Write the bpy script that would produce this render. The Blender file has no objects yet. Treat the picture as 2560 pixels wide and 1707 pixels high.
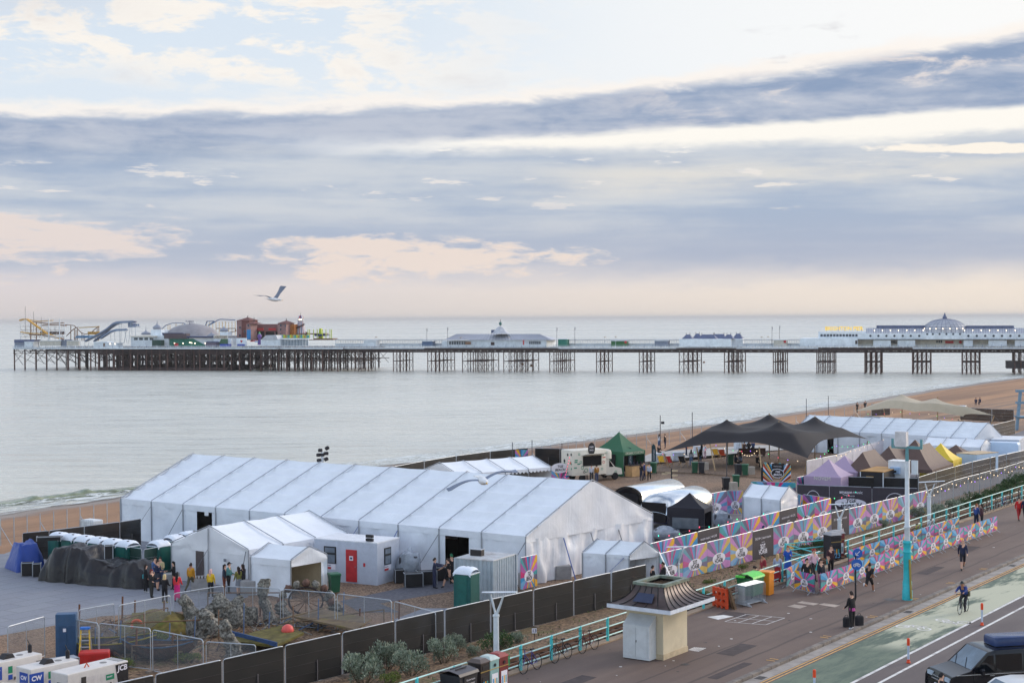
import bpy,bmesh,math,random
from mathutils import Vector,Matrix,Euler,noise as mnoise
# ---------------------------------------------------------------- camera, world, sun, exposure
SC=bpy.context.scene
COL=SC.collection
F_PX,CX,CY=3750.0,1280.0,853.5
CAM_Z=15.3
PITCH,ROLL=math.radians(0.893),math.radians(-0.345)
cam_d=bpy.data.cameras.new('camera')
cam_d.sensor_width=36.0
cam_d.lens=36.0*F_PX/2560.0
cam_d.clip_start=0.5
cam_d.clip_end=90000.0
cam=bpy.data.objects.new('camera',cam_d)
COL.objects.link(cam)
CAM_R=Matrix.Rotation(math.radians(90)-PITCH,4,'X')@Matrix.Rotation(ROLL,4,'Z')
CAM_O=Vector((0,0,CAM_Z))
cam.matrix_world=Matrix.Translation(CAM_O)@CAM_R
SC.camera=cam
SC.view_settings.view_transform='Standard'
SC.view_settings.look='None'
SC.view_settings.gamma=1.0
SC.view_settings.exposure=0.0
SUN_AZ=math.radians(58)
SUN_EL=math.radians(20)
sun_d=bpy.data.lights.new('sun','SUN')
sun_d.energy=1.4
sun_d.angle=math.radians(14)
sun_d.color=(1.0,0.88,0.74)
sun=bpy.data.objects.new('sun',sun_d)
COL.objects.link(sun)
sun_dir=Vector((math.sin(SUN_AZ)*math.cos(SUN_EL),math.cos(SUN_AZ)*math.cos(SUN_EL),math.sin(SUN_EL)))
sun.rotation_euler=sun_dir.to_track_quat('Z','Y').to_euler()
sun.location=(60,-20,60)
def lin(r,g,b):
 f=lambda c:(c/255.0)/12.92 if c/255.0<=0.04045 else((c/255.0+0.055)/1.055)**2.4
 return(f(r),f(g),f(b))
class NG:
 """Small helper that writes shader maths as expressions."""
 def __init__(self,tree):
  self.t=tree
 def node(self,kind,**kw):
  n=self.t.nodes.new(kind)
  for k,v in kw.items():
   setattr(n,k,v)
  return n
 def put(self,sock,v):
  if isinstance(v,S):
   self.t.links.new(v.s,sock)
  elif isinstance(v,(tuple,list))and len(v)==3 and sock.type=='RGBA':
   sock.default_value=(*v,1.0)
  else:
   sock.default_value=v
 def math(self,op,a,b=0.0,clamp=False):
  n=self.node('ShaderNodeMath',operation=op,use_clamp=clamp)
  self.put(n.inputs[0],a)
  self.put(n.inputs[1],b)
  return S(self,n.outputs[0])
 def smooth(self,x,a,b,lo=0.0,hi=1.0):
  n=self.node('ShaderNodeMapRange',interpolation_type='SMOOTHSTEP')
  self.put(n.inputs[0],x)
  self.put(n.inputs[1],a)
  self.put(n.inputs[2],b)
  n.inputs[3].default_value=lo
  n.inputs[4].default_value=hi
  return S(self,n.outputs[0])
 def vec(self,x,y,z=0.0):
  n=self.node('ShaderNodeCombineXYZ')
  for i,v in enumerate((x,y,z)):
   self.put(n.inputs[i],v)
  return S(self,n.outputs[0])
 def sep(self,v):
  n=self.node('ShaderNodeSeparateXYZ')
  self.put(n.inputs[0],v)
  return[S(self,o)for o in n.outputs]
 def noise(self,v,scale=1.0,detail=4.0,rough=0.55,dist=0.0,color=False):
  n=self.node('ShaderNodeTexNoise')
  self.put(n.inputs['Vector'],v)
  n.inputs['Scale'].default_value=scale
  n.inputs['Detail'].default_value=detail
  n.inputs['Roughness'].default_value=rough
  n.inputs['Distortion'].default_value=dist
  return S(self,n.outputs['Color' if color else 'Fac'])
 def voro(self,v,scale=1.0,feature='F1',out='Distance'):
  n=self.node('ShaderNodeTexVoronoi',feature=feature)
  self.put(n.inputs['Vector'],v)
  n.inputs['Scale'].default_value=scale
  return S(self,n.outputs[out])
 def mix(self,fac,a,b):
  n=self.node('ShaderNodeMix',data_type='RGBA')
  self.put(n.inputs[0],fac)
  self.put(n.inputs[6],a)
  self.put(n.inputs[7],b)
  return S(self,n.outputs[2])
 def scale(self,v,k):
  n=self.node('ShaderNodeVectorMath',operation='SCALE')
  self.put(n.inputs[0],v)
  self.put(n.inputs[3],k)
  return S(self,n.outputs[0])
class S:
 def __init__(self,ng,s):
  self.g,self.s=ng,s
 def __add__(self,o):return self.g.math('ADD',self,o)
 __radd__=__add__
 def __sub__(self,o):return self.g.math('SUBTRACT',self,o)
 def __rsub__(self,o):return self.g.math('SUBTRACT',o,self)
 def __mul__(self,o):return self.g.math('MULTIPLY',self,o)
 __rmul__=__mul__
 def __truediv__(self,o):return self.g.math('DIVIDE',self,o)
 def max(self,o):return self.g.math('MAXIMUM',self,o)
 def min(self,o):return self.g.math('MINIMUM',self,o)
 def sat(self):return self.g.math('ADD',self,0.0,True)
def build_world():
 w=bpy.data.worlds.new('World')
 SC.world=w
 w.use_nodes=True
 t=w.node_tree
 t.nodes.clear()
 g=NG(t)
 sky=g.node('ShaderNodeTexSky',sky_type='NISHITA',sun_disc=False)
 sky.sun_elevation=SUN_EL
 sky.sun_rotation=SUN_AZ
 sky.altitude=20
 tc=g.node('ShaderNodeTexCoord')
 x,y,z=g.sep(S(g,tc.outputs['Generated']))
 az=g.math('ARCTAN2',x,y)
 el=g.math('ARCSINE',z)
 U=(az*3.75)
 V=(el*3.75)
 Uc=U.max(-1.7).min(1.9)
 flat=g.vec(U*1.0,V*3.6,1.7)
 big=g.noise(flat,1.6,6,0.55,0.3)
 fine=g.noise(flat,4.5,8,0.6,0.4)
 wisp=g.noise(g.vec(U*1.0,V*2.4,4.2),4.6,9,0.62,0.35)
 streak=g.noise(g.vec(U*0.8+V*0.6,V*9.0,8.1),2.0,6,0.55,0.2)
 fo=(fine-0.5)*2.2
 bo=(big-0.5)*2.0
 mott=g.noise(g.vec(U*1.0,V*3.2,6.6),9.0,7,0.62,0.3)-0.5
 right=g.smooth(U,-1.3,1.4)
 low=g.mix(right,lin(215,208,208),lin(241,228,214))
 mid=g.mix(right,lin(228,220,222),lin(246,234,222))
 high=g.mix(right,lin(222,233,244),lin(252,252,251))
 col=g.mix(g.smooth(V,0.0,0.16),low,mid)
 col=g.mix(g.smooth(V,0.22,0.5),col,high)
 col=g.mix(g.smooth(V,0.5,0.75)*g.smooth(U,0.4,-0.4)*0.6,col,lin(214,228,243))
 wm=g.smooth(wisp+mott*0.5,0.45,0.58)*g.smooth(V+bo*0.12,0.53,0.62)*g.smooth(U,0.35,-0.55)
 wcol=g.mix(g.smooth(wisp,0.56,0.8),lin(252,246,238),lin(232,222,216))
 col=g.mix(wm*0.95,col,wcol)
 corner=g.smooth(V,0.66,0.8)*g.smooth(U,-0.7,-1.3)*g.smooth(big,0.35,0.6)
 col=g.mix(corner*0.55,col,lin(205,206,214))
 lt=0.425+Uc*0.012+fo*0.022+mott*0.03+g.smooth(Uc,-0.35,-0.9)*0.06
 bank=g.smooth(lt-V,-0.008,0.028)
 fade=g.smooth(V+bo*0.04+fo*0.012+mott*0.03,0.06,0.15)
 bcol=g.mix(g.smooth(streak*0.55+big*0.45+mott*0.12,0.38,0.62),lin(168,184,207),lin(205,211,219))
 bcol=g.mix(g.smooth(V,0.30,0.12)*0.75,bcol,g.mix(right,lin(187,193,208),lin(176,183,202)))
 rays=g.smooth(V+fo*0.03-(Uc-0.3)*0.05,0.27,0.335)*g.smooth(V,0.41,0.35)*g.smooth(U,-0.1,0.35)
 bcol=g.mix(rays*g.smooth(streak+mott*0.3,0.2,0.6),bcol,lin(224,222,218))
 ex=(U+0.20+V*0.3)/0.50
 ey=(V-0.150+U*0.02)/0.055
 e2x=(U+0.36)/0.26
 e2y=(V-0.135)/0.085
 env=(1.0-ex*ex-ey*ey).max(0.75-e2x*e2x-e2y*e2y)
 gap1=g.smooth(env+fo*0.55+mott*3.2+bo*0.45,0.05,0.75)
 ex=(U+1.25)/0.48
 ey=(V-0.19)/0.075
 gap2=g.smooth(1.0-ex*ex-ey*ey+(streak-0.5)*5.0+mott*3.0,0.1,0.9)
 gap3=g.smooth(streak*0.5+fine*0.5,0.55,0.66)*g.smooth(U,-0.5,-1.1)*g.smooth(V,0.36,0.25)
 gaps=gap1.max(gap2*0.9).max(gap3*0.6)
 shreds=g.smooth(g.noise(g.vec(U*1.0,V*5.5,2.6),6.0,8,0.6),0.60,0.68)*g.smooth(V,0.2,0.33)*0.8
 bank_a=bank*fade*(1.0-gaps)*(1.0-shreds)
 gapcol=g.mix(right,lin(234,220,213),lin(240,225,213))
 under=g.mix(gaps*bank,col,gapcol)
 under=g.mix(shreds*bank,under,lin(238,232,226))
 st=g.smooth(V+mott*0.03,0.385,0.425)*g.smooth(V,0.52,0.48)*g.smooth(U,-0.75,0.1)
 under=g.mix(st,under,lin(255,251,243))
 col=g.mix(bank_a*0.97,under,bcol)
 lens=g.smooth(mott*3.0+((U-1.18)/0.26)*((U-1.18)/0.26)+((V-0.395+(Uc-1.18)*0.03)/0.014)*((V-0.395+(Uc-1.18)*0.03)/0.014)+fo*0.8,1.1,0.5)
 col=g.mix(lens,col,lin(254,246,234))
 top=0.543+Uc*0.07+Uc*Uc*0.028+fo*0.035+bo*0.012+mott*0.035
 bot=0.447+Uc*0.045-Uc*Uc*0.007+fo*0.008+mott*0.014
 soft=g.smooth(Uc,0.0,-0.9)*0.05+0.010
 band=g.smooth(top-V,-0.004,0.03)*g.smooth(V-bot,soft*-1.0,soft)
 rim=g.smooth(top-V,-0.035,-0.004)*g.smooth(top-V,0.03,0.004)
 col=g.mix(rim*0.8,col,lin(254,246,238))
 gcol=g.mix(g.smooth(fine*0.5+streak*0.5+mott*0.2,0.38,0.64),lin(139,159,190),lin(190,197,212))
 holes=g.smooth(fine+mott*0.3,0.53,0.68)*g.smooth(Uc,0.1,0.8)*g.smooth(top-V,0.17,0.04)
 gcol=g.mix(holes*0.85,gcol,lin(244,232,224))
 sl=g.smooth(streak*0.4+wisp*0.6,0.56,0.66)*g.smooth(V,0.56,0.6)*g.smooth(V,0.74,0.68)*g.smooth(U,0.25,0.75)
 col=g.mix(sl*0.55,col,lin(205,203,208))
 col=g.mix(band*0.97,col,gcol)
 ov=g.noise(g.vec(x/(z.max(0.0)+0.12),y/(z.max(0.0)+0.12),0.0),1.1,7,0.6,0.3)
 phys=g.scale(S(g,sky.outputs[0]),0.24)
 overc=g.mix(g.smooth(ov,0.38,0.64)*0.72,phys,tuple(a*2.7 for a in lin(205,209,217)))
 m=g.smooth(V,0.80,1.25)
 back=g.smooth(g.math('ABSOLUTE',U),1.6,3.6)
 col=g.mix(m.max(back),col,overc)
 col=g.mix(g.smooth(V,-0.005,-0.05),col,lin(120,130,140))
 bg=g.node('ShaderNodeBackground')
 g.put(bg.inputs[0],g.scale(col,10.0))
 bg.inputs[1].default_value=0.1
 out=g.node('ShaderNodeOutputWorld')
 t.links.new(bg.outputs[0],out.inputs[0])
build_world()
# ---------------------------------------------------------------- helpers
RND=random.Random(7)
def P(u,v,z=0.0):
 """The point at height z that the photograph shows at pixel (u, v)."""
 d=CAM_R.to_3x3()@Vector(((u-CX)/F_PX,-(v-CY)/F_PX,-1.0))
 return CAM_O+d*((z-CAM_Z)/d.z)
def at_y(u,v,y):
 d=CAM_R.to_3x3()@Vector(((u-CX)/F_PX,-(v-CY)/F_PX,-1.0))
 return CAM_O+d*(y/d.y)
def hgt(base,v):
 """Height of the top of an upright standing on base whose top shows at row v."""
 d0=CAM_R.to_3x3().inverted()@(Vector((base[0],base[1],0))-CAM_O)
 dz=CAM_R.to_3x3().inverted()@Vector((0,0,1))
 k=(CY-v)/F_PX
 return(-k*d0.z-d0.y)/(dz.y+k*dz.z)
E_S=Vector((2675.0,3750.0,0)).normalized()
E_N=Vector((-E_S.y,E_S.x,0))
KERB0=P(1832,1707,0.0)
YAW_S=math.atan2(E_S.y,E_S.x)
def PR(s,n,z=0.0):
 q=KERB0+E_S*s+E_N*n
 return Vector((q.x,q.y,z))
def to_sn(q):
 d=Vector((q[0],q[1],0))-Vector((KERB0.x,KERB0.y,0))
 return d.dot(E_S),d.dot(E_N)
class MB:
 """Collects faces with materials and links them as one mesh object."""
 def __init__(self):
  self.v,self.f,self.mi,self.mats=[],[],[],[]
  self.M=Matrix.Identity(4)
 def slot(self,m):
  if m not in self.mats:
   self.mats.append(m)
  return self.mats.index(m)
 def add(self,verts,faces,m,M=None):
  k=len(self.v)
  T=self.M@M if M is not None else self.M
  self.v+=[tuple(T@Vector(p))for p in verts]
  i=self.slot(m)
  for f in faces:
   self.f.append(tuple(k+a for a in f))
   self.mi.append(i)
  return self
 def box(self,c,size,m,rz=0.0,M=None):
  x,y,z=(a/2 for a in size)
  T=Matrix.Translation(Vector(c))@Matrix.Rotation(rz,4,'Z')
  if M is not None:
   T=T@M
  vs=[(sx*x,sy*y,sz*z)for sz in(-1,1)for sx,sy in((-1,-1),(1,-1),(1,1),(-1,1))]
  fs=[(3,2,1,0),(4,5,6,7),(0,1,5,4),(1,2,6,5),(2,3,7,6),(3,0,4,7)]
  return self.add(vs,fs,m,T)
 def rbox(self,c,size,m,r=0.05,rz=0.0,seg=2):
  """Box with rounded vertical and top edges."""
  x,y,z=(a/2 for a in size)
  r=min(r,x*0.98,y*0.98,z*0.98)
  prof=[(0.0,-z)]+[(r*(1-math.cos(a)),z-r+r*math.sin(a))for a in[i*math.pi/2/seg for i in range(seg+1)]]
  rings=[]
  for ins,zz in prof:
   ring=[]
   for cx,cy,a0 in((x,y,0),(-x,y,90),(-x,-y,180),(x,-y,270)):
    for i in range(seg+1):
     a=math.radians(a0+90.0*i/seg)
     rr=max(r-ins,0.0005)
     ring.append((math.copysign(abs(cx)-r,cx)+rr*math.cos(a),math.copysign(abs(cy)-r,cy)+rr*math.sin(a),zz))
   rings.append(ring)
  return self.loft(rings,m,True,Matrix.Translation(Vector(c))@Matrix.Rotation(rz,4,'Z'),caps=True)
 def loft(self,rings,m,closed=True,M=None,caps=False):
  n=len(rings[0])
  vs=[p for r in rings for p in r]
  fs=[]
  for i in range(len(rings)-1):
   for j in range(n if closed else n-1):
    a,b=i*n+j,i*n+(j+1)%n
    fs.append((a,b,b+n,a+n))
  if caps:
   fs.append(tuple(reversed(range(n))))
   fs.append(tuple((len(rings)-1)*n+j for j in range(n)))
  return self.add(vs,fs,m,M)
 def beam(self,a,b,w,h,m):
  a,b=Vector(a),Vector(b)
  d=b-a
  if d.length<1e-6:
   return self
  q=d.to_track_quat('X','Z').to_matrix().to_4x4()
  return self.box((0,0,0),(d.length,w,h),m,0,None)if False else self.add(*self._bx(d.length,w,h),m,Matrix.Translation((a+b)/2)@q)
 @staticmethod
 def _bx(x,y,z):
  x,y,z=x/2,y/2,z/2
  vs=[(sx*x,sy*y,sz*z)for sz in(-1,1)for sx,sy in((-1,-1),(1,-1),(1,1),(-1,1))]
  return vs,[(3,2,1,0),(4,5,6,7),(0,1,5,4),(1,2,6,5),(2,3,7,6),(3,0,4,7)]
 def tube(self,pts,r,m,n=6,closed=False,r2=None):
  pts=[Vector(p)for p in pts]
  rings=[]
  L=len(pts)
  for i,p in enumerate(pts):
   if closed:
    d=pts[(i+1)%L]-pts[i-1]
   else:
    d=pts[min(i+1,L-1)]-pts[max(i-1,0)]
   if d.length<1e-9:
    d=Vector((0,0,1))
   d.normalize()
   up=Vector((0,0,1))if abs(d.z)<0.95 else Vector((1,0,0))
   x=d.cross(up).normalized()
   y=x.cross(d)
   rr=r if r2 is None else r+(r2-r)*i/max(L-1,1)
   rings.append([tuple(p+x*(rr*math.cos(2*math.pi*k/n))+y*(rr*math.sin(2*math.pi*k/n)))for k in range(n)])
  if closed:
   rings.append(rings[0])
  return self.loft(rings,m,True,None,caps=not closed)
 def lathe(self,prof,m,n=12,c=(0,0,0),M=None):
  rings=[[(r*math.cos(2*math.pi*k/n),r*math.sin(2*math.pi*k/n),z)for k in range(n)]for r,z in prof]
  T=Matrix.Translation(Vector(c))
  return self.loft(rings,m,True,T@M if M is not None else T,caps=True)
 def poly(self,pts,m):
  return self.add([tuple(p)for p in pts],[tuple(range(len(pts)))],m)
 def slab(self,pts,vec,m):
  """Flat polygon swept by vec into a solid."""
  n=len(pts)
  a=[Vector(p)for p in pts]
  b=[p+Vector(vec)for p in a]
  fs=[tuple(reversed(range(n))),tuple(range(n,2*n))]+[(i,(i+1)%n,n+(i+1)%n,n+i)for i in range(n)]
  return self.add([tuple(p)for p in a+b],fs,m)
 def grid(self,fn,nu,nv,m):
  """Sheet of nu x nv cells from fn(i/nu, j/nv)."""
  vs=[tuple(fn(i/nu,j/nv))for j in range(nv+1)for i in range(nu+1)]
  w=nu+1
  fs=[(j*w+i,j*w+i+1,(j+1)*w+i+1,(j+1)*w+i)for j in range(nv)for i in range(nu)]
  return self.add(vs,fs,m)
 def text(self,s,size,m,M,shear=0.0,bold=0.0,mirror=False,width=None,align='CENTER',ry=1.0):
  vs,fs,w=text_mesh(s,shear,bold,align)
  k=size if width is None else width/max(w,1e-6)
  T=M@Matrix.Diagonal((-k if mirror else k,k*ry,k,1))
  return self.add(vs,fs,m,T)
 def build(self,name,parent=None,smooth=None,label=None):
  me=bpy.data.meshes.new(name)
  me.from_pydata(self.v,[],self.f)
  for m in self.mats:
   me.materials.append(m)
  me.polygons.foreach_set('material_index',self.mi)
  if smooth is not None:
   me.shade_smooth()if smooth>=180 else me.set_sharp_from_angle(angle=math.radians(smooth))
   if smooth<180:
    me.polygons.foreach_set('use_smooth',[True]*len(me.polygons))
  me.update()
  o=bpy.data.objects.new(name,me)
  COL.objects.link(o)
  if parent is not None:
   o.parent=parent
  if label:
   o['label']=label
  return o
_TXT={}
def text_mesh(s,shear,bold,align):
 key=(s,shear,bold,align)
 if key not in _TXT:
  cu=bpy.data.curves.new('lettering','FONT')
  cu.body=s
  cu.align_x=align
  cu.align_y='CENTER'
  cu.shear=shear
  cu.offset=bold
  cu.resolution_u=2
  cu.fill_mode='FRONT'
  ob=bpy.data.objects.new('lettering',cu)
  COL.objects.link(ob)
  dg=bpy.context.evaluated_depsgraph_get()
  me=bpy.data.meshes.new_from_object(ob.evaluated_get(dg))
  vs=[tuple(v.co)for v in me.vertices]
  fs=[tuple(p.vertices)for p in me.polygons]
  bpy.data.objects.remove(ob)
  bpy.data.curves.remove(cu)
  bpy.data.meshes.remove(me)
  w=max(v[0]for v in vs)-min(v[0]for v in vs)
  _TXT[key]=(vs,fs,w)
 return _TXT[key]
def tag(o,label=None,cat=None,group=None,kind=None):
 if label:o['label']=label
 if cat:o['category']=cat
 if group:o['group']=group
 if kind:o['kind']=kind
 return o
def thing(name,label,cat,loc=(0,0,0),rz=0.0,group=None):
 o=bpy.data.objects.new(name,None)
 o.empty_display_size=0.3
 COL.objects.link(o)
 o.location=loc
 o.rotation_euler=(0,0,rz)
 return tag(o,label,cat,group)
KIDS={}
def kids(o):
 if o.name not in KIDS:
  KIDS[o.name]=[c for c in COL.objects if c.parent is o]
 return KIDS[o.name]
def dup(root,loc=None,rz=None,label=None,group=None,parent=None,scale=None):
 """A copy of a thing with its parts and sub-parts."""
 c=root.copy()
 COL.objects.link(c)
 if parent is not None:
  c.parent=parent
 if loc is not None:
  c.location=loc
 if rz is not None:
  c.rotation_euler=(0,0,rz)
 if scale is not None:
  c.scale=(scale,)*3 if isinstance(scale,(int,float))else scale
 for ch in kids(root):
  dup(ch,parent=c)
 if label:c['label']=label
 if group:c['group']=group
 return c
# ---------------------------------------------------------------- materials
_MATS={}
def mat(name,rgb,rough=0.65,metal=0.0,var=0.14,scale=2.5,bump=0.0,bscale=8.0,alpha=1.0,spec=0.4,dirt=None,detail=5):
 """Principled surface whose colour drifts a little with procedural noise."""
 if name in _MATS:
  return _MATS[name]
 m=bpy.data.materials.new(name)
 m.use_nodes=True
 t=m.node_tree
 t.nodes.clear()
 g=NG(t)
 tc=g.node('ShaderNodeTexCoord')
 co=S(g,tc.outputs['Object'])
 c=rgb if max(rgb)<=1.0 else lin(*rgb)
 f=g.noise(co,scale,detail,0.6)
 lo=tuple(max(0.0,a*(1-var))for a in c)
 hi=tuple(min(1.0,a*(1+var))for a in c)
 col=g.mix(g.smooth(f,0.3,0.7),lo,hi)
 if dirt:
  col=g.mix(g.smooth(g.noise(co,scale*0.37+0.2,6,0.65),0.5,0.72)*dirt[1],col,lin(*dirt[0]))
 p=g.node('ShaderNodeBsdfPrincipled')
 g.put(p.inputs['Base Color'],col)
 p.inputs['Roughness'].default_value=rough
 p.inputs['Metallic'].default_value=metal
 p.inputs['Specular IOR Level'].default_value=spec
 p.inputs['Alpha'].default_value=alpha
 if bump:
  b=g.node('ShaderNodeBump')
  b.inputs['Strength'].default_value=bump
  b.inputs['Distance'].default_value=0.05
  g.put(b.inputs['Height'],g.noise(co,bscale,5,0.6))
  t.links.new(b.outputs[0],p.inputs['Normal'])
 out=g.node('ShaderNodeOutputMaterial')
 t.links.new(p.outputs[0],out.inputs[0])
 _MATS[name]=m
 return m
def glow(name,rgb,power):
 if name in _MATS:
  return _MATS[name]
 m=bpy.data.materials.new(name)
 m.use_nodes=True
 t=m.node_tree
 t.nodes.clear()
 e=t.nodes.new('ShaderNodeEmission')
 e.inputs[0].default_value=(*lin(*rgb),1)
 e.inputs[1].default_value=power
 out=t.nodes.new('ShaderNodeOutputMaterial')
 t.links.new(e.outputs[0],out.inputs[0])
 _MATS[name]=m
 return m
def netting(name,rgb,cell,solid,rough=0.8):
 """Woven mesh or wire mesh: opaque threads, see-through holes, as an even coverage."""
 if name in _MATS:
  return _MATS[name]
 m=bpy.data.materials.new(name)
 m.use_nodes=True
 t=m.node_tree
 t.nodes.clear()
 g=NG(t)
 tc=g.node('ShaderNodeTexCoord')
 co=S(g,tc.outputs['Object'])
 p=g.node('ShaderNodeBsdfPrincipled')
 f=g.noise(co,1.3,4,0.6)
 c=lin(*rgb)
 g.put(p.inputs['Base Color'],g.mix(f,tuple(a*0.7 for a in c),tuple(min(1,a*1.3)for a in c)))
 p.inputs['Roughness'].default_value=rough
 tr=g.node('ShaderNodeBsdfTransparent')
 mx=g.node('ShaderNodeMixShader')
 g.put(mx.inputs[0],(solid+(g.noise(co,0.8,3,0.6)-0.5)*0.25).sat())
 t.links.new(tr.outputs[0],mx.inputs[1])
 t.links.new(p.outputs[0],mx.inputs[2])
 out=g.node('ShaderNodeOutputMaterial')
 t.links.new(mx.outputs[0],out.inputs[0])
 _MATS[name]=m
 return m
def ground_mat(name,build):
 m=bpy.data.materials.new(name)
 m.use_nodes=True
 t=m.node_tree
 t.nodes.clear()
 g=NG(t)
 geo=g.node('ShaderNodeNewGeometry')
 pos=S(g,geo.outputs['Position'])
 p=g.node('ShaderNodeBsdfPrincipled')
 out=g.node('ShaderNodeOutputMaterial')
 t.links.new(p.outputs[0],out.inputs[0])
 build(g,pos,p)
 _MATS[name]=m
 return m
def bump(g,p,h,strength=0.5,dist=0.05):
 b=g.node('ShaderNodeBump')
 b.inputs['Strength'].default_value=strength
 b.inputs['Distance'].default_value=dist
 g.put(b.inputs['Height'],h)
 g.t.links.new(b.outputs[0],p.inputs['Normal'])
def along(g,pos):
 """(s, n) coordinates of the promenade frame inside a shader."""
 x,y,z=g.sep(pos)
 dx,dy=x-KERB0.x,y-KERB0.y
 return dx*E_S.x+dy*E_S.y,dx*E_N.x+dy*E_N.y,z
# ---------------------------------------------------------------- ground, beach and sea
SEA_Z,SITE_Z,ROAD_Z,BED_Z=-5.7,-1.0,-0.13,-0.55
def m_shingle(g,pos,p):
 x,y,z=g.sep(pos)
 peb=g.voro(pos,14.0,out='Color')
 pr,pg_,pb=g.sep(peb)
 fine=g.noise(pos,3.0,8,0.7)
 big=g.noise(pos,0.09,5,0.6)
 f=pr*0.65+fine*0.35
 c=g.mix(g.smooth(f,0.2,0.75),lin(66,50,41),lin(146,120,98))
 c=g.mix(g.smooth(f,0.82,0.95)*0.7,c,lin(225,208,186))
 c=g.mix(g.smooth(big,0.42,0.65)*0.5,c,lin(140,108,82))
 s,n,_=along(g,pos)
 bands=g.noise(g.vec(s*0.012,n*0.16,0.0),1.0,6,0.6,0.4)
 beach=g.smooth(s,95.0,150.0)
 c=g.mix(beach*0.75,c,g.mix(g.smooth(bands,0.40,0.6),lin(120,100,88),lin(176,134,100)))
 low=g.smooth(z,-1.6,-3.2)
 c=g.mix(low*0.75,c,g.mix(g.smooth(bands,0.35,0.65),lin(134,96,68),lin(172,128,92)))
 wet=g.smooth(z+(bands-0.5)*1.2,SEA_Z+0.95,SEA_Z+0.25)
 c=g.mix(wet*0.85,c,lin(112,92,78))
 g.put(p.inputs['Base Color'],c)
 g.put(p.inputs['Roughness'],0.92-wet*0.62)
 bump(g,p,f*0.6+bands*0.8,0.7,0.06)
def build_beach():
 px=[(-250,1322),(0,1284),(300,1240),(650,1196),(1000,1158),(1438,1103),(1760,1062),(2030,1023),(2304,977),(2468,954),(2590,940)]
 W=[P(u,v,SEA_Z)for u,v in px]
 d0=(W[1]-W[0]).normalized()
 d1=(W[-1]-W[-2]).normalized()
 W=[W[0]-d0*4000,W[0]-d0*400]+W+[W[-1]+d1*300,W[-1]+d1*4000]
 fine=[]
 for i in range(len(W)-1):
  k=8 if 1<i<len(W)-3 else 3
  fine+=[W[i].lerp(W[i+1],j/k)for j in range(k)]
 W=fine+[W[-1]]
 prof=[(-9000,-38),(-600,-18),(-60,-8.2),(-14,-6.35),(-5,-5.95),(0,-5.7),(5,-5.3),(12,-4.7),(22,-3.9),(34,-3.25),(44,-2.4),(54,-1.55),(60,-1.08),(66,SITE_Z),(120,SITE_Z-0.004),(400,SITE_Z-0.004),(6000,SITE_Z-0.01)]
 b=MB()
 rows=[]
 for i,w in enumerate(W):
  a=W[min(i+1,len(W)-1)]-W[max(i-1,0)]
  nrm=Vector((a.y,-a.x,0)).normalized()
  wob=1.6*mnoise.noise(Vector((i*0.37,3.1,0)))
  rows.append([tuple(Vector((w.x,w.y,0))+nrm*(o+(wob if-20<o<60 else 0))+Vector((0,0,z)))for o,z in prof])
 b.loft(rows,MAT_SHINGLE,closed=False)
 o=b.build('beach',smooth=180)
 tag(o,kind='structure')
 return W
MAT_SHINGLE=ground_mat('shingle',m_shingle)
def m_sea(g,pos,p):
 x,y,z=g.sep(pos)
 s,n,_=along(g,pos)
 w1=g.noise(g.vec(x*0.05,y*0.30,0.0),1.0,4,0.6,0.4)
 w2=g.noise(g.vec(x*0.30,y*1.0,3.0),1.0,4,0.6,0.3)
 w3=g.noise(g.vec(x*0.012,y*0.05,5.0),1.0,5,0.6,0.3)
 slick=g.noise(g.vec(x*0.0025,y*0.006,9.0),1.0,6,0.6,0.6)
 calm=g.smooth(slick,0.35,0.62,0.5,1.3)
 h=(w1*1.0+w2*0.4+w3*1.6)*calm
 g.put(p.inputs['Base Color'],g.mix(g.smooth(slick,0.3,0.7),lin(184,184,174),lin(204,201,188)))
 rip=g.noise(g.vec(x*0.045,y*0.22,7.0),1.0,6,0.7,0.5)
 g.put(p.inputs['Roughness'],g.smooth(rip*0.7+slick*0.3,0.36,0.6,0.12,0.30))
 p.inputs['IOR'].default_value=1.5
 p.inputs['Specular IOR Level'].default_value=0.5
 bump(g,p,h,1.0,0.75)
def m_foam(g,pos,p):
 g.put(p.inputs['Base Color'],g.mix(g.noise(pos,1.6,6,0.7),lin(170,175,172),lin(238,240,238)))
 p.inputs['Roughness'].default_value=0.8
 s,n,z=along(g,pos)
 f=g.noise(g.vec(s*0.35,n*1.1,0.0),1.0,8,0.72,0.4)
 g.put(p.inputs['Alpha'],g.smooth(f+(g.noise(g.vec(s*0.03,0.0,1.0),1.0,4,0.6)-0.5)*0.5,0.43,0.58))
MAT_SEA=ground_mat('sea water',m_sea)
MAT_FOAM=ground_mat('foam',m_foam)
SHORE=build_beach()
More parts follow.
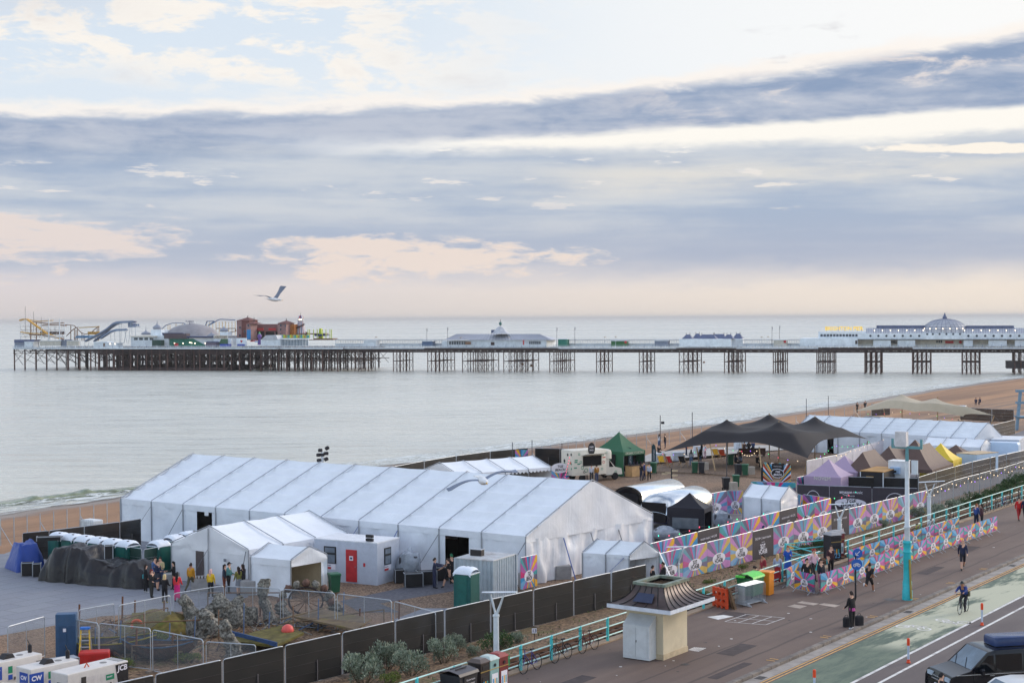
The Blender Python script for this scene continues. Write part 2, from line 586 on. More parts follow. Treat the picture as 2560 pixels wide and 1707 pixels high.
def build_sea():
 b=MB()
 ys=[-1500,30,120,250,450,800,1600,4000,12000,45000]
 xs=[-30000,-8000,-1500,-400,-150,0,150,400,1500,8000,30000]
 rows=[[(x,y,SEA_Z)for x in xs]for y in ys]
 b.loft(rows,MAT_SEA,closed=False)
 tag(b.build('sea'),kind='structure')
 f=MB()
 rows=[]
 for i,w in enumerate(SHORE[3:-4]):
  j=i+3
  a=(SHORE[j+1]-SHORE[j-1])
  nrm=Vector((a.y,-a.x,0)).normalized()
  k=1.5*mnoise.noise(Vector((j*0.9,0,0)))
  rows.append([tuple(w+nrm*(o+k)+Vector((0,0,zz)))for o,zz in((-7,0.012),(-3,0.015),(-0.5,0.03),(2.6,0.30))])
 f.loft(rows,MAT_FOAM,closed=False)
 tag(f.build('shore_foam',smooth=180),kind='stuff')
 br=MB()
 pts=[P(u,v,SEA_Z)for u,v in((-60,1272),(60,1258),(140,1248),(230,1238),(320,1229),(420,1218))]
 line=[]
 for i in range(len(pts)-1):
  line+=[pts[i].lerp(pts[i+1],j/10)for j in range(10)]
 rows=[]
 for i,q in enumerate(line):
  t=i/(len(line)-1)
  h=0.75*math.sin(math.pi*min(1,t*1.02))**0.5*(0.75+0.6*mnoise.noise(Vector((i*0.33,5,0))))
  h=max(0.1,h)
  nrm=Vector((E_N.x,E_N.y,0))*-1
  rows.append([tuple(q+nrm*o+Vector((0,0,zz*h)))for o,zz in((-4.5,-0.02),(-2.4,0.45),(-0.8,0.95),(0.0,1.0),(0.45,0.7),(0.4,0.3),(0.7,0.02))])
 br.loft(rows,mat('breaker water',(122,130,108),0.25,var=0.25,scale=0.8,bump=0.4,bscale=2.0),closed=False)
 o=br.build('breaking_wave',smooth=180)
 tag(o,kind='structure')
 fm=MB()
 rows=[]
 for i,q in enumerate(line):
  nrm=Vector((E_N.x,E_N.y,0))*-1
  k=1.0+0.7*mnoise.noise(Vector((i*0.5,1,0)))
  h=0.35+0.3*mnoise.noise(Vector((i*0.41,9,2)))
  rows.append([tuple(q+nrm*o+Vector((0,0,zz)))for o,zz in((0.35,0.05),(0.9*k,max(0.12,h)),(1.6*k,0.16),(3.2*k,0.05))])
 fm.loft(rows,MAT_FOAM,closed=False)
 tag(fm.build('wave_foam',smooth=180),kind='stuff')
build_sea()
def m_asphalt(base,alt,patch):
 def f(g,pos,p):
  s,n,z=along(g,pos)
  grain=g.noise(pos,26.0,5,0.75)
  big=g.noise(pos,0.22,6,0.6,0.3)
  lanes=g.noise(g.vec(s*0.04,n*0.9,0.0),1.0,5,0.6)
  c=g.mix(g.smooth(big*0.5+lanes*0.5,0.36,0.62),lin(*base),lin(*alt))
  sp=g.noise(pos,0.55,7,0.7,0.6)
  c=g.mix(g.smooth(sp,0.62,0.72)*0.6,c,lin(*patch))
  c=g.mix(g.smooth(g.noise(pos,1.7,4,0.6),0.68,0.74)*0.5,c,lin(*patch))
  crack=g.math('ABSOLUTE',n-3.35+(g.noise(g.vec(s*0.2,0.0,0.0),1.0,3)-0.5)*0.5)
  c=g.mix(g.smooth(crack,0.10,0.03)*0.75,c,lin(*patch))
  c2=g.math('ABSOLUTE',n-1.55+(g.noise(g.vec(s*0.25,4.0,0.0),1.0,3)-0.5)*0.4)
  c=g.mix(g.smooth(c2,0.13,0.03)*0.8,c,lin(*patch))
  c=g.mix(g.smooth(grain,0.35,0.7)*0.35,c,tuple(a*1.35 for a in lin(*alt)))
  g.put(p.inputs['Base Color'],c)
  p.inputs['Roughness'].default_value=0.85
  bump(g,p,grain,0.35,0.02)
 return f
def m_lane(g,pos,p):
 s,n,z=along(g,pos)
 streak=g.noise(g.vec(s*0.55,n*2.4,0.0),1.0,7,0.68,0.3)
 big=g.noise(pos,0.35,5,0.6)
 c=g.mix(g.smooth(streak*0.6+big*0.4,0.38,0.62),lin(76,92,80),lin(104,116,98))
 sun_n=g.noise(g.vec(s*0.16+n*0.35,n*0.30-s*0.05,3.0),1.0,4,0.55,0.4)
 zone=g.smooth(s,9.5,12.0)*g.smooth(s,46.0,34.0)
 sunlit=g.smooth(sun_n+(streak-0.5)*0.35,0.40,0.52)*zone  # pale patches: sunlight thrown back from windows, painted into the lane colour
 c=g.mix(sunlit*0.85,c,lin(190,188,164))
 g.put(p.inputs['Base Color'],c)
 p.inputs['Roughness'].default_value=0.8
 bump(g,p,g.noise(pos,20.0,4,0.7),0.3,0.02)
def m_paving(g,pos,p):
 s,n,z=along(g,pos)
 br=g.node('ShaderNodeTexBrick')
 g.put(br.inputs['Vector'],g.vec(s*0.06,n*0.06+0.3,0.0))
 br.inputs['Scale'].default_value=3.0
 br.inputs['Mortar Size'].default_value=0.004
 br.inputs['Color1'].default_value=(*lin(132,134,142),1)
 br.inputs['Color2'].default_value=(*lin(122,124,134),1)
 br.inputs['Mortar'].default_value=(*lin(92,92,98),1)
 c=S(g,br.outputs['Color'])
 st=g.noise(pos,0.3,7,0.65,0.5)
 c=g.mix(g.smooth(st,0.52,0.68)*0.5,c,lin(118,118,126))
 c=g.mix(g.smooth(g.noise(pos,6.0,5,0.7),0.5,0.75)*0.25,c,lin(178,176,178))
 g.put(p.inputs['Base Color'],c)
 p.inputs['Roughness'].default_value=0.75
def m_soil(g,pos,p):
 peb=g.voro(pos,9.0,out='Color')
 pr,_,_=g.sep(peb)
 f=pr*0.5+g.noise(pos,3.0,8,0.7)*0.5
 c=g.mix(g.smooth(f,0.25,0.7),lin(66,48,36),lin(142,114,86))
 moss=g.noise(pos,0.5,7,0.68,0.4)
 c=g.mix(g.smooth(moss,0.53,0.68)*0.7,c,lin(92,92,50))
 c=g.mix(g.smooth(g.noise(pos,1.3,6,0.7),0.56,0.7)*0.6,c,lin(64,48,36))
 g.put(p.inputs['Base Color'],c)
 p.inputs['Roughness'].default_value=0.95
 bump(g,p,f,0.8,0.06)
MAT_PROM=ground_mat('promenade asphalt',m_asphalt((88,72,66),(106,88,79),(60,49,48)))
MAT_ROAD=ground_mat('road asphalt',m_asphalt((84,75,75),(100,90,88),(62,56,59)))
MAT_PATH=ground_mat('path asphalt',m_asphalt((104,100,104),(118,113,116),(84,80,84)))
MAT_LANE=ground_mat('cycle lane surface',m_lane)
MAT_PAVING=ground_mat('concrete paving',m_paving)
MAT_SOIL=ground_mat('planted shingle',m_soil)
def m_kerb(g,pos,p):
 s,n,z=along(g,pos)
 c=g.mix(g.smooth(g.noise(pos,1.4,6,0.7),0.35,0.65),lin(96,88,84),lin(132,122,114))
 j=g.math('ABSOLUTE',g.math('FRACT',s/0.92)-0.5)
 c=g.mix(g.smooth(j,0.47,0.49)*0.85,c,lin(44,40,40))
 c=g.mix(g.smooth(g.noise(g.vec(g.math('FLOOR',s/0.92),0.0,0.0),3.7,1),0.5,0.62)*0.35,c,lin(78,72,70))
 g.put(p.inputs['Base Color'],c)
 p.inputs['Roughness'].default_value=0.85
MAT_KERB=ground_mat('kerb stone',m_kerb)
MAT_WHITE_LINE=mat('white road paint',(214,210,206),0.7,var=0.15,scale=3,dirt=((150,140,138),0.7))
MAT_YELLOW_LINE=mat('yellow road paint',(206,158,88),0.7,var=0.2,scale=3,dirt=((150,120,100),0.7))
def strip(name,mtl,s0,s1,n0,n1,z,step=6.0,kind='structure',z1=None):
 b=MB()
 k=max(1,int((s1-s0)/step))
 b.loft([[tuple(PR(s0+(s1-s0)*i/k,n0,z)),tuple(PR(s0+(s1-s0)*i/k,n1,z if z1 is None else z1))]for i in range(k+1)],mtl,closed=False)
 return tag(b.build(name),kind=kind)
S0,S1=-60.0,420.0
def build_ground():
 b=MB()
 b.loft([[tuple(PR(s,n,z))for n,z in((0.28,0.0),(8.78,0.0))]for s in range(-60,421,10)],MAT_PROM,closed=False)
 tag(b.build('promenade'),kind='structure')
 k=MB()
 prof=((0.0,ROAD_Z-0.3),(0.0,-0.012),(0.02,0.008),(0.28,0.008),(0.28,-0.3))
 k.loft([[tuple(PR(s,n,z))for n,z in prof]for s in range(-60,421,10)],MAT_KERB,closed=False)
 tag(k.build('kerb'),kind='structure')
 e=MB()
 prof=((8.42,0.0),(8.42,0.06),(8.86,0.06),(8.9,0.03),(8.9,-1.6))
 e.loft([[tuple(PR(s,n,z))for n,z in prof]for s in range(-60,421,10)],mat('edging concrete',(150,128,108),0.9,var=0.25,scale=0.8,dirt=((104,96,62),0.7)),closed=False)
 tag(e.build('promenade_edge_kerb'),kind='structure')
 strip('road',MAT_ROAD,S0,S1,0.0,-16.0,ROAD_Z)
 strip('gutter',mat('gutter slabs',(150,142,136),0.85,var=0.2,scale=1.5),S0,S1,-0.02,-0.62,ROAD_Z+0.004)
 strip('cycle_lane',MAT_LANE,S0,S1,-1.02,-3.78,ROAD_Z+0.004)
 road=MB()
 def line(n0,n1,m,s0=S0,s1=S1,z=ROAD_Z+0.008):
  q=max(1,int((s1-s0)/8))
  road.loft([[tuple(PR(s0+(s1-s0)*i/q,n0,z)),tuple(PR(s0+(s1-s0)*i/q,n1,z))]for i in range(q+1)],m,closed=False)
 line(-0.66,-0.74,MAT_YELLOW_LINE)
 line(-0.86,-0.94,MAT_YELLOW_LINE)
 line(-3.80,-3.96,MAT_WHITE_LINE)
 line(-4.75,-4.90,MAT_WHITE_LINE)
 for i in range(-3,30):
  line(-7.7,-7.82,MAT_WHITE_LINE,i*6.0+2,i*6.0+4)
 for s in(-1.2,4.6,10.4,16.2,22.0,27.8,33.6):
  for ds in(0,0.35):
   road.add([tuple(PR(s+ds,0.30,0.012)),tuple(PR(s+ds,0.72,0.012)),tuple(PR(s+ds+0.09,0.72,0.012)),tuple(PR(s+ds+0.09,0.30,0.012))],[(0,1,2,3)],MAT_YELLOW_LINE)
 def wheel(cs,cn,r,w=0.10):
  for i in range(20):
   a0,a1=2*math.pi*i/20,2*math.pi*(i+1)/20
   road.add([tuple(PR(cs+rr*math.cos(a),cn+rr*math.sin(a),ROAD_Z+0.008))for rr,a in((r-w,a0),(r,a0),(r,a1),(r-w,a1))],[(0,1,2,3)],MAT_WHITE_LINE)
 def seg(a,b,w=0.09):
  a,b=Vector(a),Vector(b)
  d=(b-a).normalized()
  q=Vector((-d.y,d.x))*w/2
  road.add([tuple(PR(p.x,p.y,ROAD_Z+0.009))for p in(a-q,b-q,b+q,a+q)],[(0,1,2,3)],MAT_WHITE_LINE)
 for(cs,cn,sg)in((15.6,-1.95,1),(18.2,-3.05,-1)):
  a,c2=(cs,cn+0.55),(cs,cn-0.55)
  wheel(a[0],a[1],0.36);wheel(c2[0],c2[1],0.36)
  seg(a,(cs+0.1*sg,cn));seg(c2,(cs+0.5*sg,cn-0.3));seg((cs+0.1*sg,cn),(cs+0.5*sg,cn-0.3))
  seg((cs+0.5*sg,cn-0.3),(cs+0.55*sg,cn+0.25));seg((cs+0.55*sg,cn+0.25),a);seg((cs+0.1*sg,cn),(cs+0.65*sg,cn+0.3));seg((cs+0.7*sg,cn-0.45),(cs+0.5*sg,cn-0.2))
 tag(road.build('road_markings'),kind='structure')
 pm=MB()
 def quad(u0,v0,u1,v1,u2,v2,u3,v3,m,z=0.006):
  pm.add([tuple(P(u,v,z))for u,v in((u0,v0),(u1,v1),(u2,v2),(u3,v3))],[(0,1,2,3)],m)
 slabm=mat('pale slabs',(168,152,140),0.8,var=0.2,scale=1.5)
 quad(1768,1541,1808,1536,1834,1540,1795,1548,MAT_WHITE_LINE)
 quad(1968,1515,1986,1510,2018,1514,2000,1520,slabm)
 quad(1992,1506,2005,1502,2048,1508,2034,1512,slabm)
 quad(2046,1510,2060,1507,2101,1512,2087,1517,slabm)
 A,B_,C,D=P(1812,1553),P(1866,1535),P(1962,1544),P(1914,1561)
 def chalk(a,b,w=0.05):
  d=(b-a).normalized()
  q=Vector((-d.y,d.x,0))*w/2
  pm.add([tuple(p+Vector((0,0,0.006)))for p in(a-q,b-q,b+q,a+q)],[(0,1,2,3)],MAT_WHITE_LINE)
 for i in range(4):
  chalk(A.lerp(D,i/3),B_.lerp(C,i/3))
 for i in range(3):
  chalk(A.lerp(B_,i/2),D.lerp(C,i/2))
 A,B_,C,D=P(1722,1624),P(1738,1617),P(1764,1619),P(1744,1628)
 for i in range(6):
  chalk(A.lerp(D,i/5),B_.lerp(C,i/5),0.07)
 cover,dark,tar=mat('cast iron cover',(70,64,64),0.6,metal=0.2,var=0.3,scale=8),mat('dark drain iron',(34,32,34),0.7),mat('tarmac patch',(72,62,62),0.9,var=0.2,scale=2)
 quad(2206,1497,2224,1494,2244,1498,2226,1502,cover)
 quad(1700,1660,1712,1656,1726,1659,1714,1663,cover)
 for s_,n_,a_,c_ in((4.5,2.3,2.6,0.9),(12.5,5.8,1.2,1.6),(-4.5,5.2,2.2,0.8),(30.0,2.6,3.2,0.7),(24.5,5.9,0.9,1.4),(0.2,0.85,3.5,0.5),(40,3.4,2.4,1.1)):
  pm.add([tuple(PR(s_+x,n_+y,0.004))for x,y in((0,0),(a_,0.05),(a_,c_),(0.05,c_))],[(0,1,2,3)],tar)
 for s_ in(1.7,19.0,36.5):
  for k in range(6):
   pm.add([tuple(PR(s_+k*0.1+x,y,ROAD_Z+0.009))for x,y in((0,-0.12),(0.06,-0.12),(0.06,-0.5),(0,-0.5))],[(0,1,2,3)],dark)
 r_=random.Random(12)
 for _ in range(70):
  s_,n_,k=r_.uniform(-8,55),r_.uniform(0.5,8.2),r_.uniform(0.03,0.09)
  pm.add([tuple(PR(s_+k*math.cos(a),n_+k*math.sin(a),0.005))for a in(0,1.3,2.5,3.9,5.1)],[(0,1,2,3,4)],dark if r_.random()<0.5 else MAT_WHITE_LINE)
 tag(pm.build('promenade_markings'),kind='structure')
 b=MB()
 prof=((8.7,BED_Z),(11.9,BED_Z),(12.6,-0.62),(15.4,-0.9),(16.6,SITE_Z+0.02),(17.4,SITE_Z-0.05))
 rows=[]
 for i in range(-20,105):
  s=i*3.0
  rows.append([tuple(PR(s,n,z+(0.10*mnoise.noise(Vector((s*0.3,n*0.9,0)))if 12<n<16 else 0)))for n,z in prof])
 b.loft(rows,MAT_SOIL,closed=False)
 tag(b.build('planted_strip',smooth=180),kind='structure')
 rust=mat('rusty rail',(104,72,56),0.6,metal=0.3,var=0.3)
 sleeper=mat('sleeper timber',(72,58,50),0.9,var=0.3)
 r=MB()
 for n in(9.75,10.6):
  r.loft([[tuple(PR(s,n+o,BED_Z+z))for o,z in((-0.035,0.05),(-0.035,0.2),(0.035,0.2),(0.035,0.05))]for s in range(-60,300,12)],rust,closed=False)
 r.loft([[tuple(PR(s,11.15+o,BED_Z+z))for o,z in((-0.03,0.08),(-0.03,0.24),(0.03,0.24),(0.03,0.08))]for s in range(-60,300,12)],rust,closed=False)
 for i in range(-30,260):
  r.box(PR(i*0.75,10.3,BED_Z+0.03),(0.24,2.1,0.1),sleeper,YAW_S)
 tag(r.build('railway_track'),kind='structure')
 def flat(name,px,m,dz):
  q=MB()
  q.poly([tuple(P(u,v,SITE_Z)+Vector((0,0,dz)))for u,v in px],m)
  return tag(q.build(name),kind='structure')
 flat('paved_apron',[(-500,1700),(-500,1395),(10,1384),(100,1352),(440,1352),(500,1400),(640,1400),(620,1492),(500,1525),(250,1540),(110,1568),(0,1588)],MAT_PAVING,0.008)
 setts=mat('dark setts',(84,84,92),0.8,var=0.3,scale=4)
 flat('setts_path',[(850,1502),(1000,1470),(1150,1428),(1190,1432),(1130,1478),(950,1508),(1000,1530),(900,1530)],setts,0.012)
 flat('grey_slab_path',[(985,1548),(1060,1520),(1120,1520),(1300,1550),(1200,1600),(1000,1580)],MAT_PAVING,0.012)
 flat('event_yard',[(1500,1450),(1600,1350),(1640,1290),(1900,1240),(2080,1240),(2360,1255),(2160,1300),(1800,1412)],MAT_PATH,0.008)
 b=MB()
 b.loft([[tuple(PR(s,n,z))for n,z in((17.0,SITE_Z+0.014),(23.6+0.12*max(0,s-60),SITE_Z+0.014))]for s in range(62,300,8)],MAT_PATH,closed=False)
 tag(b.build('seafront_path'),kind='structure')
 flat('boardwalk',[(1560,1160),(1640,1128),(1900,1112),(2050,1118),(1900,1128),(1700,1145)],mat('pale boardwalk',(168,164,160),0.8,var=0.15),0.01)
build_ground()
# ---------------------------------------------------------------- the pier and everything standing on it
PL=P(33,925,SEA_Z)
PRT=P(2470,936,SEA_Z)
PA=(PRT-PL).normalized()
PW=Vector((-PA.y,PA.x,0))
PYAW=math.atan2(PA.y,PA.x)
DECK=3.62
WHITE_P=mat('white painted timber',(222,228,234),0.6,var=0.10,scale=0.6,dirt=((176,186,196),0.5))
CREAM_P=mat('cream painted timber',(206,200,188),0.7,var=0.15,scale=0.7)
DARK_IRON=mat('dark pier iron',(58,43,42),0.75,var=0.35,scale=0.9)
IRON_BROWN=mat('weathered pier iron',(84,60,54),0.8,var=0.35,scale=0.8)
SLATE=mat('blue slate roof',(84,94,124),0.6,var=0.18,scale=1.2)
ZINC=mat('grey zinc roof',(178,179,186),0.5,var=0.15,scale=0.8)
GLASS_D=mat('dark window glass',(54,66,82),0.12,var=0.2,scale=0.5,spec=0.6)
TEAL_C=mat('green canopy cloth',(44,116,100),0.75,var=0.2,scale=0.8)
STEEL_B=mat('blue painted steel',(84,106,140),0.5,var=0.15)
YELLOW_S=mat('yellow painted steel',(188,142,52),0.55,var=0.2,scale=1.5)
BROWN_S=mat('rust brown steel',(122,92,70),0.7,var=0.25,scale=1.5)
WHITE_S=mat('white painted steel',(196,200,206),0.5,var=0.12)
RED_P=mat('red paint',(186,44,48),0.55,var=0.12)
BRICK_PINK=mat('pink painted render',(150,116,114),0.8,var=0.14,scale=0.8)
BRICK_RED=mat('red brown painted wall',(108,62,58),0.8,var=0.2,scale=0.8)
ROOF_RED=mat('dull red roof',(102,56,52),0.75,var=0.2,scale=1.2)
OCHRE=mat('ochre cladding',(178,112,54),0.75,var=0.15)
BLUE_P=mat('bright blue paint',(40,128,190),0.5,var=0.12)
LIME=mat('lime green paint',(176,190,58),0.55,var=0.15)
NAVY_P=mat('navy paint',(46,56,96),0.5)
PURPLE_P=mat('purple paint',(106,72,146),0.5)
LAMP_ON=glow('lit pier bulb',(255,232,200),5.0)
SIGN_ON=glow('lit yellow letters',(255,214,66),1.1)
def Q(u,v,w=0.0):
 """Point at pixel (u, v) on the upright plane w metres behind the pier's near edge."""
 d=CAM_R.to_3x3()@Vector(((u-CX)/F_PX,-(v-CY)/F_PX,-1.0))
 o=PL+PW*w-CAM_O
 return CAM_O+d*(o.dot(PW)/d.dot(PW))
def T_at(u,w=0.0):
 return(Q(u,868,w)-PL).dot(PA)
def PT(t,w,z):
 q=PL+PA*t+PW*w
 return Vector((q.x,q.y,z))
def fac(b,u0,v0,u1,v1,w,d,m):
 """Block whose near face fills the pixel box, d metres deep."""
 A,B,C,D=Q(u0,v1,w),Q(u1,v1,w),Q(u1,v0,w),Q(u0,v0,w)
 return b.slab([A,B,C,D],PW*d,m)
def facp(b,pts,w,d,m):
 return b.slab([Q(u,v,w)for u,v in pts],PW*d,m)
def on_pier(name,label,cat,u,w=0.0,group=None):
 """Empty with the pier's axis as local x; geometry is given in world space and moved into it."""
 p=Q(u,868,w)
 return thing(name,label,cat,(p.x,p.y,DECK),0.0,group)
def put(b,name,root,smooth=None,label=None):
 """Build world-space geometry as a part of root."""
 inv=Matrix.Translation(-root.location)
 b.v=[tuple(inv@Vector(p))for p in b.v]
 return b.build(name,root,smooth,label)
def build_pier():
 t_neck=T_at(858)
 t_end=T_at(2560)+60
 pier=on_pier('pier','long Victorian seaside pier on dark iron legs reaching into the sea','pier',1280)
 d=MB()
 d.slab([PT(0,0,DECK),PT(t_neck,0,DECK),PT(t_neck,48,DECK),PT(0,48,DECK)],(0,0,-0.5),DARK_IRON)
 d.slab([PT(t_neck,1.2,DECK),PT(t_end,1.2,DECK),PT(t_end,17,DECK),PT(t_neck,17,DECK)],(0,0,-0.5),DARK_IRON)
 for ua,ub in((1060,1395),(1690,1840),(2205,2600)):
  ta,tb=T_at(ua),T_at(ub)
  d.slab([PT(ta,0.2,DECK+0.01),PT(tb,0.2,DECK+0.01),PT(tb,22,DECK+0.01),PT(ta,22,DECK+0.01)],(0,0,-0.52),DARK_IRON)
 put(d,'deck',pier)
 f=MB()
 f.beam(PT(0,-0.05,DECK-0.05),PT(t_neck,-0.05,DECK-0.05),0.08,0.45,WHITE_P)
 f.beam(PT(t_neck,1.1,DECK-0.05),PT(T_at(2045),1.1,DECK-0.05),0.08,0.32,WHITE_P)
 f.beam(PT(T_at(2282),0.1,DECK-0.05),PT(t_end,0.1,DECK-0.05),0.08,0.35,WHITE_P)
 put(f,'fascia',pier)
 g=MB()
 for w in(0.15,12,24,36,47.5):
  g.beam(PT(0,w,DECK-1.2),PT(t_neck,w,DECK-1.2),0.3,0.25,DARK_IRON)
  g.beam(PT(0,w,DECK-2.1),PT(t_neck,w,DECK-2.1),0.25,0.2,DARK_IRON)
 for w in(1.5,6.5,11.5,16.5):
  g.beam(PT(t_neck,w,DECK-0.75),PT(t_end,w,DECK-0.75),0.3,0.35,DARK_IRON)
  g.beam(PT(t_neck,w,DECK-1.55),PT(t_end,w,DECK-1.55),0.3,0.25,DARK_IRON)
  n=int((t_end-t_neck)/1.5)
  for i in range(n):
   a=t_neck+(t_end-t_neck)*i/n
   b_=t_neck+(t_end-t_neck)*(i+1)/n
   z0,z1=(DECK-0.8,DECK-1.55)if i%2 else(DECK-1.55,DECK-0.8)
   g.beam(PT(a,w,z0),PT(b_,w,z1),0.12,0.22,DARK_IRON)
 n=int(t_neck/2.0)
 for i in range(n):
  a,b_=t_neck*i/n,t_neck*(i+1)/n
  z0,z1=(DECK-0.4,DECK-2.1)if i%2 else(DECK-2.1,DECK-0.4)
  for w in(0.2,12):
   g.beam(PT(a,w,z0),PT(b_,w,z1),0.12,0.18,DARK_IRON)
 put(g,'girder',pier)
 r=MB()
 def rail(ta,tb,w):
  for z in(1.05,0.55):
   r.beam(PT(ta,w,DECK+z),PT(tb,w,DECK+z),0.05,0.07,WHITE_P)
  k=int((tb-ta)/1.6)
  for i in range(k+1):
   r.beam(PT(ta+(tb-ta)*i/k,w,DECK),PT(ta+(tb-ta)*i/k,w,DECK+1.25),0.09,0.09,STEEL_B if i%2==0 else WHITE_P)
  k=int((tb-ta)/0.5)
  for i in range(k+1):
   r.beam(PT(ta+(tb-ta)*i/k,w,DECK+0.1),PT(ta+(tb-ta)*i/k,w,DECK+1.0),0.07,0.07,WHITE_P)
 rail(0,t_neck,0.1)
 rail(t_neck,t_end,1.3)
 rail(t_neck,t_end,16.8)
 put(r,'railing',pier)
 zb=SEA_Z-3.0
 rnd=random.Random(3)
 t=0.6
 while t<t_neck:
  b=MB()
  frac=t/t_neck
  ws=[0.5,8,16,24,32,40,47]if 0.22<frac<0.66 else[0.5,12,24,36,47]
  if frac<0.22:
   ws=[0.5,16,32,47]
  for w in ws:
   jt,rr=rnd.uniform(-0.5,0.5),rnd.choice((0.24,0.3,0.38,0.3))
   b.tube([PT(t+jt,w,zb),PT(t+jt,w,DECK-0.4)],rr,IRON_BROWN if w<1 else DARK_IRON,6)
   hi,mid=DECK-2.0,SEA_Z+3.2
   if rnd.random()<0.8:
    b.beam(PT(t+jt,w,hi),PT(t+4.0,w,SEA_Z+2.2),0.14,0.14,DARK_IRON)
   if rnd.random()<0.8:
    b.beam(PT(t+jt,w,mid),PT(t+4.0,w,hi),0.14,0.14,DARK_IRON)
   if 0.25<frac:
    b.beam(PT(t+jt,w,mid+1.0),PT(t+4.4,w,mid+1.0),0.16,0.24,DARK_IRON)
    if frac<0.64:
     b.beam(PT(t+jt,w,SEA_Z+0.5),PT(t+4.4,w,SEA_Z+0.5),0.2,1.1+rnd.random(),DARK_IRON)
     if rnd.random()<0.6:b.beam(PT(t,w,DECK-1.6-rnd.random()),PT(t+4.4,w,DECK-1.6-rnd.random()),0.2,1.2,DARK_IRON)
     if rnd.random()<0.5:b.tube([PT(t+1.7,w+2,zb),PT(t+1.7,w+2,DECK-0.4)],rr*1.5,DARK_IRON,5)
  for i in range(len(ws)-1):
   b.beam(PT(t,ws[i],DECK-2.2),PT(t,ws[i+1],SEA_Z+2.0),0.12,0.12,DARK_IRON)
  put(b,'pile_bent',pier)
  t+=rnd.uniform(2.5,4.4)if 0.22<frac<0.66 else(rnd.uniform(3.4,4.6)if frac>0.22 else 5.2)
 for u0,u1,n in((887,931,4),(983,1026,4),(1069,1136,6),(1156,1246,8),(1259,1346,8),(1374,1436,6),(1491,1530,5),(1598,1636,5),(1698,1753,6),(1811,1863,6),(1933,1968,5),(2042,2089,7),(2162,2205,7),(2281,2327,8),(2406,2447,8),(2537,2590,8)):
  b=MB()
  wide=21.0 if(u0>1060 and u1<1440)or 1690<u0<1870 or u0>2270 else 16.0
  t0,t1=T_at(u0,1.5),T_at(u1,wide)+0.1
  t1=max(t1,t0+3.0)
  near_n=max(2,n//2)
  for w in(1.5,wide*0.55,wide):
   ts=[t0+(t1-t0)*i/(near_n)for i in range(near_n+1)]
   for q in ts:
    b.tube([PT(q,w,zb),PT(q,w,DECK-1.4)],0.19,IRON_BROWN,6)
   for i in range(near_n):
    for za,zc in((DECK-1.6,SEA_Z+4.2),(SEA_Z+4.2,SEA_Z+0.2)):
     b.beam(PT(ts[i],w,za),PT(ts[i+1],w,zc),0.07,0.07,DARK_IRON)
     b.beam(PT(ts[i+1],w,za),PT(ts[i],w,zc),0.07,0.07,DARK_IRON)
   b.beam(PT(t0,w,SEA_Z+4.2),PT(t1,w,SEA_Z+4.2),0.2,0.28,DARK_IRON)
  for q in(t0,t1):
   b.beam(PT(q,1.5,SEA_Z+4.2),PT(q,wide,SEA_Z+4.2),0.2,0.25,DARK_IRON)
  put(b,'pile_cluster',pier)
 b=MB()
 fac(b,2516,903,2600,921,3.0,10,mat('wet dark concrete',(62,56,58),0.7,var=0.2))
 st=on_pier('concrete_groyne','dark concrete block in the sea under the landward end of the pier','groyne',2540,5)
 put(b,'body',st)
 b=MB()
 b.beam(Q(628,922,-1.2),Q(700,872,-1.2),0.7,0.5,DARK_IRON)
 b.beam(Q(628,916,-1.2),Q(700,866,-1.2),0.1,0.1,DARK_IRON)
 put(b,'gangway',pier)
build_pier()
def windows(b,u0,u1,v0,v1,w,n,m,gap=0.3):
 step=(u1-u0)/n
 for i in range(n):
  fac(b,u0+step*(i+gap/2),v0,u0+step*(i+1-gap/2),v1,w-0.06,0.1,m)
def onion(root,u,v_base,v_bulge,v_tip,w,r,name='onion_dome'):
 c=Q(u,v_base,w)
 zb,zt=c.z,Q(u,v_tip,w).z
 zm=Q(u,v_bulge,w).z
 h=zt-zb
 b=MB()
 k=zm-zb
 prof=[(r*0.72,0),(r*0.98,k*0.5),(r,k),(r*0.86,k*1.7),(r*0.5,k*2.4),(r*0.22,k*2.9),(r*0.10,k*3.6),(0.06,h)]
 b.lathe(prof,mat('grey lead dome',(138,142,156),0.45,var=0.12),16,c)
 return put(b,name,root,60)
